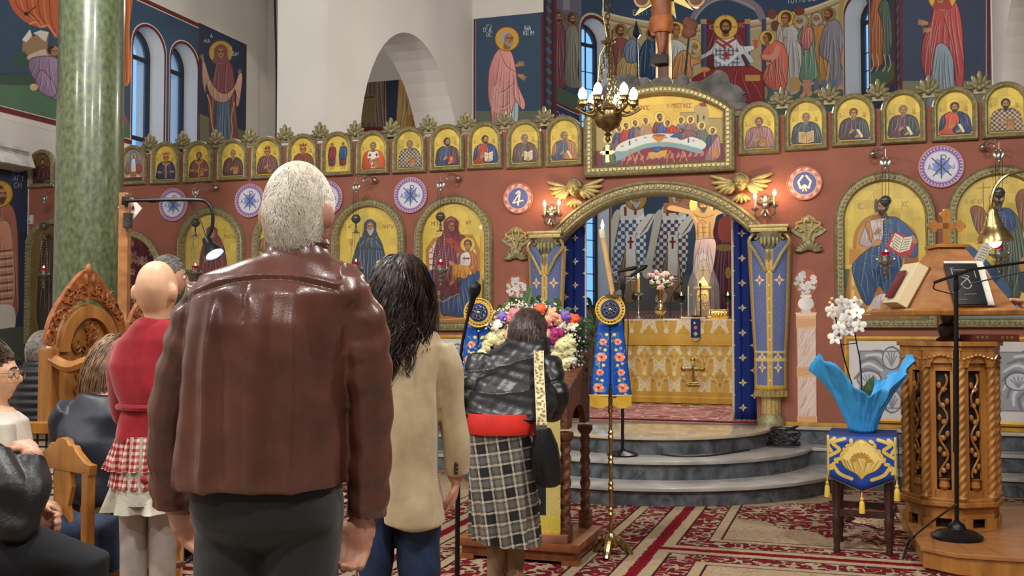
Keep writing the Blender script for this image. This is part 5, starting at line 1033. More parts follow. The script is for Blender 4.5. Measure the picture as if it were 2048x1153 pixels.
for nm,lab,u0,v0,u1,v1,kind in(('spear','thin black spear standing left of the crucifix on the rocks',1272,54,1276,160,0),('sponge_staff','dark staff with a brown sponge standing right of the crucifix',1380,48,1368,150,1)):
 a,b=onY(u0,v0,YT),onY(u1,v1,YT);a.y=b.y=YT+.02;t=thing(nm,lab,'ornament',b);G().tube([b-Vector((0,0,.1)),b+(a-b)*(.8 if kind==0 else .75)],.011,6).build('shaft',mat('black_wood',(36,32,32),.6),t)
 if kind==0:c=b+(a-b)*.78;G().lathe([(.012,0),(.045,.04),(.03,.1),(.002,.2)],c,a-b,6).build('spearhead',mat('black_iron',(40,44,50),.4,.5),t)
 else:c=b+(a-b)*.85;g=G();g.ball(c,(.075,.05,.07));g.ball(c+Vector((.02,0,.07)),(.07,.05,.07));g.ball(c+Vector((-.02,0,.1)),(.05,.045,.06));g.build('sponge',mat('brown_sponge',(112,68,50),.8,bump=.6,bscale=40),t)
# ---------------------------------------------------------------- steps, sanctuary floor, carpets
TREAD=mat('pale_tread_marble',(182,178,170),.25,kind='vein',scale=1.6,c2=(150,148,144),coat=.15)
RISER=mat('grey_riser_marble',(104,108,112),.3,kind='vein',scale=4.5,c2=(58,62,66),detail=9)
CREAM=mat('cream_floor_marble',(206,190,160),.12,kind='vein',scale=2,c2=(178,160,130),coat=.3)
struct(G().box(XL,5.2,10.22,YE+3,0,BASE).build('floor',STONE,smooth=False))
CX=(xl+xr)/2
def step(outline,z0,z1,label,top,cat='step',grp=None):
 t=thing('marble_step',label,cat,(outline[0][0],outline[0][1],z0),grp);c=Vector((CX,10.2))
 G().prism([(x,y,z0)for x,y in outline],(0,0,z1-z0-.03)).build('riser',RISER,t,ang=25)
 o2=[c+(Vector(p)-c)*(1+.03/max(.5,(Vector(p)-c).length))if p[1]<10.1 else Vector(p)for p in outline]
 G().prism([(p[0],p[1],z1-.03)for p in o2],(0,0,.03)).build('tread',top,t,ang=25,bevel=.006)
def half(rx,ry):return[(CX+rx,10.21)]+[(CX+rx*cos(a),10.05+ry*sin(a))for a in np.linspace(0,-pi,41)]+[(CX-rx,10.21)]
step(half(1.86,1.98),0,.16,'lowest and widest curved marble step, standing on the red carpet',TREAD);step(half(1.5,1.60),.16,.32,'middle curved marble step with the round microphone base on it',TREAD);step(half(1.13,1.21),.32,BASE,'topmost curved marble step of polished cream, before the altar doorway',CREAM)
for a,b,w in((CX+.75,5.2,'right'),(XL+.01,CX-.75,'left')):
 for k,y in enumerate((9.56,9.89)):
  t=thing('straight_step','%s straight grey marble step along the foot of the screen, %s'%(('lower','upper')[k],('right of the curved steps','left of the flower stand')[w=='left']),'step',(a,y,0))
  G().box(a,b,y+.02,10.21,.16*k,.16*k+.126).build('riser',RISER,t,smooth=False);G().box(a,b,y,10.21,.16*k+.126,.16*k+.156).build('tread',TREAD,t,smooth=False,bevel=.005)
 t=thing('ledge_slab','top marble ledge under the gold skirting line, %s'%('right of the doorway','left of the doorway')[w=='left'],'ledge',(a,10.2,.3));G().box(a,b,10.2,WS-.001,.32,.45).build('riser',RISER,t,smooth=False);G().box(a,b,10.17,WS-.001,.45,.48).build('tread',TREAD,t,smooth=False,bevel=.005)
def blobs(h,w,cell,seed,sym=True):
 """smooth random field for woven ornament"""
 rg=np.random.RandomState(seed);n=(int(h/cell)+3,int(w/cell)+3);A=rg.normal(0,1,n);ys=np.arange(h)/cell;xs=np.arange(w)/cell
 y0=ys.astype(int);x0=xs.astype(int);fy=(ys-y0)[:,None];fx=(xs-x0)[None];fy=fy*fy*(3-2*fy);fx=fx*fx*(3-2*fx)
 B=A[y0][:,x0]*(1-fy)*(1-fx)+A[y0+1][:,x0]*fy*(1-fx)+A[y0][:,x0+1]*(1-fy)*fx+A[y0+1][:,x0+1]*fy*fx
 return(B+B[:,::-1])*.72 if sym else B
RED,BEI,DRK=(104,20,30),(160,144,116),(52,16,22)
def rug(label,x0,x1,y0,y1,style,seed=1,ppm=150):
 P=Pic(x0,x1,y0,y1,ppm,None,RED,seed);h,w=P.h,P.w;c=lambda q:np.array(q,np.float32)/255
 X=(np.arange(w)+.5)/ppm;Y=(np.arange(h)+.5)/ppm;D=np.minimum(np.minimum(X,X[::-1])[None],np.minimum(Y,Y[::-1])[:,None]);A=P.A
 N1=blobs(h,w,ppm*.05,seed);N2=blobs(h,w,ppm*.028,seed+1);N3=blobs(h,w,ppm*.11,seed+2)
 fl=(np.abs(N1)<.33)|(N2>1.0);A[fl]=c(BEI);A[(np.abs(np.abs(N1)-.4)<.08)&(N2<.6)]=c(DRK);A[(N3>.9)&(N2>0)]=c((150,120,110))
 def band(a,b,col,orn=None):
  m=(D>=a)&(D<b);A[m]=c(col)
  if orn:q=m&(np.abs(N2)<.28);A[q]=c(orn)
 band(0,.035,(112,12,26));band(.04,.115,BEI,(170,140,110));band(.115,.125,DRK);band(.3,.31,DRK);band(.31,.375,BEI,(168,140,108));band(.375,.385,DRK)
 if style=='medallion':
  U=(X-X.mean())[None]/(X.max()/2-.4);Vv=(Y-Y.mean())[:,None]/(Y.max()/2-.4);R=np.hypot(U,Vv);an=np.arctan2(Vv,U);wav=R*(1+.05*np.cos(10*an))
  inn=D>.385;m=inn&((np.abs(U)*1.0+np.abs(Vv)*1.0+.05*np.cos(16*an))>1.22);A[m]=c(BEI);A[m&(np.abs(N2)<.22)]=c((160,120,96));
  m=inn&(wav<.42);A[m]=c((206,190,156));A[m&(np.abs(N2)<.2)]=c((150,60,60));A[inn&(np.abs(wav-.42)<.02)]=c(DRK);m=inn&(wav<.2);A[m]=c((150,50,54));A[m&(np.abs(N1)<.3)]=c(BEI)
 P.noise(.07);o=uvmesh('carpet',*slab(x0,x1,y0,y1,.001,.011),P.mat('woven_carpet',.95,bump=.4,spec=.1));return tag(o,label,'carpet',None)
def slab(x0,x1,y0,y1,z0,z1):
 q=[(x0,y0),(x1,y0),(x1,y1),(x0,y1)];V=[(x,y,z1)for x,y in q]+[(x,y,z0)for x,y in q];uv=[(0,0),(1,0),(1,1),(0,1)]*2
 return V,[(0,1,2,3),(7,6,5,4)]+[(i,i+4,(i+1)%4+4,(i+1)%4)for i in range(4)],uv
rug('red patterned aisle carpet running under the flower stand to the curved steps',-2.68,-1.21,1.5,8.6,'runner',3)
rug('red and beige medallion carpet under the blue wrapped orchid stool',-1.208,2.3,6.634,9.5,'medallion',5)
rug('red and beige carpet nearest the camera, in front of the orchid stool carpet',-1.208,2.3,3.2,6.63,'medallion',9)
rug('red and beige carpet left of the aisle carpet, under the leather jacket man',-6.2,-2.684,1.5,5.2,'medallion',11);rug('red and beige carpet left of the aisle, behind the beige coat woman',-6.2,-2.684,5.204,9.5,'medallion',12)
P=Pic(CX-1.2,CX+1.2,10.33,12.3,120,None,(150,96,90),2);P.A[:]*=(1+.16*blobs(P.h,P.w,14,4)[...,None]*np.array([.6,1,1],np.float32));m=np.abs(blobs(P.h,P.w,9,6))<.2;P.A[m]=np.array((186,160,146))/255;P.rect(CX-1.2,10.33,CX+1.2,10.38,(106,24,36));P.noise(.06)
tag(uvmesh('carpet',*slab(CX-1.2,CX+1.2,10.33,12.3,BASE+.001,BASE+.012),P.mat('altar_carpet',.95,spec=.1)),'faded red carpet on the raised floor between the doorway and the altar','carpet')
# ---------------------------------------------------------------- altar and what stands on it
def damask(P,per,light,mid,dark,x0,x1,z0,z1):
 """ogee brocade with palmettes"""
 hgt=per*1.35;j=0;z=z0-hgt
 while z<z1+hgt:
  x=x0-per+(per/2 if j%2 else 0)
  while x<x1+per:
   P.poly([(x,z-hgt*.42),(x+per*.3,z-hgt*.1),(x+per*.2,z+hgt*.22),(x,z+hgt*.42),(x-per*.2,z+hgt*.22),(x-per*.3,z-hgt*.1)],mid)
   for k in range(9):a=-1.3+2.6*k/8;P.ell(x+per*.24*sin(a),z-hgt*.02+hgt*.26*cos(a)*.9,per*.05,hgt*.075,dark if k%2 else mid,1,-a,10)
   for k in range(5):a=-1+2*k/4;P.line([(x,z-hgt*.25),(x+per*.1*sin(a),z),(x+per*.17*sin(a),z+hgt*.18)],light,per*.018,.8)
   P.ell(x,z-hgt*.2,per*.07,hgt*.06,light);P.ell(x,z+hgt*.03,per*.05,hgt*.05,dark)
   for s in(-1,1):
    o=[(x,z-hgt*.46),(x+s*per*.2,z-hgt*.3),(x+s*per*.34,z-hgt*.06),(x+s*per*.28,z+hgt*.2),(x+s*per*.08,z+hgt*.4),(x,z+hgt*.5)];P.line(o,light,per*.05,.85);P.line([(a+s*per*.03,b)for a,b in o],[c*.82 for c in light],per*.016,.9)
    for k in range(6):a,b=o[1+k%4];P.ell(a+s*per*.05,b+hgt*.03*(k-3),per*.035,hgt*.05,light if k%2 else dark,.8,s*.8,8)
   x+=per
  z+=hgt/2;j+=1
AY=12.3;ax0,ax1=CX-.86,CX+.66;AT=onY(1350,641,AY).z
t=thing('altar_table','altar table under a gold and cream brocade cloth, seen through the doorway','altar',((ax0+ax1)/2,AY+.5,BASE))
P=Pic(ax0,ax1,BASE,AT,220,None,(214,200,158),3);damask(P,.36,(228,216,176),(204,168,78),(186,144,58),ax0,ax1,BASE,AT);P.rect(ax0,BASE,ax1,BASE+.17,(200,158,60));P.rect(ax0,BASE+.1,ax1,BASE+.115,(224,186,90));P.noise(.05)
V,F_,UV=[],[],[];N=60
for k,z in enumerate((BASE+.035,AT-.3,AT)):
 for i in range(N+1):x=ax0+(ax1-ax0)*i/N;V.append((x,AY-(.012*sin(i*.7)+.01)*(2-k)/2,z));UV.append((i/N,(z-BASE)/(AT-BASE)))
F_=[(k*(N+1)+i,k*(N+1)+i+1,(k+1)*(N+1)+i+1,(k+1)*(N+1)+i)for k in range(2)for i in range(N)]
ALT=P.mat('altar_brocade',.5,bump=.2,metal=.15);uvmesh('cloth_front',V,F_,UV,ALT,t,True)
GOLDCL=mat('gold_cloth',(200,164,76),.55,.1,var=.12,scale=40,bump=.2)
G().box(ax0,ax1,AY+.02,AY+1.0,BASE,AT-.004).build('cloth_body',GOLDCL,t,smooth=False)
P2=Pic(ax0,ax1,AT-.3,AT,220,None,(208,192,148),3);damask(P2,.42,(224,212,176),(196,154,58),(176,128,34),ax0,ax1,AT-.3,AT);P2.rect(ax0,AT-.3,ax1,AT-.16,(200,160,66));P2.rect(ax0,AT-.3,ax1,AT-.25,(212,170,70));
for k in range(120):P2.line([(ax0+k*.0128,AT-.3),(ax0+k*.0128,AT-.25)],(160,116,30),.004)
P2.noise(.05);panelY('valance',P2,P2.mat('altar_valance',.5,bump=.2,metal=.15),AY-.028,None,t,.01)
G().box(ax0-.01,ax1+.01,AY-.03,AY+1.0,AT-.004,AT+.012).build('cloth_top',mat('cream_cloth',(226,218,192),.8),t,smooth=False)
c=onY(1386,745,AY-.04);g=G();y=AY-.045
for a,b,w in(((0,.13),(0,-.1),.016),((-.1,.04),(.1,.04),.016)):g.obox((c.x+(a[0]+b[0])/2,y,c.z+(a[1]+b[1])/2),(abs(a[0]-b[0])/2+.012,0,0),(0,.012,0),(0,0,abs(a[1]-b[1])/2+.012))
for a,b in((0,.15),(-.115,.04),(.115,.04)):g.ball((c.x+a,y,c.z+b),(.03,.015,.03),10,6)
g.obox((c.x,y,c.z-.13),(.06,0,0),(0,.014,0),(0,0,.012));g.obox((c.x,y,c.z-.15),(.08,0,0),(0,.014,0),(0,0,.01));g.build('gold_cross',BRASS,t,bevel=.003)
AT+=.012
def on_altar(u,dy):return Vector((onY(u,641,AY+dy).x,AY+dy,AT))
def lathe_thing(name,label,cat,p,parts,grp=None):
 t=thing(name,label,cat,p,grp)
 for nm,prof,m in parts:G().lathe(prof,p,n=20).build(nm,m,t)
 return t
p=on_altar(1277,.18);hz=lambda v,dy:onY(1300,v,AY+dy).z-AT
lathe_thing('candlestick','silver candlestick with a burning candle on the altar','candlestick',p,[('stem',[(.05,0),(.05,.012),(.015,.04),(.02,.08),(.008,.11),(.016,.16),(.008,.2),(.018,.24),(.01,.27),(.02,.29)],SILVER),('drip_dish',[(.01,.285),(.075,.315),(.08,.33),(.02,.305)],mat('clear_glass',(220,228,230),.05,trans=.8)),('candle',[(.022,.3),(.02,.5),(.004,.51)],mat('beeswax',(206,160,84),.5)),('flame',[(.002,.51),(.014,.53),(.009,.555),(.001,.58)],FLAME)])
p=on_altar(1321,.2);t=lathe_thing('flower_vase','gold vase with a bouquet of pale pink and white flowers on the altar','vase',p,[('vase_body',[(.05,0),(.05,.02),(.02,.04),(.07,.09),(.075,.13),(.05,.17),(.02,.2),(.03,.215),(.022,.23),(.045,.33),(.06,.37),(.05,.37),(.03,.3)],BRASS)])
rgf=random.Random(5)
def blossom(g,c,r,d=None,n=5,flat=.35):
 c=Vector(c);x,y,z=frame_of(d or Vector((rgf.uniform(-.6,.6),-1,rgf.uniform(-.2,.8))))
 for k in range(n):
  a=2*pi*k/n+rgf.uniform(-.2,.2);q=x*cos(a)+y*sin(a);e=c+q*r*.55+z*r*.15;R=Matrix((q,z.cross(q),z)).transposed();g.ball(e,(r*.55,r*.4,r*flat*.5),6,4,R@Matrix.Rotation(.5,3,'Y'))
def leaf(g,a,b,w,bend=(0,0,.02)):
 a,b,n=Vector(a),Vector(b),6;d=b-a;s=d.cross(Vector((0,-1,.3)));
 if s.length<1e-5:s=Vector((1,0,0))
 s.normalize();rows=[]
 for i in range(n+1):q=i/n;c=a+d*q+Vector(bend)*sin(pi*q);k=w*sin(pi*min(1,q*.92+.06));rows.append([c-s*k,c+Vector((0,-.15*w,0)),c+s*k])
 g.grid(rows)
PINKP=mat('pale_pink_petals',(222,180,176),.6,sss=.1);WHITEP=mat('white_petals',(232,228,208),.6,sss=.1);GREENL=mat('green_leaves',(66,92,44),.6,var=.25,scale=20)
g1,g2,g3=G(),G(),G()
for k in range(34):
 a,r,z=rgf.uniform(0,2*pi),rgf.uniform(.02,.15),rgf.uniform(.38,.58);q=p+Vector((r*cos(a),r*sin(a)*.7,z));blossom((g1,g2,g1)[k%3],q,.036)
for k in range(26):a=rgf.uniform(0,2*pi);leaf(g3,p+Vector((0,0,.36)),p+Vector((.15*cos(a),.1*sin(a),rgf.uniform(.38,.55))),.018)
stuff(g1.build('pink_flowers',PINKP,t));stuff(g2.build('white_flowers',WHITEP,t));stuff(g3.build('leaves',GREENL,t))
def gooseneck(name,label,p,pts,head):
 t=thing(name,label,'microphone',p);G().lathe([(.05,0),(.05,.012),(.012,.02),(.01,.05)],p).build('base',CABLE,t);G().tube(spline(pts,8),.006,8).build('neck',CABLE,t);G().ball(head,(.018,.018,.028)).build('head',CABLE,t)
p=on_altar(1341,.1);gooseneck('gooseneck_microphone','black gooseneck microphone beside the altar vase, bent to the right',p,[p,p+Vector((0,0,.2)),p+Vector((.04,0,.32)),p+Vector((.12,-.02,.42))],p+Vector((.135,-.02,.44)))
p=on_altar(1401,.05);gooseneck('gooseneck_microphone','black upright microphone standing before the gold tabernacle',p,[p,p+Vector((0,0,.3)),p+Vector((0,0,.38))],p+Vector((0,0,.41)))
SMOKE=mat('dark_green_glass',(16,30,26),.1)
for u,dy,lab in((1363,.25,'small dark glass oil cup on a silver stem, between the vase and tabernacle'),(1456,.3,'small dark glass oil cup on a silver stem, right beside the curtain')):
 p=on_altar(u,dy);lathe_thing('altar_oil_cup',lab,'oil lamp',p,[('stem',[(.04,0),(.035,.02),(.01,.05),(.014,.12),(.008,.16),(.02,.2)],SILVER),('cup',[(.015,.2),(.05,.24),(.055,.29),(.045,.27)],SMOKE),('flame',[(.002,.27),(.01,.29),(.006,.31),(.001,.33)],FLAME)])
p=on_altar(1377,.3);lathe_thing('thin_candle','thin unlit candle standing between the dark oil cup and the tabernacle','candle',p,[('candle',[(.008,0),(.008,.4),(.002,.41)],IVORY),('holder',[(.03,0),(.03,.01),(.012,.03),(.01,.02)],BRASS)])
p=on_altar(1407,.25);t=thing('tabernacle','golden tabernacle on the altar under a clear faceted cover','tabernacle',p);GOLD=mat('polished_gold',(216,172,68),.25,.8,var=.15,scale=30,bump=.3,bscale=60)
G().box(p.x-.11,p.x+.11,p.y-.09,p.y+.09,AT,AT+.04).build('plinth',GOLD,t,bevel=.006);G().box(p.x-.085,p.x+.085,p.y-.07,p.y+.07,AT+.04,AT+.36).build('casing',GOLD,t,bevel=.004)
for s in(-1,1):G().lathe([(.02,0),(.013,.02),(.013,.28),(.022,.3),(.024,.32)],(p.x+s*.085,p.y-.075,AT+.04)).build('column',BRASS,t)
g=G();g.tube([(p.x+.05*cos(a),p.y-.075,AT+.26+.05*sin(a))for a in np.linspace(0,pi,9)],.008,6)
for k in range(12):g.ball((p.x+rgf.uniform(-.045,.045),p.y-.075,AT+rgf.uniform(.08,.27)),(.018,.008,.018),6,4)
g.build('relief_door',GOLD,t);g=G();g.loft([[(p.x+a*r,p.y+b*r*.8,AT+z)for a,b in((-1,-1),(1,-1),(1,1),(-1,1))]for r,z in((.11,.36),(.11,.39),(.07,.41),(.05,.46),(.02,.49),(.012,.52))]);g.build('roof',GOLD,t,bevel=.004);g=G();g.obox((p.x,p.y,AT+.58),(.007,0,0),(0,.005,0),(0,0,.07));g.obox((p.x,p.y,AT+.595),(.035,0,0),(0,.005,0),(0,0,.007));g.build('cross',BRASS,t)
g=G();g.loft([[(p.x+a*r,p.y+b*r,AT+z)for a,b in[(cos(k*pi/3),sin(k*pi/3))for k in range(6)]]for r,z in((.2,0),(.19,.42),(.07,.76),(.03,.8))]);g.build('clear_cover',mat('clear_acrylic',(240,244,246),.02,alpha=.14,var=0,spec=.8),t,smooth=False)
p=on_altar(1440,.2);t=thing('gospel_casket','small gilded casket lying right of the tabernacle','box',p);G().box(p.x-.1,p.x+.1,p.y-.07,p.y+.07,AT,AT+.1).build('casket',GOLD,t,bevel=.008);G().box(p.x-.108,p.x+.108,p.y-.078,p.y+.078,AT+.1,AT+.115).build('lid',BRASS,t,bevel=.003);g=G()
for k in range(10):g.ball((p.x-.085+.019*k,p.y-.072,AT+.05+.02*(k%2)),(.012,.01,.016),6,4)
g.build('relief',BRASS,t)
p=on_altar(1388,.06);t=thing('closed_book','dark red closed book lying on the altar edge','book',p);G().box(p.x-.14,p.x+.14,p.y-.06,p.y+.12,AT+.005,AT+.03).build('pages',IVORY,t,smooth=False);G().box(p.x-.15,p.x+.15,p.y-.065,p.y+.125,AT+.03,AT+.04).build('cover',mat('dark_red_leather',(96,22,34),.5),t,bevel=.003);G().box(p.x-.15,p.x+.15,p.y-.065,p.y+.125,AT,AT+.006).build('cover',MATS['dark_red_leather'],t)
x=onY(1391,660,AY-.05).x;zA,zB=AT,onY(1391,678,AY-.05).z;P=Pic(x-.055,x+.055,zB,zA,400,None,(26,44,104),1);P.ell(x,zA-.1,.02,.022,(206,120,110));P.ell(x-.012,zA-.045,.012,.016,(200,206,210));P.poly([(x,zB+.09),(x+.028,zB+.06),(x,zB+.03),(x-.028,zB+.06)],(190,176,140),sm=False);P.rect(x-.055,zB,x+.055,zB+.012,(206,176,110))
rb=thing('ribbon_marker','navy embroidered ribbon hanging over the altar front from the red book','ribbon',(x,AY-.05,zA));panelY('ribbon',P,P.mat('ribbon_cloth',.8),AY-.052,None,rb,.006);G().box(x-.055,x+.055,AY-.05,AY+.05,AT+.041,AT+.046).build('ribbon_top',mat('navy_cloth',(26,44,104),.8),rb);G().prism([(x-.045,AY-.05,zB),(x+.045,AY-.05,zB),(x+.02,AY-.05,zB-.03),(x-.02,AY-.05,zB-.03)],(0,.005,0)).build('fringe',GILT2,rb)
p=on_altar(1347,.02);G_=G().box(p.x-.12,p.x+.05,AY-.02,AY+.13,AT,AT+.006);tag(G_.build('paper_sheet',mat('white_paper',(222,218,204),.8)),'white paper sheet on the altar edge under the bent microphone','paper')
# painted wooden crucifix behind the altar
YC=14.3;m=lambda u,v:(lambda q:(q.x,q.z))(onY(u,v,YC));t=thing('altar_crucifix','large painted wooden crucifix with a pale figure standing behind the altar','crucifix',(m(1408,640)[0],YC,BASE))
def board(name,q,y,th,mt,sm=True,pic=None):
 pts=[m(u,v)for u,v in q]
 if sm:pts=[(v.x,v.y)for v in spline([Vector(a)for a in pts],3,True)]
 if pic:return panelY(name,pic,mt,y,pts,t,th)
 return G().prism([(a,y,b)for a,b in pts],(0,th,0)).build(name,mt,t,smooth=False)
CW=mat('crucifix_wood',(112,66,44),.6,var=.15,scale=4,aniso=(1,1,6));board('crossbeam',[(1326,406),(1490,398),(1490,418),(1326,426)],YC+.03,.05,CW,False);G().box(m(1400,0)[0],m(1424,0)[0],YC+.032,YC+.08,BASE,m(1408,370)[1]).build('upright',CW,t,smooth=False)
g=G();hc=m(1403,409);g.lathe([(.17,0),(.17,.015)],(hc[0],YC+.01,hc[1]),(0,1,0),24);g.build('halo',mat('gold_leaf',(226,184,90),.35,.5),t)
q0=m(1330,640);q1=m(1495,385);P=Pic(q0[0],q1[0],q0[1],q1[1],300,m,(206,160,96),3)
for q in([(1398,446),(1404,440),(1412,446)],[(1396,452),(1396,478)],[(1420,446),(1420,480)],[(1404,445),(1408,480)],[(1400,456),(1418,455)],[(1398,466),(1420,465)],[(1390,430),(1408,436),(1428,430)],[(1404,520),(1404,620)],[(1396,530),(1400,560)],[(1386,425),(1396,440),(1394,470)]):P.line(q,(140,92,46),1.6,.8)
for q in([(1402,450),(1402,470)],[(1414,450),(1414,472)],[(1390,436),(1396,444)]):P.line(q,(232,196,140),4,.6)
P.robe([(1390,480),(1428,478),(1432,500),(1426,540),(1420,546),(1412,520),(1400,524),(1392,548),(1386,544),(1388,510)],(206,178,168),7,3);P.head(1406,410,11,(84,60,44),.8,.2,None,skin=(206,160,96))
board('figure',[(1340,412),(1350,412),(1372,418),(1390,421),(1394,412),(1396,400),(1408,393),(1418,400),(1420,412),(1424,421),(1446,416),(1474,410),(1476,416),(1450,426),(1434,432),(1430,446),(1426,470),(1432,490),(1428,530),(1420,560),(1418,600),(1414,632),(1396,634),(1398,600),(1394,560),(1386,540),(1388,500),(1392,478),(1390,452),(1382,432),(1364,426),(1342,422),(1334,418)],YC-.012,.035,P.mat('crucifix_figure_paint',.55),True,P)
# leafy pot plant inside the sanctuary, left of the altar
p=onZ(1186,660,BASE+.9);p=Vector((onY(1188,640,13.2).x,13.2,BASE));t=thing('potted_plant','long-leaved pot plant beside the sanctuary window, left of the altar','plant',p);G().lathe([(.12,0),(.16,.3),(.17,.3),(.15,.28)],p).build('pot',mat('grey_pot',(90,92,96),.6),t);G().lathe([(.09,.28),(.02,.3),(.015,.95)],p).build('stem',mat('plant_stem',(92,84,60),.7),t);g=G()
for k in range(16):a=2.4*k;leaf(g,p+Vector((0,0,.75+.02*k)),p+Vector((.34*cos(a),.34*sin(a),.85+.03*k)),.022,(0,0,.12))
g.build('leaves',mat('bluish_leaves',(58,92,78),.5),t)
# ---------------------------------------------------------------- chandelier, green column
DC=7.6;cc=at(1216,196,DC);t=thing('chandelier','small brass chandelier with six lit bulbs hanging before the supper lunette','chandelier',cc);R6=.19;BRASS0=BRASS;BRASS=mat('antique_brass',(138,118,78),.26,.9,var=.15,scale=30)
G().lathe([(.003,-.31),(.02,-.295),(.012,-.27),(.03,-.255),(.012,-.235),(.03,-.225),(.085,-.19),(.105,-.14),(.1,-.09),(.112,-.075),(.1,-.06),(.05,-.03),(.02,0),(.012,.05)],cc+Vector((0,0,-.02)),n=28).build('bowl',BRASS,t)
for k in range(6):
 a=.35+k*pi/3;d=Vector((cos(a),sin(a),0));b=cc+d*R6+Vector((0,0,-.03))
 arm=G().tube(spline([cc+d*.06+Vector((0,0,-.1)),cc+d*.11+Vector((0,0,-.13)),cc+d*.17+Vector((0,0,-.12)),cc+d*.235+Vector((0,0,-.08)),b+Vector((0,0,-.05)),b],6),.011,7);arm.tube([cc+d*(.14+.035*cos(q))+Vector((0,0,-.075+.035*sin(q)))for q in np.arange(0,5.6,.5)],.007,6);arm.build('arm',BRASS,t)
 G().lathe([(.01,-.05),(.02,-.03),(.038,-.02),(.036,.0),(.04,.012),(.02,.012)],b,n=14).build('candle_cup',BRASS,t);G().lathe([(.01,.01),(.026,.03),(.033,.055),(.024,.085),(.003,.11)],b,n=12).build('bulb',BULBW,t)
hub=at(1216,82,DC);hub.x,hub.y=cc.x,cc.y;g=G();g.lathe([(.01,-.02),(.05,-.012),(.055,0),(.02,.012),(.01,.03)],hub);g.build('canopy',BRASS,t)
def chain(g,a,b,r=.009,n=None):
 a,b=Vector(a),Vector(b);L=(b-a).length;n=n or int(L/(r*2.6));x,y,d=frame_of(b-a)
 for i in range(n):c=a+(b-a)*((i+.5)/n);s=x if i%2 else y;g.tube([c+d*r*1.75*cos(q)+s*r*sin(q)for q in np.arange(8)*pi/4],r*.28,4,closed=True)
g=G();
for k in range(3):a=.9+k*2*pi/3;chain(g,hub,cc+Vector((.11*cos(a),.11*sin(a),-.08)),.016)
chain(g,hub,hub+Vector((0,0,1.6)),.016);g.tube([hub+Vector((-.03,0,1.6)),hub+Vector((-.03,0,.6)),hub+Vector((-.035,0,.2)),hub,hub+Vector((-.06,0,-.1)),hub+Vector((-.075,0,-.3)),cc+Vector((-.1,0,-.02))],.005,5);g.tube([hub+Vector((0,0,1.6)),(hub.x,hub.y,9)],.01,6);stuff(g.build('chains',BRASS,t));BRASS=BRASS0
c=at(1215,309,DC);g=G();g.obox(c,(.014,0,0),(0,.006,0),(0,0,.06));g.obox(c+Vector((0,0,.012)),(.042,0,0),(0,.006,0),(0,0,.014))
for a,b in((0,.06),(0,-.055),(-.042,.012),(.042,.012)):g.ball(c+Vector((a,0,b)),(.02,.008,.02),8,5)
g.build('pendant_cross',mat('pale_brass',(226,206,140),.3,.8),t)
DG=8.4;cb=at(176,600,DG);GREENM=mat('green_marble',(96,106,70),.32,kind='noise',scale=30,c2=(60,70,48),detail=12,coat=.2,aniso=(1,1,.6));t=thing('green_marble_column','tall polished green marble column behind the carved stalls','column',(cb.x,cb.y,0))
G().lathe([(.275,.25),(.27,1),(.256,4),(.25,8.7)],(cb.x,cb.y,0),n=48).build('shaft',GREENM,t);G().lathe([(.36,0),(.36,.08),(.3,.12),(.33,.18),(.3,.25)],(cb.x,cb.y,0),n=32).build('base',mat('white_marble',(200,196,188),.3),t);G().lathe([(.25,8.7),(.4,8.98),(.4,9)],(cb.x,cb.y,0),n=32).build('capital',mat('white_marble',(200,196,188),.3),t)
q=[at(u,v,(onY(545,100,YE)-EYEP).dot(VF)-.6)for u,v in((548,-60),(551,60),(553,170),(552,330))];tag(G().tube(spline(q,6),.016,6).build('hanging_cable',CABLE),'thin dark cable hanging down the side chapel beside the white pillar','cable')
# white wall heater and thermostat on the left
p=onX(34,315,XL+.12);t=thing('wall_heater','slanted white heater unit on the wall left of the green column','heater',p);g=G();a,b,c2=onX(-60,286,XL+.28),onX(66,300,XL+.28),onX(62,340,XL+.28);hh=(c2.z-b.z)/2;L=(b.y-a.y)/2;WHT=mat('white_enamel',(206,204,198),.4)
g.obox((XL+.15,(a.y+b.y)/2,b.z+hh),(.13,0,.02),(0,L,0),(-.05,0,-hh));g.build('casing',WHT,t,bevel=.012);g=G()
for k in range(8):g.obox((XL+.27,(a.y+b.y)/2,b.z+hh*(.3+.2*k)),(.004,0,0),(0,L*.9,0),(0,0,.005))
stuff(g.build('grille',mat('grey_grille',(150,148,144),.5),t))
p=onY(60,440,WS-.02);t=thing('thermostat','small white thermostat box on the screen left of the green column','thermostat',p);G().box(p.x-.04,p.x+.04,WS-.03,WS,p.z-.06,p.z+.06).build('box',WHT,t,bevel=.006);G().box(p.x-.015,p.x+.015,WS-.034,WS-.03,p.z-.04,p.z-.01).build('dial',mat('grey_grille',(150,148,144),.5),t)
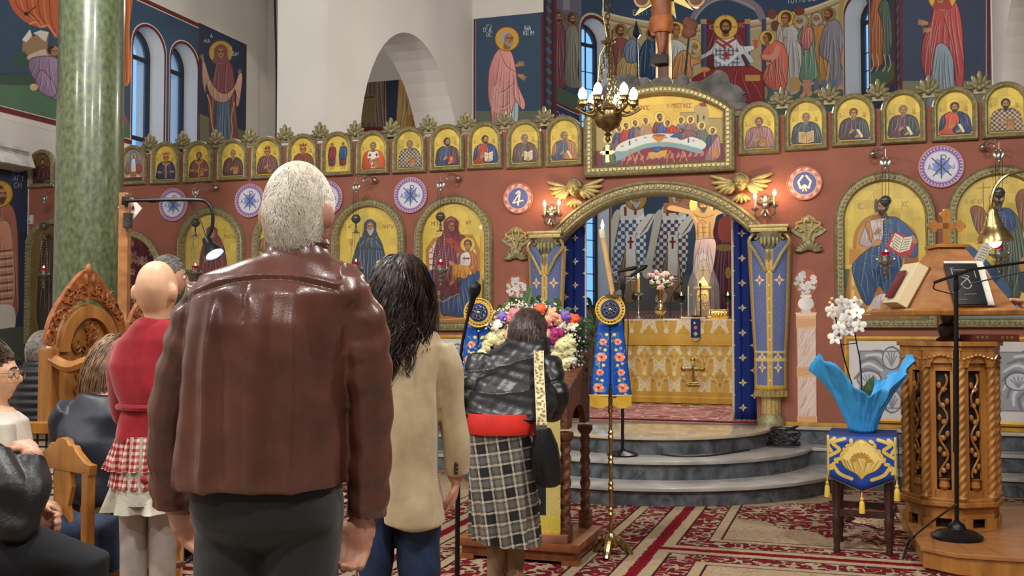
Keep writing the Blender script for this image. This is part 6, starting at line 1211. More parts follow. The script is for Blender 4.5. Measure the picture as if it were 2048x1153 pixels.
# ---------------------------------------------------------------- processional candle stands with embroidered banners
BLUES=mat('blue_satin',(16,74,160),.4,sheen=.2,var=.06)
def banner_stand(u,vb,base,label,candle):
 b=onZ(*base)if base else None
 if b is None:d_=(onZ(1222,1115)-EYEP).dot(VF);q=at(u,620,d_+.15);b=Vector((q.x,q.y,0))
 D=(b-EYEP).dot(VF);t=thing('banner_stand',label,'candle stand',b,'brass stands with blue embroidered banners');top=at(u,vb+8,D).z;zr=at(u,vb,D).z
 for k in range(3):a=.5+k*2*pi/3;d=Vector((cos(a),sin(a),0));G().tube(spline([b+Vector((0,0,.1)),b+d*.05+Vector((0,0,.1)),b+d*.1+Vector((0,0,.05)),b+d*.13+Vector((0,0,.012))],5),[.03]*6+[.025]*6+[.02]*4,8).build('leg',BRASS,t)
 prof=[(.03,.06),(.05,.09),(.04,.12),(.02,.15)];z=.15
 while z<top-.02:
  prof+=[(.011,z),(.011,z+.1),(.02,z+.115),(.013,z+.13),(.019,z+.145),(.011,z+.16)];z+=.16
 G().lathe(prof,b,n=12).build('turned_pole',BRASS,t);f=Vector((b.x,b.y,0))-Vector((0,0,0));f=-f.normalized();s=Vector((-f.y,f.x,0));o=b+f*.05
 if s.dot(VR)<0:s=-s
 zc,z1=zr,at(u,vb+175,D).z # rosette, then the two hanging strips
 P=Pic(-.17,.17,z1-.01,zc,420,None,(16,78,168),3);rg=np.random.RandomState(3)
 for sg in(-1,1):
  for i,zz in enumerate(np.linspace(zc-.2,z1+.06,4)):
   x=sg*(.045+.03*i/3);sz=.02+.004*(i%2)*2
   for k in range(9):a=rg.uniform(0,6.28);P.line([(x,zz),(x+.03*cos(a),zz+.045*sin(a)),(x+.045*cos(a+.3),zz+.06*sin(a+.3))],[(96,130,140),(70,100,90),(150,160,130)][k%3],.004)
   for k in range(6):a=k*1.05;P.ell(x+sz*.6*cos(a),zz+sz*.6*sin(a),sz*.65,sz*.5,(226,132,104)if k%2 else(240,172,146),n=10)
   P.ell(x,zz,sz*.3,None,(150,60,40),n=8);P.ell(x-.022*sg,zz+.045,.012,.01,(230,210,120),n=8);P.ell(x+.018*sg,zz-.04,.009,.009,(220,150,150),n=8)
 P.noise(.03);M=P.mat('embroidered_satin',.45)
 for sg in(-1,1):
  V,F_,UV=[],[],[];nz,nx=16,8
  for i in range(nz+1):
   q=i/nz;z=zc-.07-(zc-.07-z1)*q;xi=.004+(.012*max(0,q-.8)/.2);xo=.075+.055*q
   for k in range(nx+1):
    x=sg*(xi+(xo-xi)*k/nx);w=.012*sin(k*1.1+1)*q;V.append(o+s*x+f*(w-.02*(k/nx)**2)+Vector((0,0,z)));UV.append(((x+.17)/.34,(z-z1+.01)/(zc-z1+.01)))
  F_=[(i*(nx+1)+k,i*(nx+1)+k+1,(i+1)*(nx+1)+k+1,(i+1)*(nx+1)+k)for i in range(nz)for k in range(nx)]
  e=uvmesh('banner_strip',V,F_,UV,M,t,True);e.modifiers.new('t','SOLIDIFY').thickness=.005
  g=G()
  for k in range(18):x=sg*(.016+.112*(k+.5)/18);L=.05+.018*sin(pi*(k+.5)/18);g.tube([o+s*x+f*.008+Vector((0,0,z1+.015)),o+s*x+f*.008+Vector((0,0,z1-L))],.0052,4)
  g.tube([o+s*sg*.012+f*.01+Vector((0,0,z1+.01)),o+s*sg*.132+f*.0+Vector((0,0,z1+.01))],.008,6);stuff(g.build('gold_fringe',mat('yellow_lace',(214,176,66),.6),e))
 c=o+f*.02+Vector((0,0,zc));g=G();g.lathe([(.064,0),(.064,.012),(.058,.016)],c,f,28);g.build('rosette',mat('navy_cloth',(26,44,104),.8),t);g=G()
 for k in range(26):a=2*pi*k/26;e=c+(s*cos(a)+Vector((0,0,1))*sin(a))*.076+f*.008;g.tube([e+(s*cos(q)+Vector((0,0,1))*sin(q))*.0125 for q in np.arange(6)*pi/3],.0045,4,closed=True)
 for r in(.062,.07,.09):g.tube([c+(s*cos(q)+Vector((0,0,1))*sin(q))*r+f*.012 for q in np.arange(28)*pi/14],.0045,5,closed=True)
 stuff(g.build('lace_rim',MATS['yellow_lace'],t));g=G()
 for k in range(8):
  a=k*pi/4;e=c+(s*cos(a)+Vector((0,0,1))*sin(a))*.032+f*.018;g.tube([e+(s*cos(q)+Vector((0,0,1))*sin(q))*.013 for q in np.arange(6)*pi/3],.0035,4,closed=True)
 g.ball(c+f*.018,.014,8,6);stuff(g.build('silver_embroidery',SILVER,t))
 if candle:
  c0=at(1228,598,D);c0.y=b.y;a,e=at(1226,592,D),at(1205,470,D);G().lathe([(.012,-.06),(.02,-.02),(.055,-.005),(.06,.006),(.018,.0),(.017,.03)],a,n=16).build('drip_pan',SILVER,t)
  G().tube([a,e],.0165,12).build('tall_candle',mat('beeswax_pale',(206,168,108),.5),t);d=(e-a).normalized();G().lathe([(.017,-.02),(.02,0),(.018,.035),(.014,.036),(.008,.01)],e,d,12).build('wax_collar',mat('wax_white',(236,222,180),.4),t);G().lathe([(.003,.03),(.011,.055),(.007,.075),(.001,.095)],e,(0,0,1),10).build('flame',FLAME,t)
banner_stand(1214,620,(1222,1115),'brass stand with blue rose-embroidered banner and a tall lit candle',True);banner_stand(957,626,None,'brass stand with blue embroidered banner, half hidden behind the black microphone',False)
# ---------------------------------------------------------------- microphone stands and cables
BLKM=mat('black_metal',(22,22,24),.4,.4,var=.1)
def mic_head(g,c,d,r=.026):d=Vector(d).normalized();g.lathe([(.004,-.12),(.012,-.115),(.016,-.03),(r,0),(r*1.05,.02),(r*.8,.045),(.004,.056)],c,d,14)
b=onZ(1245,912,.32);D=(b-EYEP).dot(VF);t=thing('microphone_stand','black microphone stand with two booms standing on the middle curved step','microphone stand',b);G().lathe([(.13,0),(.135,.015),(.1,.03),(.03,.045),(.018,.06)],b,n=24).build('round_base',BLKM,t);tp=at(1246,566,D);G().tube([b+Vector((0,0,.05)),tp],.014,8).build('pole',BLKM,t);G().obox(tp,(.02,0,0),(0,.02,0),(0,0,.06)).build('clamp',BLKM,t,bevel=.004)
for q in([(1246,570),(1228,558),(1222,549),(1238,543),(1262,538)],[(1246,572),(1266,556),(1268,548),(1284,538)]):pts=[at(u,v,D)for u,v in q];G().tube(spline(pts,5),.0055,6).build('boom',SILVER,t);g=G();mic_head(g,pts[-1],pts[-1]-pts[-2],.018);g.build('microphone',BLKM,t)
G().tube(spline([at(1222,552,D),at(1226,590,D),at(1240,600,D),at(1256,640,D),at(1252,760,D),at(1248,780,D),at(1246,830,D)],5),.005,5).build('lead',CABLE,t)
q=lambda u,v,z:onZ(u,v,z+.008)
tag(G().tube(spline([q(1248,905,.32),q(1290,905,.32),q(1345,912,.32),q(1400,913,.32),q(1450,908,.32),q(1500,900,.32)],6),.007,6).build('floor_cable',CABLE),'thin black cable lying across the middle curved step','cable');g=G();rg=random.Random(2);c=Vector((CX+1.27,10.0,.33))
for k in range(9):r=.1+.05*rg.random();g.tube([c+Vector((r*cos(a)+.05*rg.uniform(-1,1)*0,-.16+r*.6*sin(a),.01+.022*k*abs(sin(a*.5+k))))for a in np.arange(14)*2*pi/14],.007,5,closed=True)
tag(g.build('cable_coil',CABLE),'tangled coil of black cable on the steps at the pilaster foot','cable')
b=onZ(918,1153);b=at(914,1160,5.2);b.z=0;D=(b-EYEP).dot(VF);t=thing('microphone_stand','slim black microphone stand left of the bowing woman, its head tilted','microphone stand',b);G().lathe([(.12,0),(.125,.015),(.09,.03),(.02,.05)],b,n=24).build('round_base',BLKM,t);G().tube([b+Vector((0,0,.03)),at(917,800,D)],.013,8).build('pole',BLKM,t);G().tube([at(917,810,D),at(920,715,D)],.018,8).build('pole',BLKM,t);pts=[at(u,v,D)for u,v in((920,725),(926,680),(938,625),(944,604))];G().tube(spline(pts,5),.009,8).build('gooseneck',BLKM,t);g=G();mic_head(g,at(949,585,D),at(949,585,D)-pts[-1],.028);g.ball(at(950,578,D),.03,12,8);g.build('microphone',BLKM,t)
# ---------------------------------------------------------------- chanter's corner on the right: platform, octagonal stand, desk, lamp, stand microphone
PZ=.15;pl=[onZ(u,v,PZ)for u,v in((1794,1010),(1841,1094),(1915,1109),(2060,1118))];pl=[(p.x,p.y)for p in pl]+[(2.4,pl[-1].y-.1),(2.4,8.4),(pl[0].x+.25,8.0)];c=Vector((1.4,7));sh=lambda k:[tuple(c+(Vector(p)-c)*k)for p in pl]
LW=mat('light_oak',(168,114,66),.4,var=.1,scale=2.5,c2=(142,92,50),aniso=(1,8,8),coat=.15);t=thing('wooden_platform','low angular wooden platform carrying the chanter stand','platform',(c.x,c.y,0));G().prism([(a,b,PZ-.025)for a,b in sh(1)],(0,0,.025)).build('top_board',LW,t,bevel=.004,smooth=False);G().prism([(a,b,.03)for a,b in sh(.985)],(0,0,PZ-.055)).build('fascia',WOOD,t,smooth=False);G().prism([(a,b,0)for a,b in sh(.97)],(0,0,.03)).build('plinth',mat('dark_oak',(92,54,28),.5),t,smooth=False)
D=6.8;oc=at(1902,900,D);oc.z=PZ;oz=at(1902,684,D-.28).z;t=thing('chanter_stand','carved octagonal wooden stand with twisted columns on the low platform','lectern',oc);RO=.295;rot=YAW+.21;ov=lambda r,k:Vector((oc.x+r*cos(rot+pi/8+k*pi/4),oc.y+r*sin(rot+pi/8+k*pi/4),0))
def octa(r,z0,z1):return G().prism([ov(r,k)+Vector((0,0,z0))for k in range(8)],(0,0,z1-z0))
g=G();z0=PZ+.16
for r,a,b in((RO+.0,PZ+.06,z0-.02),(RO+.035,z0-.02,z0+.01),(RO+.015,z0+.01,z0+.03)):g.add(*(lambda q:(q.v,q.f))(octa(r,a,b)))
g.build('base',WOOD,t,smooth=False,bevel=.004);dw=mat('hollow_shade',(34,20,12),.8);octa(RO*.8,PZ,oz-.03).build('shade_core',dw,t,smooth=False);g=G()  # near-black core stands in for the shade inside the open carving
for k in range(8):
 e=(ov(RO,k)-ov(RO,k+1))
 for q in(.12,.88):m_=ov(RO,k)*(1-q)+ov(RO,k+1)*q;x=e.normalized();n=Vector((-x.y,x.x,0));G().obox(m_+Vector((0,0,PZ+.03)),x*e.length*.16,n*.012,(0,0,.032)).build('foot',WOOD,t,smooth=False)
g=G()
for r,a,b in((RO+.005,oz-.14,oz-.06),(RO+.04,oz-.03,oz),(RO+.02,oz-.06,oz-.03)):g.add(*(lambda q:(q.v,q.f))(octa(r,a,b)))
g.build('cornice',WOOD,t,smooth=False,bevel=.004);zt4=oz-.13
for k in range(8):
 p=ov(RO-.012,k);n=110;hh=zt4-z0-.03;rings=[]
 for i in range(n+1):
  q=i/n;rr=.026;rings.append([p+Vector((rr*(1+.17*cos(3*(a-q*hh*38)))*cos(a),rr*(1+.17*cos(3*(a-q*hh*38)))*sin(a),z0+.03+hh*q))for a in np.arange(24)*pi/12])
 g=G();g.loft(rings);g.lathe([(.03,0),(.036,.015),(.028,.035)],p+Vector((0,0,z0+.02)),n=12);g.lathe([(.026,-.03),(.034,-.01),(.034,0)],p+Vector((0,0,zt4)),n=12);g.build('twisted_column',WOOD,t)
for k in range(8):
 a_,b_=ov(RO-.035,k),ov(RO-.035,k+1);m_=(a_+b_)/2;x=(b_-a_).normalized();n=Vector((x.y,-x.x,0));L=(b_-a_).length;pan=G()
 for s in(-1,1):pan.obox(m_+x*s*L*.36+Vector((0,0,(z0+zt4)/2)),x*L*.14,n*.012,(0,0,(zt4-z0)/2))
 for z,hgt in((z0+.05,.03),(zt4-.03,.03)):pan.obox(m_+Vector((0,0,z)),x*L*.3,n*.012,(0,0,hgt))
 po=pan.build('panel_frame',WOOD,t,smooth=False,bevel=.003)
 g=G();w=L*.17;P2_=lambda q,z:m_+x*q*w+n*.006+Vector((0,0,z));zz=np.linspace(z0+.16,zt4-.08,60);g.tube([P2_(.75*sin((z-z0)*26),z)for z in zz],.007,6)
 for i in range(8):
  z=z0+.2+i*.104;s=1 if i%2 else-1
  if z>zt4-.1:break
  g.tube([P2_(s*(.1+.5*cos(q)*(1-q/9)),z+w*.55*sin(q)*(1-q/9))for q in np.arange(0,6.5,.5)],.0065,5);g.ball(P2_(s*.1,z),(.012,.012,.016),6,5);g.ball(P2_(-s*.7,z+.03),(.014,.01,.022),6,5)
 g.lathe([(.02,0),(.035,.02),(.03,.06),(.04,.07)],m_+n*.0+Vector((0,0,z0+.08)),n=10);stuff(g.build('carved_vine',WOOD,t))
 g=G() # arched carved apron under the cornice
 aa,bb=ov(RO+.002,k),ov(RO+.002,k+1);L2=(bb-aa).length;pts=[aa+Vector((0,0,oz-.06)),bb+Vector((0,0,oz-.06)),bb+Vector((0,0,oz-.165)),bb-x*L2*.2+Vector((0,0,oz-.165))]+[(aa+bb)/2+x*L2*.3*cos(q)+Vector((0,0,oz-.165+.075*sin(q)))for q in np.linspace(0,pi,9)]+[aa+x*L2*.2+Vector((0,0,oz-.165)),aa+Vector((0,0,oz-.165))]
 g.prism(pts,n*.014)
 for i in range(8):q=(i+.5)/8;g.ball(aa+(bb-aa)*q+n*.014+Vector((0,0,oz-.085-.03*abs(2*q-1))),(.014,.014,.01),6,4)
 g.build('carved_apron',WOOD,t)
DK2=mat('dark_turned_wood',(74,42,24),.35,coat=.2);dz=at(1893,632,D).z;ob=at(1896,690,D);ob.z=oz
t=thing('music_desk','revolving four-sided wooden book desk with a cross, on a turned post','desk',ob);G().lathe([(.07,0),(.075,.015),(.05,.03),(.065,.07),(.06,.1),(.035,.12),(.045,.14),(.05,dz-oz)],ob,n=20).build('turned_post',DK2,t)
zc=at(1893,497,D).z;rot2=YAW;sq=lambda r,k,z:Vector((ob.x+r*cos(rot2+pi/4+k*pi/2),ob.y+r*sin(rot2+pi/4+k*pi/2),z));half_w=118*D/2050
R1,R0=half_w*1.28,.12
g=G();g.loft([[sq(R1*1.06,k,dz)for k in range(4)],[sq(R1*1.08,k,dz+.03)for k in range(4)],[sq(R1*.98,k,dz+.045)for k in range(4)]]);g.build('tray',WOOD,t,smooth=False,bevel=.006);g=G();g.loft([[sq(R1*.88,k,dz+.04)for k in range(4)],[sq(R0,k,zc)for k in range(4)]]);g.build('sloping_sides',LW,t,smooth=False,bevel=.003);g=G();g.loft([[sq(R0*1.25,k,zc)for k in range(4)],[sq(R0*1.25,k,zc+.022)for k in range(4)]]);g.build('cap',WOOD,t,smooth=False,bevel=.004)
cr=Vector((ob.x,ob.y,zc+.02));g=G();hx=VR*1.0
for a,b,w in((0,.1,.02),(-.0,.1,.02)):g.obox(cr+Vector((0,0,.1)),hx*.022,(0,.012,0),(0,0,.1));break
g.obox(cr+Vector((0,0,.13)),hx*.075,(0,.012,0),(0,0,.02))
for d in(hx*.085+Vector((0,0,.13)),hx*-.085+Vector((0,0,.13)),Vector((0,0,.205))):
 for e in(hx*.022,hx*-.022,Vector((0,0,.022)),Vector((0,0,-.022))):g.lathe([(.02,-.012),(.02,.012)],cr+d+e,VF,10)
g.obox(cr+Vector((0,0,.005)),hx*.05,(0,.03,0),(0,0,.01));g.build('cross',WOOD,t)
PAGE=mat('page_edges',(216,200,160),.8,var=.08,scale=80,aniso=(1,1,20));FORW=-Vector((VF.x,VF.y,0)).normalized()
def slope_frame(side,q,s):
 """a point on a sloping side: side vector out, q up the slope 0..1, s sideways metres; returns point, side axis, up axis, normal"""
 out={'f':FORW,'l':-VR,'r':VR}[side];sd={'f':VR,'l':FORW*1,'r':FORW*1}[side];r0,r1=R1*.88/1.414,R0/1.414;base=Vector((ob.x,ob.y,dz+.045))+out*r0;tip=Vector((ob.x,ob.y,zc))+out*r1;up=(tip-base);return base+up*q+sd*s,sd,up.normalized(),out*up.normalized().z+Vector((0,0,1))*(-(out.dot(up.normalized())))
p,sd,up,nr=slope_frame('f',0,.01);t=thing('black_book','black closed book with silver ornament leaning on the front of the desk','book',p);BW,BH=.105,.155;o=p+nr*.012+up*(BH+.01)
G().obox(o+sd*.03+up*.015,sd*(BW+.02),up*(BH+.012),nr*.004).build('white_sheets',MATS['white_paper'],t,smooth=False);G().obox(o+nr*.012,sd*BW,up*BH,nr*.008).build('cover',mat('black_leather_cover',(22,22,24),.5),t,bevel=.003);g=G();w=o+nr*.022
for a,b,c,d in((-.07,.1,.07,.1),(-.075,-.12,-.02,-.12),(-.07,.05,-.07,.11),(.075,.04,.075,.1),(-.06,-.06,-.06,.02),(-.075,.115,-.055,.115)):g.tube([w+sd*a+up*b,w+sd*c+up*d],.0028,4)
g.tube(spline([w+sd*a+up*b for a,b in((.0,.06),(.03,.05),(.0,.02),(-.03,-.01),(0,-.04),(.03,-.02),(.02,.03),(-.02,.05))],5),.004,4);g.tube([w+sd*-.03+up*-.085,w+sd*.05+up*-.08],.0025,4);g.build('silver_ornament',mat('silver_print',(150,150,150),.5),t)
for side,lab,th,dark in(('l','thick open service book on the left slope of the desk',.04,True),('r','open hymn book on the right slope of the desk near the hand',.012,False)):
 p,sd,up,nr=slope_frame(side,0,.0);t=thing('service_book',lab,'book',p);o=p+nr*(th+.008)+up*(.15 if dark else .17);L=.15 if dark else .17
 G().obox(o,sd*.13,up*L,nr*th).build('pages',PAGE,t,smooth=False,bevel=.004);g=G();g.obox(o-nr*(th+.003),sd*.14,up*(L+.008),nr*.003);g.build('cover',mat('brown_book_cover',(110,66,36),.5),t,smooth=False)
 if dark:G().obox(o+nr*(th+.02)-up*.02,sd*.06,up*.1,nr*.006).build('booklet_cover',mat('dark_red_leather',(96,22,34),.5),t,bevel=.002)
p=at(1985,682,D-.1);t=thing('flat_book','flat brown book with worn gilt spine lying on the chanter stand','book',p);g=G();g.obox((p.x-.02,p.y,oz+.022),VR*.15,FORW*.1,(0,0,.022));g.build('cover',mat('rust_book_cover',(140,70,46),.6),t,bevel=.004);g=G()
for k in range(6):g.obox(Vector((p.x-.02,p.y,oz+.026))+FORW*.101+VR*(-.12+.03*(k%3)+.16*(k//3)),VR*.008,FORW*.001,(0,0,.009))
g.build('gilt_lettering',GILT2,t)
lp=at(1990,485,D);t=thing('brass_desk_lamp','brass goose-neck lamp with a lit bulb above the hymn book','lamp',lp);G().tube(spline([at(2150,330,D),at(2090,332,D),at(2048,342,D),at(2012,352,D),at(1990,375,D),at(1982,405,D),at(1982,424,D)],8),.011,8).build('arm',BRASS,t);ax=at(1984,420,D);dn=(lp-ax).normalized();L=(lp-ax).length
G().lathe([(.012,-.02),(.03,0),(.034,.03),(.06,.1),(.062,.115),(.085,.14),(.115,L*.93),(.118,L),(.11,L),(.08,.15),(.05,.1),(.02,.03)],ax,dn,24).build('shade',BRASS,t);G().ball(ax+dn*(L-.005),(.04,.04,.04)).build('bulb',DESKBULB,t)
b=onZ(1914,1078,PZ);D2=(b-EYEP).dot(VF);t=thing('microphone_stand','black microphone stand with a long boom on the chanter platform','microphone stand',b);G().lathe([(.145,0),(.15,.02),(.11,.045),(.055,.06),(.045,.085),(.015,.11)],b,n=28).build('round_base',BLKM,t);G().tube([b+Vector((0,0,.08)),at(1912,545,D2)],.013,8).build('pole',BLKM,t);G().tube([at(1912,905,D2),at(1912,700,D2)],.017,8).build('pole',BLKM,t)
G().tube([at(1868,566,D2-.05),at(1940,540,D2),at(2070,522,D2+.1)],.009,8).build('boom',BLKM,t);G().tube(spline([at(1870,566,D2-.05),at(1868,578,D2),at(1890,585,D2),at(1910,590,D2)],5),.004,6).build('lead',CABLE,t);G().tube(spline([at(2070,540,D2),at(2010,552,D2),at(1912,575,D2)],4),.005,6).build('lead',CABLE,t);G().obox(at(1912,572,D2),VR*.014,FORW*.014,(0,0,.03)).build('clamp',BLKM,t,bevel=.003)
tag(G().tube(spline([onZ(1912,1010,.5),onZ(1870,1040,PZ+.1),onZ(1830,1072,PZ+.01),onZ(1815,1090,.02),onZ(1806,1118,.02),onZ(1812,1105,.02)],6),.006,6).build('floor_cable',CABLE),'thin black cable trailing over the platform edge to the carpet','cable')
tag(G().tube(spline([onZ(1820,1008,.02),onZ(1795,1012,.02),onZ(1788,1025,.02),onZ(1800,1045,.02)],6),.006,6).build('floor_cable',CABLE),'short black cable lying beside the stool legs','cable')
# ---------------------------------------------------------------- stool with brocade cover and wrapped orchid
DKW=mat('dark_stool_wood',(58,34,26),.35,coat=.2);sf=[onZ(1674,1108),onZ(1779,1116)];sx=(sf[1]-sf[0]);W2=sx.length;sx.normalize();sy=Vector((-sx.y,sx.x,0));sc=sf[0]+sx*W2/2+sy*.17;SZT=at(1715,868,(sc-EYEP).dot(VF)).z
t=thing('wooden_stool','dark turned-leg wooden stool carrying the blue wrapped orchid','stool',sc)
for a in(-1,1):
 for b in(-1,1):p=sc+sx*a*W2/2+sy*b*.17;G().lathe([(.018,0),(.024,.02),(.018,.05),(.022,.1),(.03,.12),(.024,.14),(.028,.2),(.032,.22),(.022,.24),(.028,.4),(.026,.55),(.03,SZT-.03)],p,n=12).build('leg',DKW,t)
for b in(-1,1):G().obox(sc+sy*b*.17+Vector((0,0,.26)),sx*W2/2,sy*.012,(0,0,.022)).build('stretcher',DKW,t)
for a in(-1,1):G().obox(sc+sx*a*W2/2+Vector((0,0,.2)),sy*.17,sx*.012,(0,0,.02)).build('stretcher',DKW,t)
G().obox(sc+Vector((0,0,SZT-.015)),sx*(W2/2+.04),sy*.22,(0,0,.015)).build('seat',DKW,t,bevel=.006)
ct_=thing('brocade_cover','blue and gold brocade cover with pointed tasselled front, on the stool','tablecloth',sc+Vector((0,0,SZT)));hw=W2/2+.05;P=Pic(-hw,hw,-.36,0,500,None,(22,60,140),2);Yg=(206,172,84)
P.robe([(0,-.02),(.07,-.06),(.13,-.12),(.1,-.2),(.03,-.24),(0,-.27),(-.03,-.24),(-.1,-.2),(-.13,-.12),(-.07,-.06)],Yg,8,2,w=.006)
for k in range(9):a=-1.4+2.8*k/8;P.ell(.08*sin(a),-.15+.07*cos(a),.018,.035,(226,200,120),1,-a,10);P.ell(.05*sin(a),-.16+.04*cos(a),.012,.02,(170,130,50),1,-a,10)
for k in range(16):P.ell((k%2*2-1)*(.06+.018*(k//2)),-.035-.028*(k//2)if k<10 else-.04-.012*k,.012,.02,Yg,1,k,10)
for s in(-1,1):
 for q in([(.1,-.02),(.17,-.05),(.13,-.09),(.19,-.13)],[(.06,-.27),(.13,-.24),(.17,-.19),(.2,-.21)],[(.16,-.02),(.2,-.06),(.18,-.1)]):P.line([(s*a,b)for a,b in q],Yg,.022)
P.line([(-hw,-.265),(0,-.35),(hw,-.265)],Yg,.014,sm=False);P.line([(-hw+.006,0),(-hw+.006,-.28)],(196,168,90),.016,sm=False);P.line([(hw-.006,0),(hw-.006,-.28)],(196,168,90),.016,sm=False);P.noise(.05)
V,F_,UV=[],[],[];n=24;fo=sc-sy*.235+Vector((0,0,SZT+.006))
for k in range(n+1):
 a=-1+2*k/n;low=-.26-.09*(1-abs(a))
 for j in range(7):zq_=low*j/6;V.append(fo+sx*a*hw+Vector((0,0,zq_))-sy*(.004+.006*sin(a*7)*j/6));UV.append(((a+1)/2,(zq_+.36)/.36))
F_=[(k*7+j,k*7+j+1,k*7+8+j,k*7+7+j)for k in range(n)for j in range(6)];e=uvmesh('front_drop',V,F_,UV,P.mat('stool_brocade',.5),ct_,True);e.modifiers.new('t','SOLIDIFY').thickness=.005
G().obox(sc+Vector((0,0,SZT+.003)),sx*hw,sy*.235,(0,0,.003)).build('top_cloth',MATS['navy_cloth'],ct_,smooth=False);g=G();g.grid([[sc+sx*hw+sy*b+Vector((0,0,SZT))+sx*.004 for b in np.linspace(-.2,.2,6)],[sc+sx*(hw+.01)+sy*b+Vector((0,0,SZT-.2-.12*(1-abs(b)/.2)))for b in np.linspace(-.2,.2,6)]],sx*.004);g.build('side_drop',MATS['navy_cloth'],ct_)
for a,low in((-1,-.27),(0,-.36),(1,-.27)):p=fo+sx*a*hw+Vector((0,0,low));G().lathe([(.004,.02),(.004,-.02),(.012,-.03),(.009,-.045),(.016,-.055),(.02,-.12),(.004,-.122)],p,n=10).build('tassel',MATS['yellow_lace'],ct_)
oz_=SZT+.007;op=sc+Vector((0,0,oz_));t=thing('orchid_pot','white orchid in a pot wrapped in bright blue paper, on the stool','plant',op);PAP=mat('blue_wrapping_paper',(60,160,222),.55,var=.06,scale=14,sss=.05)
ppm_=(sc-EYEP).dot(VF)/2050
g=G();G().lathe([(.055,0),(.075,.12),(.08,.13),(.06,.12)],op,n=16).build('pot',mat('grey_pot',(90,92,96),.6),t)
rows=[];N=64
for j in range(15):
 q=j/14;row=[]
 for k in range(N+1):
  a=2*pi*k/N;lob=max(0,cos(a-(YAW-.1)))**1.3*.9+max(0,cos(a-(YAW+pi+.15)))**1.3;r=.08+.035*q+(.15*lob+.03)*q**1.5;z=.0+(.19+.28*lob+.035*sin(5*a+1)+.02*sin(11*a))*q;cr_=1+(.2*abs(sin(4.5*a+1.5*sin(2*a)+1.2*q))-.1+.07*abs(sin(11*a+5*q))+.04*sin(23*a-6*q))*(.3+.7*q)
  row.append(op+Vector((r*cr_*cos(a),r*cr_*sin(a),z+.012*sin(9*a)*q)))
 rows.append(row)
g.grid(rows);e=g.build('wrapping_paper',PAP,t,ang=24);e.modifiers.new('t','SOLIDIFY').thickness=.002
o2=lambda u,v,d=0.:(lambda p:Vector((p.x,p.y,p.z)))(at(u,v,(sc-EYEP).dot(VF)+d))
G().tube(spline([op+Vector((0,0,.1)),o2(1692,730),o2(1680,680),o2(1672,640),o2(1668,612)],5),.0045,6).build('stake',BLKM,t);G().tube(spline([op+Vector((0,0,.1)),o2(1722,740),o2(1712,680),o2(1706,640),o2(1708,604)],5),.0045,6).build('stake',BLKM,t);G().tube([o2(1683,690),o2(1712,687)],.003,5).build('tie',BLKM,t);g=G();leaf(g,op+Vector((0,0,.15)),o2(1748,752),.03);g.build('leaf',GREENL,t);ORC=mat('orchid_petals',(236,234,226),.5,sss=.15)
rg=random.Random(8)
for u,v in((1664,622),(1676,636),(1688,624),(1700,616),(1692,642),(1678,658),(1706,640),(1714,626),(1718,652),(1670,676),(1698,660),(1684,606),(1710,608)):
 c=o2(u,v,rg.uniform(-.04,.04));d=Vector((rg.uniform(-.5,.5),-1,rg.uniform(-.3,.3))).normalized();x,y,z=frame_of(d);g=G()
 for k in range(5):a=2*pi*k/5+pi/2;q=x*cos(a)+y*sin(a);R=Matrix((q,z.cross(q),z)).transposed();g.ball(c+q*.026,(.026,.023 if k in(1,4)else .015,.005),8,5,R)
 e=g.build('orchid_flower',ORC,t);G().ball(c+d*.008,.007,6,5).build('lip',mat('yellow_lip',(206,160,60),.5),e)
g=G();[g.ball(o2(u,v),.012,6,5)for u,v in((1660,606),(1664,598),(1716,602))];g.build('buds',mat('yellow_bud',(196,190,120),.5),t)
# ---------------------------------------------------------------- flower-decked icon stand in the middle
c1,c2_=onZ(932,1150),onZ(1120,1150);fb=Vector((c1.x,5.72,0));CARV=mat('carved_walnut',(98,56,34),.5,var=.25,scale=30,bump=.8,bscale=45);MIDW=mat('reddish_wood',(140,82,44),.4,var=.12,scale=3,aniso=(6,6,1),coat=.15)
ic=onZ(1046,1120);ic.y+=.18;IS=Vector((ic.x,ic.y,0));hwx,hwy=.29,.24;t=thing('icon_stand','carved wooden icon stand with twisted columns, behind the bowing woman','icon stand',IS);bx=lambda a0,a1,b0,b1,z0,z1:G().box(IS.x+a0,IS.x+a1,IS.y+b0,IS.y+b1,z0,z1)
g=bx(-hwx-.1,hwx+.1,-hwy-.08,hwy+.08,.09,.14);g.build('base_board',MIDW,t,bevel=.008);g=bx(-hwx-.07,hwx+.07,-hwy-.05,hwy+.05,.03,.09)
for a in(-1,1):
 for b in(-1,1):g.box(IS.x+a*(hwx+.04)-.05,IS.x+a*(hwx+.04)+.05,IS.y+b*(hwy+.02)-.05,IS.y+b*(hwy+.02)+.05,0,.04)
g.build('base_feet',MIDW,t,smooth=False);ZD=1.02
for a in(-1,1):
 for b in(-1,1):
  p=IS+Vector((a*hwx,b*hwy,0));rings=[]
  for i in range(61):q=i/60;z=.24+(ZD-.5)*q;rings.append([p+Vector((.03*(1+.15*cos(2*(s-z*45)))*cos(s),.03*(1+.15*cos(2*(s-z*45)))*sin(s),z))for s in np.arange(18)*pi/9])
  g=G();g.loft(rings);g.build('twisted_column',CARV,t);G().box(p.x-.035,p.x+.035,p.y-.035,p.y+.035,.14,.25).build('column_plinth',CARV,t);G().lathe([(.03,0),(.05,.03),(.05,.06)],p+Vector((0,0,ZD-.28)),n=12).build('column_capital',CARV,t)
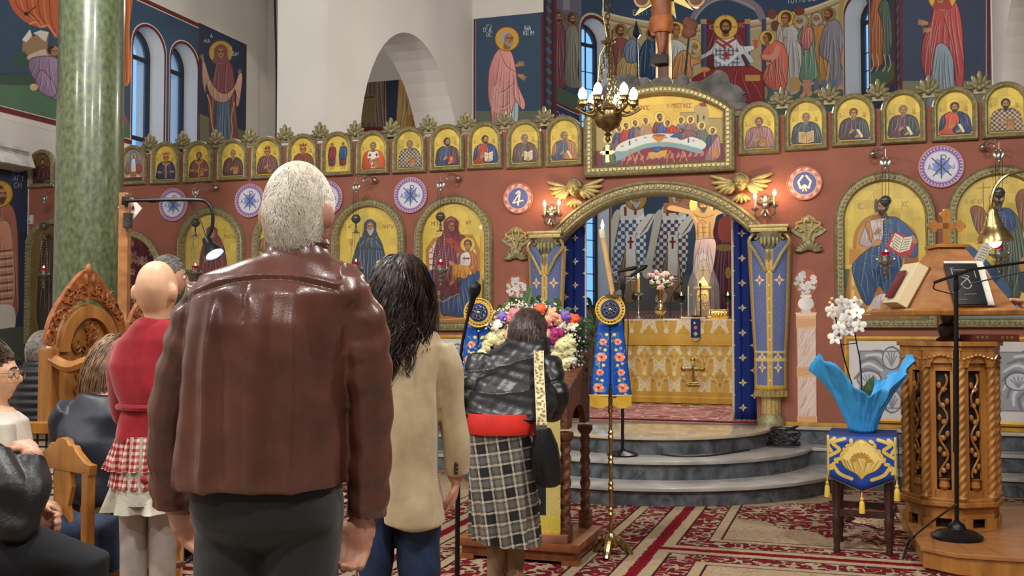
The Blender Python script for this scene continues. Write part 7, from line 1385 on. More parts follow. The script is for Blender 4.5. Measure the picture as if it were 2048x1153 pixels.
for a in(-1,1):
 g=G();x=IS.x+a*hwx;pts=[(-hwy-.04,ZD-.2),(-hwy+.05,ZD-.2)]+[(.0+.17*cos(q),ZD-.2+.13*sin(q))for q in np.linspace(pi,0,9)]+[(hwy-.05,ZD-.2),(hwy+.04,ZD-.2),(hwy+.04,ZD+.22),(-hwy-.04,ZD+.02)]
 g.prism([(x-.02,IS.y+b,z)for b,z in pts],(.04,0,0));g.build('carved_side',CARV,t,smooth=False)
g=G();g.add([(IS.x+a,IS.y+b,z)for a,b,z in((-hwx-.03,-hwy-.05,ZD+.03),(hwx+.03,-hwy-.05,ZD+.03),(hwx+.03,hwy+.05,ZD+.25),(-hwx-.03,hwy+.05,ZD+.25),(-hwx-.03,-hwy-.05,ZD+.0),(hwx+.03,-hwy-.05,ZD+.0),(hwx+.03,hwy+.05,ZD+.22),(-hwx-.03,hwy+.05,ZD+.22))],[(0,1,2,3),(4,7,6,5),(0,4,5,1),(1,5,6,2),(2,6,7,3),(3,7,4,0)]);g.build('sloping_top',CARV,t,smooth=False)
for b in(-1,1):bx(-hwx,hwx,b*hwy-.015,b*hwy+.015,ZD-.18,ZD+.02+(.2 if b>0 else 0)).build('rail',CARV,t,smooth=False)
y=IS.y-hwy-.05;P=Pic(IS.x-hwx+.02,IS.x+hwx-.02,.2,ZD-.02,300,None,(24,22,26),4);rg=np.random.RandomState(1)
for k in range(60):a,b=rg.uniform(P.a0,P.a1),rg.uniform(.25,ZD);P.line([(a,b),(a+.03,b+.03),(a+.01,b+.06),(a-.02,b+.05)],(150,140,120),.008)
P.rect(P.a0,.2,P.a0+.09,ZD,(196,178,80));P.rect(P.a1-.09,.2,P.a1,ZD,(190,172,100));P.rect(P.a0,.2,P.a1,.3,(196,178,70));P.noise(.06);ft=thing('stand_cloth','dark cloth with wide yellow border hanging down the front of the icon stand','cloth',(IS.x,y,ZD));panelY('cloth',P,P.mat('stand_cloth',.8),y,None,ft,.006);g=G()
for k in range(70):x=P.a0+(P.a1-P.a0)*(k+.5)/70;g.tube([(x,y,.205),(x,y-.002,.15)],.0035,4)
stuff(g.build('fringe',MATS['yellow_lace'],ft))
p=onZ(1075,1118,.14);tag(G().box(p.x-.1,p.x+.06,IS.y-hwy-.075,IS.y-hwy-.02,.14,.19).build('step_block',mat('pink_wood_block',(150,96,72),.6),bevel=.004),'small pinkish wooden block on the base board of the icon stand','block')
# wreath: greenery bed, then every larger flower an object of its own
D5=(IS-EYEP).dot(VF)+.05;fl=thing('flower_garland_bed','bed of green leaves and white sprays arching over the icon stand','greenery',at(1075,690,D5))
path=[(962,770),(950,735),(968,700),(986,668),(1010,648),(1040,634),(1075,628),(1110,636),(1135,656),(1148,690),(1142,730),(1128,765)];gl=G();gs=G();rf=random.Random(4)
for i in range(len(path)-1):
 for k in range(26):
  q=rf.random();u=path[i][0]*(1-q)+path[i+1][0]*q+rf.uniform(-20,20);v=path[i][1]*(1-q)+path[i+1][1]*q+rf.uniform(-20,20);c=at(u,v,D5+rf.uniform(-.02,.14));a=rf.uniform(0,6.28)
  if k%2:leaf(gl,c,c+Vector((.1*cos(a),-.03,.09*sin(a))),.02)
  for m_ in range(5):gs.ball(c+Vector((rf.uniform(-.05,.05),-.05+rf.uniform(-.04,0),rf.uniform(-.05,.05))),.0065,5,4)
for q in([(1135,650),(1185,662)],[(1140,665),(1192,690)],[(1130,640),(1180,650)],[(1045,640),(1062,580)],[(1050,642),(1050,590)],[(1145,680),(1176,700)]):
 a,b=at(*q[0],D5),at(*q[1],D5+.05)
 for k in range(12):
  e=a+(b-a)*(k/12);s=(b-a).normalized().cross(VF).normalized()
  for sg in(-1,1):leaf(gl,e,e+s*sg*.05*(1-k/16)+(b-a)*.2,.006)
stuff(gl.build('leaves',GREENL,fl));stuff(gs.build('white_sprays',WHITEP,fl))
FC={'white':(236,232,206),'cream':(226,220,160),'peach':(236,166,128),'pink':(226,130,140),'magenta':(176,44,116),'violet':(128,96,190),'orange':(226,92,40)}
FL=[('magenta',1108,668,1.2),('magenta',1094,652,1),('magenta',1118,662,1),('magenta',1102,680,1),('violet',1130,634,1.1),('violet',1006,634,.9),('orange',1148,640,1.1),('orange',1080,618,1),('orange',1142,650,.8),('peach',1104,630,1.3),('peach',1116,640,1),('peach',1096,640,.9),('pink',1030,630,1.2),('pink',1020,640,.9),('white',994,650,1.2),('white',1144,652,1.1),('white',1060,626,1),('white',1072,630,.9),('white',1044,634,1),('white',1124,650,.8),('cream',985,676,1.3),('cream',998,684,1.3),('cream',974,690,1.2),('cream',1000,668,1),('cream',1120,690,1.4),('cream',1136,684,1.4),('cream',1128,704,1.4),('cream',1116,712,1.2),('cream',1140,700,1.1),('cream',1130,724,1.2),('cream',1122,740,1),('cream',968,708,1.2),('cream',956,724,1),('white',1142,720,1),('white',1130,752,.9)]
for nm,u,v,s in FL:g=G();c=at(u,v,D5-.07);blossom(g,c,.042*s,None,6);blossom(g,c+Vector((0,-.012,0)),.026*s,None,5);o=g.build('garland_flower',mat(nm+'_petals',FC[nm],.6,sss=.1));o.location=(0,0,0);sd=('left end','top','right end')[(u>1012)+(u>1112)];same=sorted([q for q in FL if q[0]==nm and((q[1]>1012)+(q[1]>1112))==((u>1012)+(u>1112))],key=lambda q:q[2]);tag(o,('' if len(same)==1 else('uppermost ','second ','third ','fourth ','fifth ','sixth ','seventh ')[[q[1:3]for q in same].index((u,v))])+nm+' bloom '+('' if len(same)==1 else 'counted downwards ')+'at the '+sd+' of the flower garland','flower','garland flowers')
# ---------------------------------------------------------------- left side: lamp post, carved stalls, chairs, bags
D=7.4;p=at(249,500,D);w=.034;t=thing('lamp_post','plain wooden post with a black reading lamp arm, right of the green column','post',(p.x,p.y,0));G().obox((p.x,p.y,at(249,386,D).z/2),VR*w,FORW*w,(0,0,at(249,386,D).z/2)).build('post',LW,t,bevel=.004,smooth=False)
G().obox(at(251,402,D-.05),VR*.02,FORW*.02,(0,0,.03)).build('bracket',BLKM,t,bevel=.003);G().tube(spline([at(u,v,D-.08)for u,v in((252,402),(330,400),(395,400),(415,406),(425,425),(424,455),(416,475))],6),.013,8).build('arm',BLKM,t);G().tube(spline([at(u,v,D-.06)for u,v in((250,390),(285,400),(305,405),(340,400),(377,402),(400,440),(413,478))],5),.004,5).build('lead',CABLE,t)
a=at(412,478,D-.08);d=(at(433,516,D-.14)-a).normalized();G().lathe([(.012,-.01),(.03,0),(.036,.05),(.042,.07),(.06,.1),(.072,.15),(.068,.15),(.05,.09)],a,d,20).build('shade',BLKM,t);G().lathe([(.004,.125),(.062,.135),(.062,.14),(.004,.141)],a,d,18).build('bulb',mat('cold_led',(190,226,255),.4,emit=9,var=0),t)
p=at(256,440,D-.06);lathe_thing('grey_cup','small dark grey cup fixed on the wooden lamp post','cup',p,[('cup',[(.03,-.06),(.034,-.055),(.033,.04),(.037,.045),(.028,.045)],PEWTER)]);q=[at(u,v,D+.06)for u,v in((257,386),(284,417),(260,447),(236,415))];t=thing('diamond_card','white diamond-shaped card with a red mark behind the lamp post','card',q[2]);G().prism(q,VF*.004).build('card',MATS['white_paper'],t,smooth=False);G().ball(at(266,416,D+.055),(.012,.002,.016)).build('red_mark',mat('red_mark',(170,40,40),.6),t)
def local(o,x,y):
 o,x,y=Vector(o),Vector(x).normalized(),Vector(y).normalized();return lambda a,b,c:o+x*a+y*b+Vector((0,0,c))
RH=Vector((VR.x,VR.y,0));FH=Vector((VF.x,VF.y,0)).normalized();th=radians(72);sa=RH*cos(th)+FH*sin(th);sn=RH*sin(th)-FH*cos(th);CWD=mat('carved_stall_wood',(146,84,40),.45,var=.2,scale=25,bump=.3,bscale=60);rg=random.Random(3)
for i,lab in enumerate(('carved wooden church stall in front of the green column','carved wooden church stall beside the lamp post, half behind the bald head')):
 o=at(98,700,5.6);o.z=0;o+=sa*.66*i;L=local(o,sa,sn);t=thing('carved_stall',lab,'stall',o,'row of carved stalls');W=.6
 bp=lambda q,y,th_:G().prism([L(a,y,c)for a,c in q],sn*th_)
 bp([(.03,.75),(W-.03,.75),(W-.03,1.28)]+[(W/2+.24*cos(k),1.3+.27*sin(k))for k in np.linspace(0,pi,15)]+[(.03,1.28)],-.03,.03).build('back_panel',WOOD,t);bp([(.03,.3),(W-.03,.3),(W-.03,.75),(.03,.75)],-.03,.02).build('red_backing',mat('maroon_cloth',(88,30,40),.8),t,smooth=False)
 g=G();g.loft([[L(W/2+r*cos(k),y,1.3+(r+.02)*sin(k))for k in np.linspace(0,pi,19)]for r,y in((.17,.0),(.17,.03),(.24,.03),(.24,.0))],closed=False);g.build('arch_moulding',WOOD,t,ang=30)
 g=G()
 for k in range(46):a,c=rg.uniform(-1,1),rg.uniform(-1,1);g.tube([L(W/2+.13*a*sqrt(1-min(1,c*c*.8))+.03*cos(q),.006,1.14+.3*c+.03*sin(q))for q in np.linspace(k,k+4,7)],.007,5)
 stuff(g.build('carved_relief',CWD,t));g=G();g.prism([L(W/2+.26*cos(k),-.02,1.34+.26*sin(k))for k in np.linspace(pi,0,15)]+[L(W/2+.33*cos(k),-.02,1.34+(.33+.1*max(0,sin(k))**8)*sin(k))for k in np.linspace(0,pi,21)],sn*.03)
 for k in range(34):q=pi*rg.random();r=rg.uniform(.27,.34);g.tube([L(W/2+r*cos(q)+.025*cos(s),.014,1.34+r*sin(q)+.025*sin(s))for s in np.linspace(k,k+4.2,6)],.007,5)
 for k in(-1,0,1):g.ball(L(W/2+.03*k,.0,1.71+(.05 if k==0 else 0)),(.022,.022,.045),7,5)
 stuff(g.build('carved_crown',CWD,t))
 for x in(0,W+.03)[:2 if i else 1]+((W+.03,)if i==0 else()):
  G().obox(L(x,.0,.66),sa*.03,sn*.045,(0,0,.66)).build('post',WOOD,t,bevel=.004,smooth=False);g=G();g.tube(spline([L(x,.02,1.26),L(x,.14,1.22),L(x,.26,1.25),L(x,.36,1.26),L(x,.41,1.2)],5),[.034]*11+[.03]*10,8);g.build('armrest',WOOD,t);G().obox(L(x,.2,.93),sa*.022,sn*.2,(0,0,.026)).build('side_rail',WOOD,t,smooth=False);G().obox(L(x,.36,.6),sa*.025,sn*.03,(0,0,.6)).build('front_post',WOOD,t,smooth=False)
 G().obox(L(W/2,.18,.45),sa*W*.46,sn*.18,(0,0,.02)).build('seat',WOOD,t,bevel=.005)
CHW=mat('golden_pine',(176,118,40),.4,var=.1,scale=3,c2=(146,90,28),aniso=(6,6,1),coat=.15);SEATW=mat('brown_seat_wood',(104,62,36),.3,var=.12,coat=.2)
def chair(u,D,f,label):
 o=at(u,700,D);o.z=0;y=(RH*f[0]+FH*f[1]).normalized();x=Vector((y.y,-y.x,0));L=local(o,x,y);t=thing('wooden_chair',label,'chair',o,'golden wooden chairs');hw=.2
 top=[(-.24,.86),(-.25,.9),(-.2,.905),(-.12,.945),(-.1,.965),(-.06,.965),(-.04,.985),(0,.992),(.04,.985),(.06,.965),(.1,.965),(.12,.945),(.2,.905),(.25,.9),(.24,.86)]
 G().prism([L(a,-.03,c)for a,c in top],y*.03).build('top_rail',CHW,t,bevel=.004);
 for s in(-1,1):G().prism([L(s*hw-.024,-.03,0),L(s*hw+.024,-.03,0),L(s*hw+.024,-.03,.87),L(s*hw-.024,-.03,.87)],y*.034).build('stile',CHW,t,smooth=False,bevel=.003)
 G().prism([L(a,-.024,c)for a,c in[(-.05,.44),(.05,.44),(.045,.56),(.07,.66),(.05,.72),(.085,.8),(.06,.87),(-.06,.87),(-.085,.8),(-.05,.72),(-.07,.66),(-.045,.56)]],y*.018).build('splat',CHW,t);G().prism([L(a,b,.43)for a,b in((-.21,-.02),(.21,-.02),(.23,.4),(-.23,.4))],(0,0,.025)).build('seat',SEATW,t,bevel=.006)
 for a,b,c,e in((-.2,.37,.2,.37),(-.2,.0,-.2,.37),(.2,.0,.2,.37)):m_=(L(a,b,.395)+L(c,e,.395))/2;d=L(c,e,0)-L(a,b,0);G().obox(m_,d/2,d.normalized().cross(Vector((0,0,1)))*.011,(0,0,.035)).build('apron',CHW,t,smooth=False)
 for s in(-1,1):G().lathe([(.016,0),(.024,.04),(.018,.08),(.022,.2),(.018,.26),(.028,.28),(.018,.3),(.028,.32),(.022,.34),(.03,.36),(.03,.43)],L(s*.2,.36,0),n=12).build('leg',CHW,t)
 return t
chair(140,4.2,(.66,.75),'golden wooden chair with a scalloped top rail, a cream paper bag on its seat');chair(172,4.85,(.62,.78),'golden wooden chair with a scalloped top rail, right behind the dark jacketed woman')
def crumple(name,c,r,m,seed,**k):
 g=G();g.ball(c,r,28,20);mn=lambda p:mnoise.noise(Vector(p)*11+Vector((seed,0,0)));g.v=[tuple(Vector(c)+(Vector(p)-Vector(c))*(1+.35*mn(p)+.12*mnoise.noise(Vector(p)*34)))for p in g.v];return g.build(name,m,ang=22,**k)
c=at(165,1052,4.33);tag(crumple('paper_bag',(c.x,c.y,.53),(.14,.1,.1),mat('cream_paper',(206,196,168),.8),2),'crumpled cream paper bag lying on the nearest wooden chair','bag');c=at(228,1073,4.32);y=.47;p=thing('phone','small pale phone lying on the nearest chair seat','phone',c);G().obox((c.x,c.y,.459),RH*.03+FH*.03,FH*.035-RH*.035,(0,0,.004)).build('case',mat('lilac_case',(186,170,186),.4),p,bevel=.002);G().obox((c.x,c.y,.4635),RH*.026+FH*.026,FH*.031-RH*.031,(0,0,.0006)).build('screen',mat('dark_screen',(150,140,150),.1),p,smooth=False)
c=at(372,1086,6.3);t=thing('black_handbag','black handbag on the carpet between the bald woman and the leather jacket man','handbag',(c.x,c.y,0));G().ball((c.x,c.y,.12),(.08,.05,.1),14,10).build('bag',BLKM,t);G().tube(spline([(c.x-.07,c.y,.12),(c.x-.07,c.y-.12,.02),(c.x+.03,c.y-.2,.014),(c.x+.08,c.y-.08,.02),(c.x+.07,c.y,.12)],6),.008,6).build('strap',CABLE,t)
P=Pic(0,.5,0,.6,300,None,(30,26,24),1)
for i in range(11):
 for j in range(13):P.rect(.005+i*.046,.008+j*.046,.04+i*.046,.043+j*.046,(206,198,176))
P.noise(.05);a=at(30,800,5.2);a.z=0;t=thing('woven_stand','low stand hung with a black and cream chequered weave, left of the stalls','stand',a);V,F_,uv=slab(0,.5,0,.6,0,.02);V=[a-RH*.25+RH*x+Vector((0,0,.45+.0+z_*.75))+FH*h for x,z_,h in V];uvmesh('chequered_weave',V,F_,uv,P.mat('weave',.8),t);G().obox(a+Vector((0,0,.93)),RH*.27,FH*.06,(0,0,.025)).build('top_rail',CHW,t,smooth=False)
for s in(-1,1):G().obox(a+RH*.25*s+FH*.04+Vector((0,0,.46)),RH*.02,FH*.02,(0,0,.46)).build('leg',CHW,t,smooth=False)
# ---------------------------------------------------------------- people: one fused body each, clothes and hair as children
SKIN=mat('skin',(206,150,122),.5,var=.05,scale=30,sss=.15);SKINP=mat('pale_skin',(226,178,140),.45,var=.04,scale=20,sss=.15)
def fuse(g,name,m,parent,vox=.008,it=3,disp=None):
 me=bpy.data.meshes.new(name);me.from_pydata(g.v,[],g.f);bm=bmesh.new();bm.from_mesh(me);bmesh.ops.recalc_face_normals(bm,faces=bm.faces);bm.to_mesh(me);bm.free()
 o=link(name,me,None,parent);r=o.modifiers.new('r','REMESH');r.mode='VOXEL';r.voxel_size=vox
 if it:s=o.modifiers.new('s','SMOOTH');s.iterations=it;s.factor=.5
 ev=o.evaluated_get(bpy.context.evaluated_depsgraph_get());n=bpy.data.meshes.new_from_object(ev);o.modifiers.clear();o.data=n;n.materials.clear();n.materials.append(m)
 if disp:
  k=len(n.vertices);c=np.empty(k*3,np.float32);n.vertices.foreach_get('co',c);c=c.reshape(-1,3);nn=np.empty(k*3,np.float32);n.vertices.foreach_get('normal',nn);nn=nn.reshape(-1,3);c=c+nn*disp(c)[:,None];n.vertices.foreach_set('co',c.ravel().astype(np.float32))
 for p in n.polygons:p.use_smooth=True
 n.update();return o
class Fig:
 def __init__(s,label,u,D):s.D=D;b=at(u,700,D);b.z=0;s.t=thing('person',label,'person',b);s.k=D/2050;s.o=b
 def p(s,u,v,d=0):return at(u,v,s.D+d)
 def rows(s,g,rows,n=30,e=2.4):
  R=[]
  for r in rows:
   v,a,b,h=r[:4];off=r[4]if len(r)>4 else 0;c=s.p((a+b)/2,v,off);w=(b-a)/2*(s.D+off)/2050
   R.append([c+RH*w*math.copysign(abs(cos(q))**(2/e),cos(q))+FH*h*math.copysign(abs(sin(q))**(2/e),sin(q))for q in np.arange(n)*2*pi/n])
  g.loft(R);return g
 def limb(s,g,pts,r,n=14):P_=[s.p(*q)for q in pts];g.tube(spline(P_,5),list(np.interp(np.linspace(0,1,5*(len(P_)-1)+1),np.linspace(0,1,len(r)),r)),n);return g
 def head(s,g,u,v,w,yaw=0,pitch=0,d=0,ears=True,face=True):
  """adds a head with face and ears; yaw 0 looks away from the camera, + turns to the right of the picture"""
  c=s.p(u,v,d);f=(FH*cos(yaw)+RH*sin(yaw));r=Vector((f.y,-f.x,0));up=Vector((0,0,1));f,up=f*cos(pitch)+up*sin(pitch),up*cos(pitch)-f*sin(pitch);S=w*(s.D+d)/2050/.156;X=lambda a,b,e:c+(r*a+f*b+up*e)*S;ga=lambda x,m_,q:math.exp(-((x-m_)/q)**2);rings=[]
  for j in range(29):
   ph=-pi/2+pi*j/28;row=[]
   for k in range(40):
    th=2*pi*k/40;sx,fy,uz=cos(ph)*sin(th),cos(ph)*cos(th),sin(ph);low=max(0,-uz)
    x=.078*sx*(1-.22*low**2)*(1+.16*max(0,uz)**2*1.2-.04*max(0,uz));y=(.096 if fy>0 else .1)*fy*(1-(.0 if fy>0 else .3)*low);z=.122*uz
    if face and fy>0:
     y+=fy*(.03*ga(sx,0,.13)*ga(uz,-.2,.15)+.016*ga(sx,0,.1)*ga(uz,.02,.2)+.007*ga(uz,.2,.1)-.012*(ga(sx,.38,.16)+ga(sx,-.38,.16))*ga(uz,.03,.11)+.011*ga(sx,0,.28)*ga(uz,-.5,.07)-.004*ga(uz,-.6,.05)*ga(sx,0,.4)+.02*ga(sx,0,.4)*ga(uz,-.8,.16))
    row.append(X(x,y,z))
   rings.append(row)
  g.loft(rings)
  if ears:
   for q in(-1,1):g.ball(X(q*.086,-.014,-.008),(.015*S,.022*S,.036*S),10,8,Matrix((r,f,up)).transposed()@Matrix.Rotation(q*.35,3,'Z'))
  s.H=(c,r,f,up,S);s.X=X;return X
 def hand(s,g,w,d,n,side,curl=.6,S=1.):
  """palm and five fingers from wrist point w along d; n is the palm side, side the thumb direction"""
  d=d.normalized();n=(n-d*n.dot(d)).normalized();x=d.cross(n)*side;R=Matrix((x,n,d)).transposed();g.ball(w+d*.045*S,(.04*S,.017*S,.052*S),12,8,R);g.ball(w,(.026*S,.02*S,.04*S),10,6,R)
  for i,L in enumerate((.9,1.05,1.0,.8)):
   b=w+d*.085*S+x*(.03-.02*i)*S;pts=[b-d*.02*S,b];a=0;q=b
   for l in(.042,.026,.022):a+=curl*(.9 if l>.04 else 1.1);q=q+(d*cos(a)+n*sin(a))*l*L*S;pts.append(q)
   g.tube(pts,[.0105*S,.0105*S,.0098*S,.009*S,.0072*S],8)
  b=w+d*.03*S+x*.03*S;g.tube([b-x*.015*S,b+x*.02*S+d*.02*S+n*.01*S,b+x*.022*S+d*.05*S+n*.022*S,b+x*.008*S+d*.07*S+n*.034*S],[.014*S,.013*S,.011*S,.008*S],8)
 def hair(s,name,m,N,L,r=.0016,top=-.25,back=None,comb=None,curl=0,grav=.5,seed=1,segs=5,lift=.004,cap=1.05,fmin=None):
  """cap plus separate strands growing from the scalp; keep(x, y, z) in head units picks the roots"""
  c,rt,f,up,S=s.H;rg=np.random.RandomState(seed);g=G();X=s.X;keep=back or(lambda x,y,z:z>top+.9*max(0,y)*1.2)
  nu,nv=40,24;V=[];idx={}
  for j in range(nv+1):
   for k in range(nu):
    ph=-pi/2+pi*j/nv;th=2*pi*k/nu;a,b,e=cos(ph)*sin(th),cos(ph)*cos(th),sin(ph);kk=keep(a,b,e);q=cap if kk else .93;V.append(X(.078*a*q,.1*b*q,.122*e*q))
  g.add(V,[(j*nu+k,j*nu+(k+1)%nu,(j+1)*nu+(k+1)%nu,(j+1)*nu+k)for j in range(nv)for k in range(nu)]);n=0
  while n<N:
   q=rg.normal(0,1,3);q/=np.linalg.norm(q)
   if not keep(*q):continue
   n+=1;nr=(rt*q[0]/.078+f*q[1]/.1+up*q[2]/.122).normalized();P0=X(.078*q[0]*1.02,.1*q[1]*1.02,.122*q[2]*1.02);cb=comb(q)if comb else(0,-.4,-1);d=rt*cb[0]+f*cb[1]+up*cb[2]+Vector(rg.normal(0,.1 if grav>.6 else .22,3));d=(d-nr*d.dot(nr));d=d.normalized()if d.length>1e-4 else nr;pts=[];pos=P0;ln=L*rg.uniform(.7,1.15)*S;ph=(9*q[0]+6*q[1]+4*q[2]+rg.uniform(-.5,.5))if curl else 0;sd=d.cross(nr)
   for i in range(segs):
    t_=i/(segs-1);w_=curl*sin(ph+t_*9)*t_;pts.append(pos+sd*w_+nr*(curl*cos(ph+t_*9)*t_*.7+lift*sin(pi*min(1,t_*1.3))));step_=d*(ln/segs);pos=pos+step_;d=(d+Vector((0,0,-grav))*(3/segs)).normalized();o=pos-c;e=sqrt((o.dot(rt)/.08)**2+(o.dot(f)/.102)**2+(o.dot(up)/.124)**2)/S
    if e<1.02:pos=c+o*(1.02/max(e,.3))
   g.tube(pts,list(np.linspace(r,r*.35,segs)),3,cap=False)
  return g.build(name,m,s.t)
 def legs(s,g,L,R_,v0,h=.06):
  for(u,w)in(L,R_):a=s.p(u,v0);g.tube([a,Vector((a.x,a.y,a.z*.5)),Vector((a.x,a.y,h))],[w*s.k,w*s.k*.8,w*s.k*.55],14)
 def shoes(s,us,m):
  for u in us:a=s.p(u,1100);G().ball(Vector((a.x,a.y,.045))+FH*.05,(.05,.13,.045),14,8,Matrix.Rotation(YAW,3,'Z')).build('shoe',m,s.t)
def wr(*W):
 """sum of fold waves: (amplitude, along-right, along-forward, along-up frequency, phase, sharpness)"""
 def f(c):
  x=c@np.array(RH);y=c@np.array(FH);z=c[:,2];o=np.zeros(len(c))
  for a,kx,ky,kz,ph,sh in W:w=np.sin(kx*x+ky*y+kz*z+ph+1.1*np.sin(3.1*z+2*x+ph));o+=a*(np.sign(w)*np.abs(w)**sh)
  return o
 return f
# 1 -- the man in the brown leather jacket, seen from behind
M=Fig('white-haired man seen from behind in a brown leather jacket and dark trousers',560,2.4);LEA=mat('brown_leather',(116,70,56),.3,var=.16,scale=7,bump=.08,bscale=260,c2=(88,54,44),coat=.2);g=G()
M.rows(g,[(500,552,632,.055),(560,470,680,.08),(700,425,660,.1),(950,410,650,.1),(1035,440,640,.07)]);X=M.head(g,598,427,125,.28,.02);M.limb(g,[(592,450,.01),(592,510,0)],[.058,.062])
for q,n_,sd in(([(420,600),(350,800,.05),(352,1010,.12)],(FH*-.3-RH),1),([(690,600),(738,800,.03),(732,1030,.1)],-FH,1)):M.limb(g,q,[.05,.04,.03])
M.hand(g,M.p(350,1018,.11),RH*.55+FH*.1-Vector((0,0,.8)),-FH*.4+RH*.5,-1,.75,1.0);M.hand(g,M.p(730,1028,.06),-RH*.3-Vector((0,0,1)),-FH*.7+RH*.0,1,.7,1.0)
M.legs(g,(458,44),(606,50),1030);fuse(g,'body',SKIN,M.t,.006,2)
M.hair('hair',mat('white_hair',(250,244,230),.6,var=.16,scale=60,c2=(226,216,196)),6500,.05,.0012,back=lambda x,y,z:z>-.42+1.1*max(-.15,y+.1)and not(abs(x)>.72 and z<-.05 and y>-.25),comb=lambda q:(.35*q[0]+.25*sin(9*q[2]),-.5-q[1],-.75),grav=.3,lift=.004,cap=1.04)
g=G();M.rows(g,[(482,543,645,.062),(512,528,662,.075),(530,470,700,.09),(552,404,728,.105),(590,386,732,.13),(650,382,708,.148),(760,374,692,.155),(880,366,690,.16),(960,362,688,.165),(968,364,687,.16)],44,2.6)
M.limb(g,[(425,585),(385,680,.02),(348,800,.06),(340,910,.09),(344,1012,.12)],[.062,.064,.056,.052,.047]);M.limb(g,[(690,585),(726,680,.0),(738,800,.03),(739,910,.05),(735,1034,.07)],[.064,.064,.056,.053,.049])
cx_=M.p(520,600);zy=lambda v:M.p(520,v).z
def jacket(c):
 x=(c-np.array(cx_))@np.array(RH);y=(c-np.array(cx_))@np.array(FH);z=c[:,2];back=np.clip(-y*12,0,1)*(np.abs(x)<.2);yk=zy(562)-1.1*(x-.05)**2;o=-.006*np.exp(-((z-yk)/.004)**2)*back+.004*np.exp(-((z-yk-.009)/.006)**2)*back;o-=.004*np.exp(-((x-.0)/.003)**2)*(z<yk)*back
 low=np.clip((yk-z)*6,0,1);o+=back*low*(sum(a*np.exp(-((x-p-s_*(z-1.2))/w)**2)for p,a,w,s_ in((-.085,.016,.014,.03),(.105,.014,.016,.02),(.02,.008,.03,0),(-.15,.01,.02,.1),(.05,-.006,.012,.04),(-.05,-.009,.02,-.02),(.15,-.009,.02,.0)))+.003*np.sin(17*z+30*x));arm=(np.abs(x-.02)>.185);o+=arm*(.0045*np.sin(30*z+26*y+2.5*np.sin(7*z+3))*(.5+.5*np.sin(8*z+1))+.003*np.sin(64*z-45*y+2*np.sin(13*z)));hemf=np.where(arm,1,np.clip((z-zy(985))*14,0,1));return o*hemf+.0015*np.sin(46*x+31*z)*np.sin(53*z-20*y)
fuse(g,'leather_jacket',LEA,M.t,.0062,2,jacket)
g=G();g.tube([M.p(595,488,0)+RH*(.061*cos(q))+FH*.063*sin(q)for q in np.arange(24)*pi/12],.014,8,closed=True);g.build('collar',LEA,M.t)
g=G();M.rows(g,[(945,386,682,.12),(1000,384,684,.135),(1045,388,682,.13),(1072,412,662,.1),(1095,455,615,.05)],36,2.5)
for u,w in((464,74),(604,78)):a=M.p(u,1040);g.tube([a,M.p(u,1180),Vector((a.x,a.y,.5)),Vector((a.x,a.y,.08))],[w*M.k,w*M.k*.98,w*M.k*.85,w*M.k*.75],20)
fuse(g,'trousers',mat('charcoal_trousers',(40,39,36),.85,var=.08,scale=120,sheen=.2),M.t,.008,9,wr((.004,12,0,24,0,1),(.003,30,0,-20,1,1)));M.shoes((458,606),BLKM)
# 2 -- the woman in the beige coat
W=Fig('woman with long wavy dark hair in a beige wool coat and blue jeans',815,3.9);g=G();W.rows(g,[(640,775,835,.05),(680,770,880,.08),(850,770,870,.09),(1040,765,870,.1)]);X=W.head(g,803,590,84,.3,-.05);W.limb(g,[(803,620),(806,670)],[.05,.055]);W.limb(g,[(872,700),(896,830,.02),(912,960,.04)],[.045,.04,.03]);W.hand(g,W.p(913,960,.03),Vector((0,0,-1))+RH*-.15,-RH,-1,.45,.95);W.legs(g,(745,38),(838,42),1050);fuse(g,'body',SKIN,W.t,.008,2)
g=G();W.rows(g,[(648,772,842,.06),(664,764,876,.085),(690,768,888,.115),(760,768,876,.14),(850,770,874,.145),(950,770,876,.15),(1042,766,890,.165),(1046,768,889,.16)],36,2.7);W.limb(g,[(876,695),(898,760),(909,850,.01),(917,950,.03)],[.058,.056,.05,.046]);W.limb(g,[(782,695),(768,800,.02),(768,950,.04)],[.06,.058,.05])
fuse(g,'wool_coat',mat('beige_wool',(200,178,138),.9,var=.08,scale=14,bump=.15,bscale=300,sheen=.3),W.t,.0085,3,wr((.004,10,0,22,0,1),(.004,-22,0,16,2,1),(.003,40,0,12,1,1)));[G().ball(W.p(912,v,-.04),.009,8,6).build('cuff_button',mat('dark_button',(52,36,28),.4),W.t)for v in(930,938,946)]
g=G()
for u,w in((747,40),(838,44)):a=W.p(u,1020);g.tube([a,W.p(u,1100),Vector((a.x,a.y,.35)),Vector((a.x,a.y,.04))],[w*W.k,w*W.k,w*W.k*.85,w*W.k*.8],18)
fuse(g,'jeans',mat('blue_jeans',(32,50,82),.8,var=.3,scale=9,bump=.2,bscale=200),W.t,.008,2,wr((.004,8,0,30,0,1)));W.shoes((747,838),BLKM)
W.H=(W.p(803,586),RH,FH,Vector((0,0,1)),1.12);c0,s0=W.H[0],1.12;W.X=lambda a,b,e:c0+(RH*a+FH*b+Vector((0,0,1))*e)*s0
W.hair('hair',mat('dark_brown_hair',(66,48,40),.42,var=.3,scale=20,c2=(34,25,22)),2300,.3,.0036,back=lambda x,y,z:z>-.55+1.0*max(0,y),comb=lambda q:(.55*q[0],-.1,-1),curl=.032,grav=1.6,segs=11,lift=.014,cap=1.12)
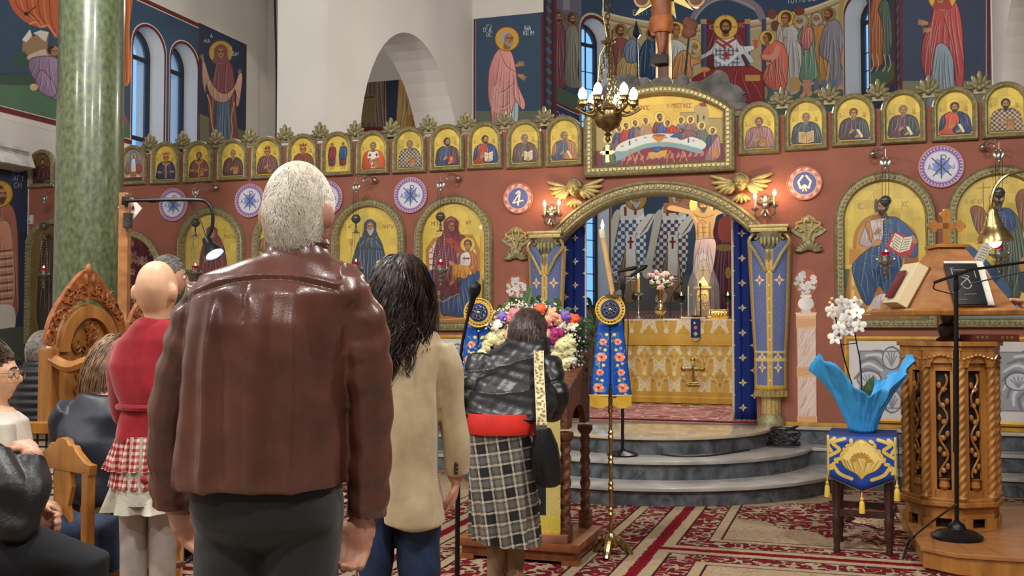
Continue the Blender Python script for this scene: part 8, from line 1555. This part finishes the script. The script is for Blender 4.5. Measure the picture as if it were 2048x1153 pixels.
# 3 -- the bald woman in the red sweater
B=Fig('bald woman in a red sweater and red gingham ruffled skirt, seen from behind',305,3.9);g=G();B.rows(g,[(632,293,340,.045),(655,286,346,.055),(690,250,372,.08),(850,255,350,.09),(1010,250,345,.1)]);X=B.head(g,313,582,77,.18,.0);B.limb(g,[(314,600),(316,655)],[.052,.05]);B.limb(g,[(365,700),(372,820,.05),(352,930,.1)],[.04,.035,.028])
B.limb(g,[(252,700),(238,800,.08),(280,850,.2)],[.04,.035,.028]);B.legs(g,(268,26),(326,26),1000);B.hand(g,B.p(282,850,.2),RH,FH,1,.5,.9);fuse(g,'body',SKINP,B.t,.0075,3)
g=G();B.rows(g,[(638,284,350,.06),(652,262,366,.08),(680,236,384,.1),(730,226,388,.115),(780,236,380,.12),(806,246,368,.115),(816,250,364,.11),(840,244,366,.118),(876,238,368,.13),(882,242,366,.125)],36);B.limb(g,[(256,690),(240,760,.04),(252,830,.12),(282,848,.18)],[.055,.055,.05,.04]);B.limb(g,[(368,690),(378,780,.05),(360,900,.1)],[.055,.05,.045])
REDK=mat('red_knit',(166,16,34),.85,var=.06,scale=40,bump=.15,bscale=220,sheen=.3);fuse(g,'red_sweater',REDK,B.t,.0085,3,wr((.004,44,0,8,0,1),(.003,14,0,26,1,1)));g=G();g.tube([B.p(306,812)+RH*.125*cos(q)+FH*.118*sin(q)for q in np.arange(28)*pi/14],.012,8,closed=True);g.build('tied_waistband',REDK,B.t)
GING=mat('red_gingham',(190,120,108),.85);N_=GING.node_tree.nodes;L_=GING.node_tree.links;tc=N_.new('ShaderNodeTexCoord');mp=N_.new('ShaderNodeMapping');mp.inputs['Rotation'].default_value=(0,0,-YAW);L_.new(tc.outputs['Object'],mp.inputs[0]);w1=[]
for ax in 'XZ':
 t_=N_.new('ShaderNodeTexWave');t_.bands_direction=ax;t_.inputs['Scale'].default_value=13.5;L_.new(mp.outputs[0],t_.inputs['Vector']);r_=N_.new('ShaderNodeMath');r_.operation='GREATER_THAN';r_.inputs[1].default_value=.5;L_.new(t_.outputs['Fac'],r_.inputs[0]);w1.append(r_)
ad=N_.new('ShaderNodeMath');ad.operation='ADD';L_.new(w1[0].outputs[0],ad.inputs[0]);L_.new(w1[1].outputs[0],ad.inputs[1]);hf=N_.new('ShaderNodeMath');hf.operation='MULTIPLY';hf.inputs[1].default_value=.5;L_.new(ad.outputs[0],hf.inputs[0]);rp=N_.new('ShaderNodeValToRGB');rp.color_ramp.interpolation='CONSTANT';el=rp.color_ramp.elements;el[0].color=(*srgb((230,214,200)),1);el[1].position=.75;el[1].color=(*srgb((150,30,36)),1);e_=el.new(.25);e_.color=(*srgb((200,118,110)),1);L_.new(hf.outputs[0],rp.inputs[0]);L_.new(rp.outputs[0],N_['Principled BSDF'].inputs['Base Color'])
def tier(nm,v0,v1,a0,b0,a1,b1,m,fr=.012,nf=22,h=.13):
 R=[]
 for j in range(9):
  q=j/8;a,b=a0+(a1-a0)*q,b0+(b1-b0)*q;c=B.p((a+b)/2,v0+(v1-v0)*q);w_=(b-a)/2*B.k;R.append([c+(RH*w_*cos(s)+FH*(h+.03*q)*sin(s))*(1+(fr*(sin(nf*s)+.5*sin(nf*1.7*s+1))*(.2+q))/.13)for s in np.arange(120)*2*pi/120])
 G().loft(R,cap=False).build(nm,m,B.t)
tier('gingham_tier',868,934,240,366,219,384,GING);tier('gingham_tier',925,968,232,372,226,378,GING,.006);tier('white_ruffle',962,1017,228,376,216,386,mat('white_cotton',(216,210,190),.9,bump=.3,bscale=60),.012,9);tier('skirt_lining',868,1000,242,362,236,370,MATS['white_cotton'],.0)
G().ball(B.p(287,960,-.165),.014,10,8).build('pompom',REDK,B.t);g=G()
for u,w in((268,30),(326,30)):a=B.p(u,990);g.tube([a,B.p(u,1090),Vector((a.x,a.y,.3)),Vector((a.x,a.y,.05))],[w*B.k,w*B.k*.9,w*B.k*.8,w*B.k*.5],16)
g.build('white_tights',mat('white_tights',(196,186,178),.7),B.t);B.shoes((268,326),BLKM);[G().ball(B.X(q*.086,-.014,-.044),.005,8,6).build('earring',SILVER,B.t)for q in(-1,1)]
# 4 -- the woman bowing over the icon stand
K=Fig('woman bowing over the icon stand in a black puffer jacket and plaid skirt',1005,5.05);g=G();K.rows(g,[(690,1020,1086,.06,.36),(740,970,1080,.09,.3),(840,945,1060,.1,.05),(1000,950,1060,.1),(1080,965,1055,.09)]);X=K.head(g,1056,672,72,.15,-.75,.42);K.limb(g,[(1055,690,.4),(1052,715,.34)],[.05,.055])
for q in([(965,740,.28),(945,800,.22),(972,815,.42)],[(1085,740,.28),(1106,800,.22),(1090,815,.42)]):K.limb(g,q,[.045,.04,.03]);K.hand(g,K.p(*q[-1]),FH+Vector((0,0,.2)),Vector((0,0,-1)),1 if q[0][0]<1000 else-1,.3,.9)
K.legs(g,(994,17),(1030,19),1070);fuse(g,'body',SKIN,K.t,.009,2)
g=G();K.rows(g,[(676,1016,1094,.075,.38),(690,1008,1096,.09,.36),(712,972,1100,.12,.33),(750,952,1108,.15,.26),(800,938,1112,.16,.14),(826,930,1108,.165,.06),(838,938,1100,.155,.03)],40,2.4);K.limb(g,[(968,725,.3),(944,790,.2),(950,812,.3),(975,812,.44)],[.08,.075,.07,.055]);K.limb(g,[(1088,725,.3),(1106,790,.2),(1102,815,.3),(1085,812,.44)],[.08,.075,.07,.055])
zf=lambda c:np.abs(np.sin(c[:,2]*30+1.3*np.sin(c[:,0]*5+c[:,2]*9)));fuse(g,'puffer_jacket',mat('black_puffer',(22,23,24),.36,var=.1,scale=20,coat=.0,bump=.1,bscale=70),K.t,.009,2,lambda c:.018*np.sqrt(zf(c))-.006+.0025*np.sin(c[:,0]*60+c[:,2]*40)*np.sin(c[:,0]*25-c[:,2]*90))
g=G();g.tube([K.p(1054,686,.37)+RH*.092*cos(q)+FH*.075*sin(q)+Vector((0,0,.02*sin(q)))for q in np.arange(24)*pi/12],.028,10,closed=True);g.build('padded_collar',MATS['black_puffer'],K.t)
g=G();K.rows(g,[(826,934,1072,.15,.02),(846,934,1070,.158),(866,938,1068,.155)],30);g.build('red_shirt',mat('bright_red_cotton',(206,36,20),.8),K.t)
PLA=mat('plaid_wool',(60,58,58),.9);N_=PLA.node_tree.nodes;L_=PLA.node_tree.links;tc=N_.new('ShaderNodeTexCoord');mp=N_.new('ShaderNodeMapping');mp.inputs['Rotation'].default_value=(0,.16,-YAW);L_.new(tc.outputs['Object'],mp.inputs[0]);last=None
for ax,sc_,th_,cl in(('X',1.35,.74,(128,122,112)),('Z',1.35,.74,(128,122,112)),('X',2.7,.93,(214,204,180)),('Z',2.7,.93,(214,204,180)),('X',5.4,.97,(16,16,18)),('Z',5.4,.97,(16,16,18))):
 t_=N_.new('ShaderNodeTexWave');t_.bands_direction=ax;t_.inputs['Scale'].default_value=sc_*2.1;L_.new(mp.outputs[0],t_.inputs['Vector']);r_=N_.new('ShaderNodeMath');r_.operation='GREATER_THAN';r_.inputs[1].default_value=th_;L_.new(t_.outputs['Fac'],r_.inputs[0]);q=N_.new('ShaderNodeMath');q.operation='MULTIPLY';q.inputs[1].default_value=.6;L_.new(r_.outputs[0],q.inputs[0]);x_=N_.new('ShaderNodeMix');x_.data_type='RGBA';L_.new(q.outputs[0],x_.inputs[0]);x_.inputs[6].default_value=(*srgb((34,33,36)),1);x_.inputs[7].default_value=(*srgb(cl),1)
 if last:L_.new(last.outputs[2],x_.inputs[6])
 last=x_
L_.new(last.outputs[2],N_['Principled BSDF'].inputs['Base Color']);R=[]
for j in range(15):
 q=j/14;a,b=938+4*q,1066+14*q;v=862+218*q;c=K.p((a+b)/2,v);w_=(b-a)/2*K.k;R.append([c+(RH*w_*cos(s)+FH*(.14+.06*q)*sin(s))*(1+.07*q*(sin(11*s)+.5*sin(19*s+1)))+Vector((0,0,-.02*cos(s)*q))for s in np.arange(110)*2*pi/110])
G().loft(R,cap=False).build('plaid_skirt',PLA,K.t);g=G()
for u in(994,1030):a=K.p(u,1068);g.tube([a,K.p(u,1110),K.p(u-2,1150),Vector((a.x,a.y,.05))],[.046,.05,.044,.04],14);g.ball((a.x,a.y,.04),(.045,.09,.04))
g.build('suede_boots',mat('beige_suede',(150,126,96),.9,bump=.3,bscale=40),K.t);K.hair('hair',mat('dark_bob_hair',(62,46,38),.4,var=.3,scale=30),1500,.17,.0026,back=lambda x,y,z:z>-.5+.8*max(0,y),comb=lambda q:(.3*q[0],-.2,-1),grav=1.6,segs=7,lift=.008,cap=1.1)
hb=thing('shoulder_bag','black leather shoulder bag on a patterned strap, hanging from the bowing woman','handbag',K.p(1095,920,-.1));g=G();K.rows(g,[(858,1070,1102,.05,-.12),(890,1064,1116,.065,-.12),(940,1062,1124,.07,-.12),(968,1072,1122,.06,-.12),(974,1080,1112,.04,-.12)],24,2.2);g.build('bag_body',mat('black_bag_leather',(22,22,24),.35,bump=.2,bscale=90,coat=.1),hb);g=G();st=[K.p(u,v,d)for u,v,d in((1078,702,.17),(1078,735,.1),(1080,780,.0),(1082,820,-.1),(1083,852,-.14))];g.loft([[q-RH*.022,q+RH*.022,q+RH*.022+FH*.006,q-RH*.022+FH*.006]for q in spline(st,5)]);so=g.build('patterned_strap',mat('cream_gold_strap',(210,196,150),.7,kind='voro',scale=60,c2=(120,96,40)),hb);G().obox(K.p(1083,856,-.15),RH*.026,FH*.006,(0,0,.014)).build('buckle',SILVER,hb,bevel=.003)
g=G();g.tube([q+RH*.023 for q in spline(st,5)],.002,4);g.tube([q-RH*.023 for q in spline(st,5)],.002,4);stuff(g.build('strap_edging',IVORY,hb))
# 5 to 10 -- seated and half hidden people on the left, the chanter on the right
def eyes(F,m=(60,40,30)):
 for q in(-1,1):G().ball(F.X(q*.03,.083,.006),.0125*F.H[4],10,8).build('eye',mat('eye_white',(220,214,206),.3),F.t);G().ball(F.X(q*.03,.0925,.006),.0062*F.H[4],8,6).build('iris',mat('dark_iris',m,.2),F.t);G().tube([F.X(q*.012,.1,.032),F.X(q*.03,.1,.036),F.X(q*.048,.09,.03)],.004*F.H[4],6).build('eyebrow',mat('dark_brow',(52,40,34),.8),F.t)
F=Fig('grey-haired man in black behind the bald woman, only forehead and nose showing',332,5.6);g=G();F.rows(g,[(610,318,352,.05),(640,296,376,.08),(850,290,380,.12)]);F.head(g,335,556,56,1.15,-.05);F.limb(g,[(332,575),(333,620)],[.05,.055]);F.limb(g,[(300,660),(292,760),(300,850)],[.05,.04,.03]);F.limb(g,[(370,660),(380,760),(372,850)],[.05,.04,.03]);F.hand(g,F.p(300,850),FH,-RH,1);F.hand(g,F.p(372,850),FH,RH,-1);F.legs(g,(318,24),(354,24),850);fuse(g,'body',SKIN,F.t,.008,2);eyes(F)
F.hair('hair',mat('grey_hair',(120,112,104),.6,var=.2,scale=40),1100,.05,.0014,back=lambda x,y,z:z>.05+.55*max(0,y)or(y<-.1 and z>-.4),comb=lambda q:(0,-1,-.3));g=G();F.rows(g,[(588,316,354,.06),(605,300,376,.09),(640,288,386,.12),(800,280,392,.15),(1020,272,400,.17)],30);fuse(g,'black_robe',mat('black_cloth',(20,20,24),.9),F.t,.012,3,wr((.006,40,0,3,0,1)))
F=Fig('seated woman with light brown hair in a dark navy jacket, seen from behind',190,4.75);g=G();F.rows(g,[(770,190,240,.05,.1),(800,160,250,.08,.05),(900,140,250,.1),(980,140,250,.1)]);F.head(g,228,728,70,.6,-.5,.15);F.limb(g,[(224,745,.13),(212,790,.08)],[.05,.055])
for u,d in((155,.1),(235,.25)):F.limb(g,[(u,820,0),(u-8+20*(u>200),900,d),(u+20,930,d+.2)],[.05,.04,.03]);F.hand(g,F.p(u+20,930,d+.2),FH,Vector((0,0,-1)),1);a=F.p(u+12,985,.05);b=a+FH*.42+RH*.05;g.tube([a,b,Vector((b.x,b.y,.05))],[.08,.065,.045],12);g.ball((b.x,b.y,.04),(.05,.09,.04))
fuse(g,'body',SKIN,F.t,.009,2);g=G();F.rows(g,[(778,196,246,.06,.1),(792,160,258,.1,.07),(830,132,262,.13,.03),(880,118,262,.15),(960,122,262,.16),(1000,128,258,.16)],34);F.limb(g,[(150,815,.02),(132,880,.08),(150,925,.24)],[.085,.08,.06]);F.limb(g,[(246,815,.04),(258,880,.16),(258,925,.36)],[.08,.075,.06]);fuse(g,'navy_jacket',mat('navy_nylon',(30,34,46),.5,var=.1,bump=.1),F.t,.01,3,wr((.008,16,0,30,0,1),(.006,-26,0,14,1,1)))
g=G();[g.tube([F.p(u+10,985,.05),F.p(u+10,985,.05)+FH*.45+RH*.05,Vector((F.p(u+10,985,.05)+FH*.45+RH*.05))*1-Vector((0,0,.4))],[.1,.085,.06],14)for u in(155,235)];fuse(g,'black_trousers',MATS['black_cloth'],F.t,.01,2);F.hair('hair',mat('light_brown_hair',(122,92,62),.45,var=.3,scale=20),1100,.3,.0034,back=lambda x,y,z:z>-.4+.9*max(0,y),comb=lambda q:(q[0]*.4-.5,-.2,-1),grav=1.6,segs=8,curl=.008,lift=.012,cap=1.1)
F=Fig('young woman in profile with gold-rimmed glasses and a white top, at the left edge',0,4.3);g=G();F.rows(g,[(815,-20,22,.045),(840,-50,45,.08),(1000,-50,50,.1)]);F.head(g,-12,752,72,1.5,.02);F.limb(g,[(-6,780),(-8,830)],[.042,.045])
for d in(-.12,.12):F.limb(g,[(0,860,d),(10,980,d*1.2),(70,1010,d)],[.045,.038,.028]);F.hand(g,F.p(70,1010,d),RH,Vector((0,0,-1)),1);a=F.p(-10,1060,d);b=a+RH*.42;g.tube([a,b,Vector((b.x,b.y,.05))],[.075,.06,.045],12);g.ball((b.x,b.y,.04),(.09,.05,.04))
fuse(g,'body',SKINP,F.t,.0062,1);eyes(F);F.hair('hair',mat('tied_brown_hair',(78,58,44),.45,var=.25,scale=30),1700,.15,.0018,back=lambda x,y,z:z>-.05+.75*max(0,y)+.0 if y>-.3 else z>-.6,comb=lambda q:(0,-1,-.1),grav=.2,cap=1.06);g=G();F.rows(g,[(822,-26,30,.06),(840,-52,52,.1),(900,-60,60,.13),(1060,-58,64,.14)],30);[F.limb(g,[(0,850,d),(12,960,d*1.2),(55,1008,d)],[.06,.055,.045])for d in(-.13,.13)];fuse(g,'white_top',mat('white_knit',(206,198,182),.9),F.t,.01,3);g=G();[g.tube([F.p(-10,1060,d),F.p(-10,1060,d)+RH*.45,F.p(-10,1060,d)+RH*.45-Vector((0,0,.45))],[.095,.08,.06],14)for d in(-.12,.12)];fuse(g,'blue_trousers',MATS['blue_jeans'],F.t,.01,2)
g=G()
for q in(-1,1):g.tube([F.X(q*.032+.024*cos(a),.113-.004*abs(cos(a)),.004+.017*sin(a))for a in np.arange(16)*pi/8],.0018,5,closed=True);g.tube([F.X(q*.056,.108,.012),F.X(q*.084,.05,.01),F.X(q*.086,-.01,.004)],.0022,5)
g.tube([F.X(-.009,.115,.008),F.X(.009,.115,.008)],.002,5);g.build('glasses',BRASS,F.t)
F=Fig('person in a black leather jacket seated at the lower left corner, hands clasped',10,3.1);g=G();F.rows(g,[(870,-110,-60,.05),(930,-130,-30,.08),(1150,-120,-20,.1)]);F.head(g,-90,760,100,1.4);F.limb(g,[(-85,800),(-82,880)],[.05,.055]);F.limb(g,[(-40,950,-.1),(30,1050,-.14),(66,905,-.05)],[.04,.04,.03]);F.limb(g,[(-40,950,.1),(30,1040,.14),(52,1046,.2)],[.05,.045,.03]);F.hand(g,F.p(66,902,-.05),-RH*.6+FH*.45+Vector((0,0,.25)),FH*.3-Vector((0,0,1))-RH*.3,1,.85,.8);F.hand(g,F.p(48,1046,.2),RH,FH*-1,-1,.6)
for d in(-.1,.12):a=F.p(-30,1120,d);b=F.p(150,1120,d+.05);g.tube([a,b,Vector((b.x,b.y,.05))],[.08,.07,.05],12);g.ball((b.x+.05,b.y,.04),(.1,.05,.04))
fuse(g,'body',SKIN,F.t,.0065,1);F.hair('hair',MATS['dark_bob_hair'],600,.06,.0016,back=lambda x,y,z:z>.0+.5*max(0,y)or y<-.2 and z>-.4);g=G();F.rows(g,[(866,-125,-45,.08),(900,-140,-10,.12),(1000,-140,20,.14),(1110,-140,30,.15)],32);F.limb(g,[(-20,915,-.1),(10,985,-.15),(30,1048,-.16),(48,1020,-.14),(60,970,-.1),(66,912,-.06)],[.07,.066,.06,.058,.052,.044]);F.limb(g,[(-20,930,.12),(10,1040,.14),(42,1046,.18)],[.07,.065,.05]);fuse(g,'black_leather_jacket',mat('black_leather',(26,27,28),.42,coat=.0,bump=.15,bscale=90),F.t,.008,2,wr((.007,14,0,40,0,1),(.004,50,0,25,1,1)))
g=G();[g.tube([F.p(-40,1118,d),F.p(60,1116,d),F.p(158,1126,d+.05),F.p(158,1126,d+.05)-Vector((0,0,.5))],[.11,.1,.09,.065],16)for d in(-.1,.12)];fuse(g,'black_trousers',MATS['black_cloth'],F.t,.01,2)
F=Fig('grey-haired person in a ribbed black padded jacket left of the stalls, far back',78,6.8);g=G();F.rows(g,[(728,62,100,.06),(760,46,120,.09),(840,46,120,.1)]);F.head(g,84,700,48,.5,-.3);F.limb(g,[(82,715),(82,740)],[.05,.055]);F.limb(g,[(56,770),(50,830),(70,850,.2)],[.05,.04,.03]);F.limb(g,[(112,770),(118,830),(110,850,.2)],[.05,.04,.03]);F.hand(g,F.p(70,850,.2),FH,RH,1);F.hand(g,F.p(110,850,.2),FH,-RH,-1);F.legs(g,(70,24),(98,24),850);fuse(g,'body',SKIN,F.t,.01,2);F.hair('hair',MATS['grey_hair'],700,.06,.002,comb=lambda q:(0,-.6,-1));g=G();F.rows(g,[(724,58,106,.08),(745,42,124,.12),(800,36,128,.15),(860,42,126,.16)],30);F.limb(g,[(54,760),(46,820),(66,846,.16)],[.08,.075,.06]);F.limb(g,[(114,760),(120,820),(112,846,.16)],[.08,.075,.06]);fuse(g,'padded_jacket',mat('black_padded',(20,22,26),.5),F.t,.012,2,lambda c:.014*np.abs(np.sin(c[:,2]*62)))
g=G();[g.tube([F.p(u,840),F.p(u,960),F.p(u,960)*1-Vector((0,0,F.p(u,960).z-.06))],[.09,.075,.05],12)for u in(70,98)];g.build('black_trousers',MATS['black_cloth'],F.t)
F=Fig('chanter at the right edge, only the hand and dark sleeve resting on the desk visible',2190,6.75);g=G();F.rows(g,[(500,2170,2212,.06),(540,2110,2270,.09),(760,2120,2260,.1)]);F.head(g,2190,440,52,-1.4);F.limb(g,[(2190,470),(2190,520)],[.055,.06]);F.limb(g,[(2125,560),(2100,650,-.05),(2046,606,-.12)],[.05,.045,.034]);F.hand(g,F.p(2046,605,-.12),-RH+Vector((0,0,.1)),FH*-.2-Vector((0,0,1)),-1,.8,1.15);F.limb(g,[(2255,560),(2270,680),(2262,780)],[.05,.045,.03]);F.hand(g,F.p(2262,780),Vector((0,0,-1)),-RH,1);F.legs(g,(2160,26),(2220,26),760,.19);fuse(g,'body',SKIN,F.t,.006,1)
F.hair('hair',MATS['grey_hair'],500,.05,.002);g=G();F.rows(g,[(506,2165,2217,.08),(526,2110,2270,.11),(700,2104,2276,.15),(1000,2096,2284,.17)],28);F.limb(g,[(2126,556),(2098,656,-.05),(2064,622,-.1)],[.075,.07,.055]);F.limb(g,[(2256,556),(2274,680),(2264,770)],[.075,.07,.055]);fuse(g,'black_robe',MATS['black_cloth'],F.t,.012,2)
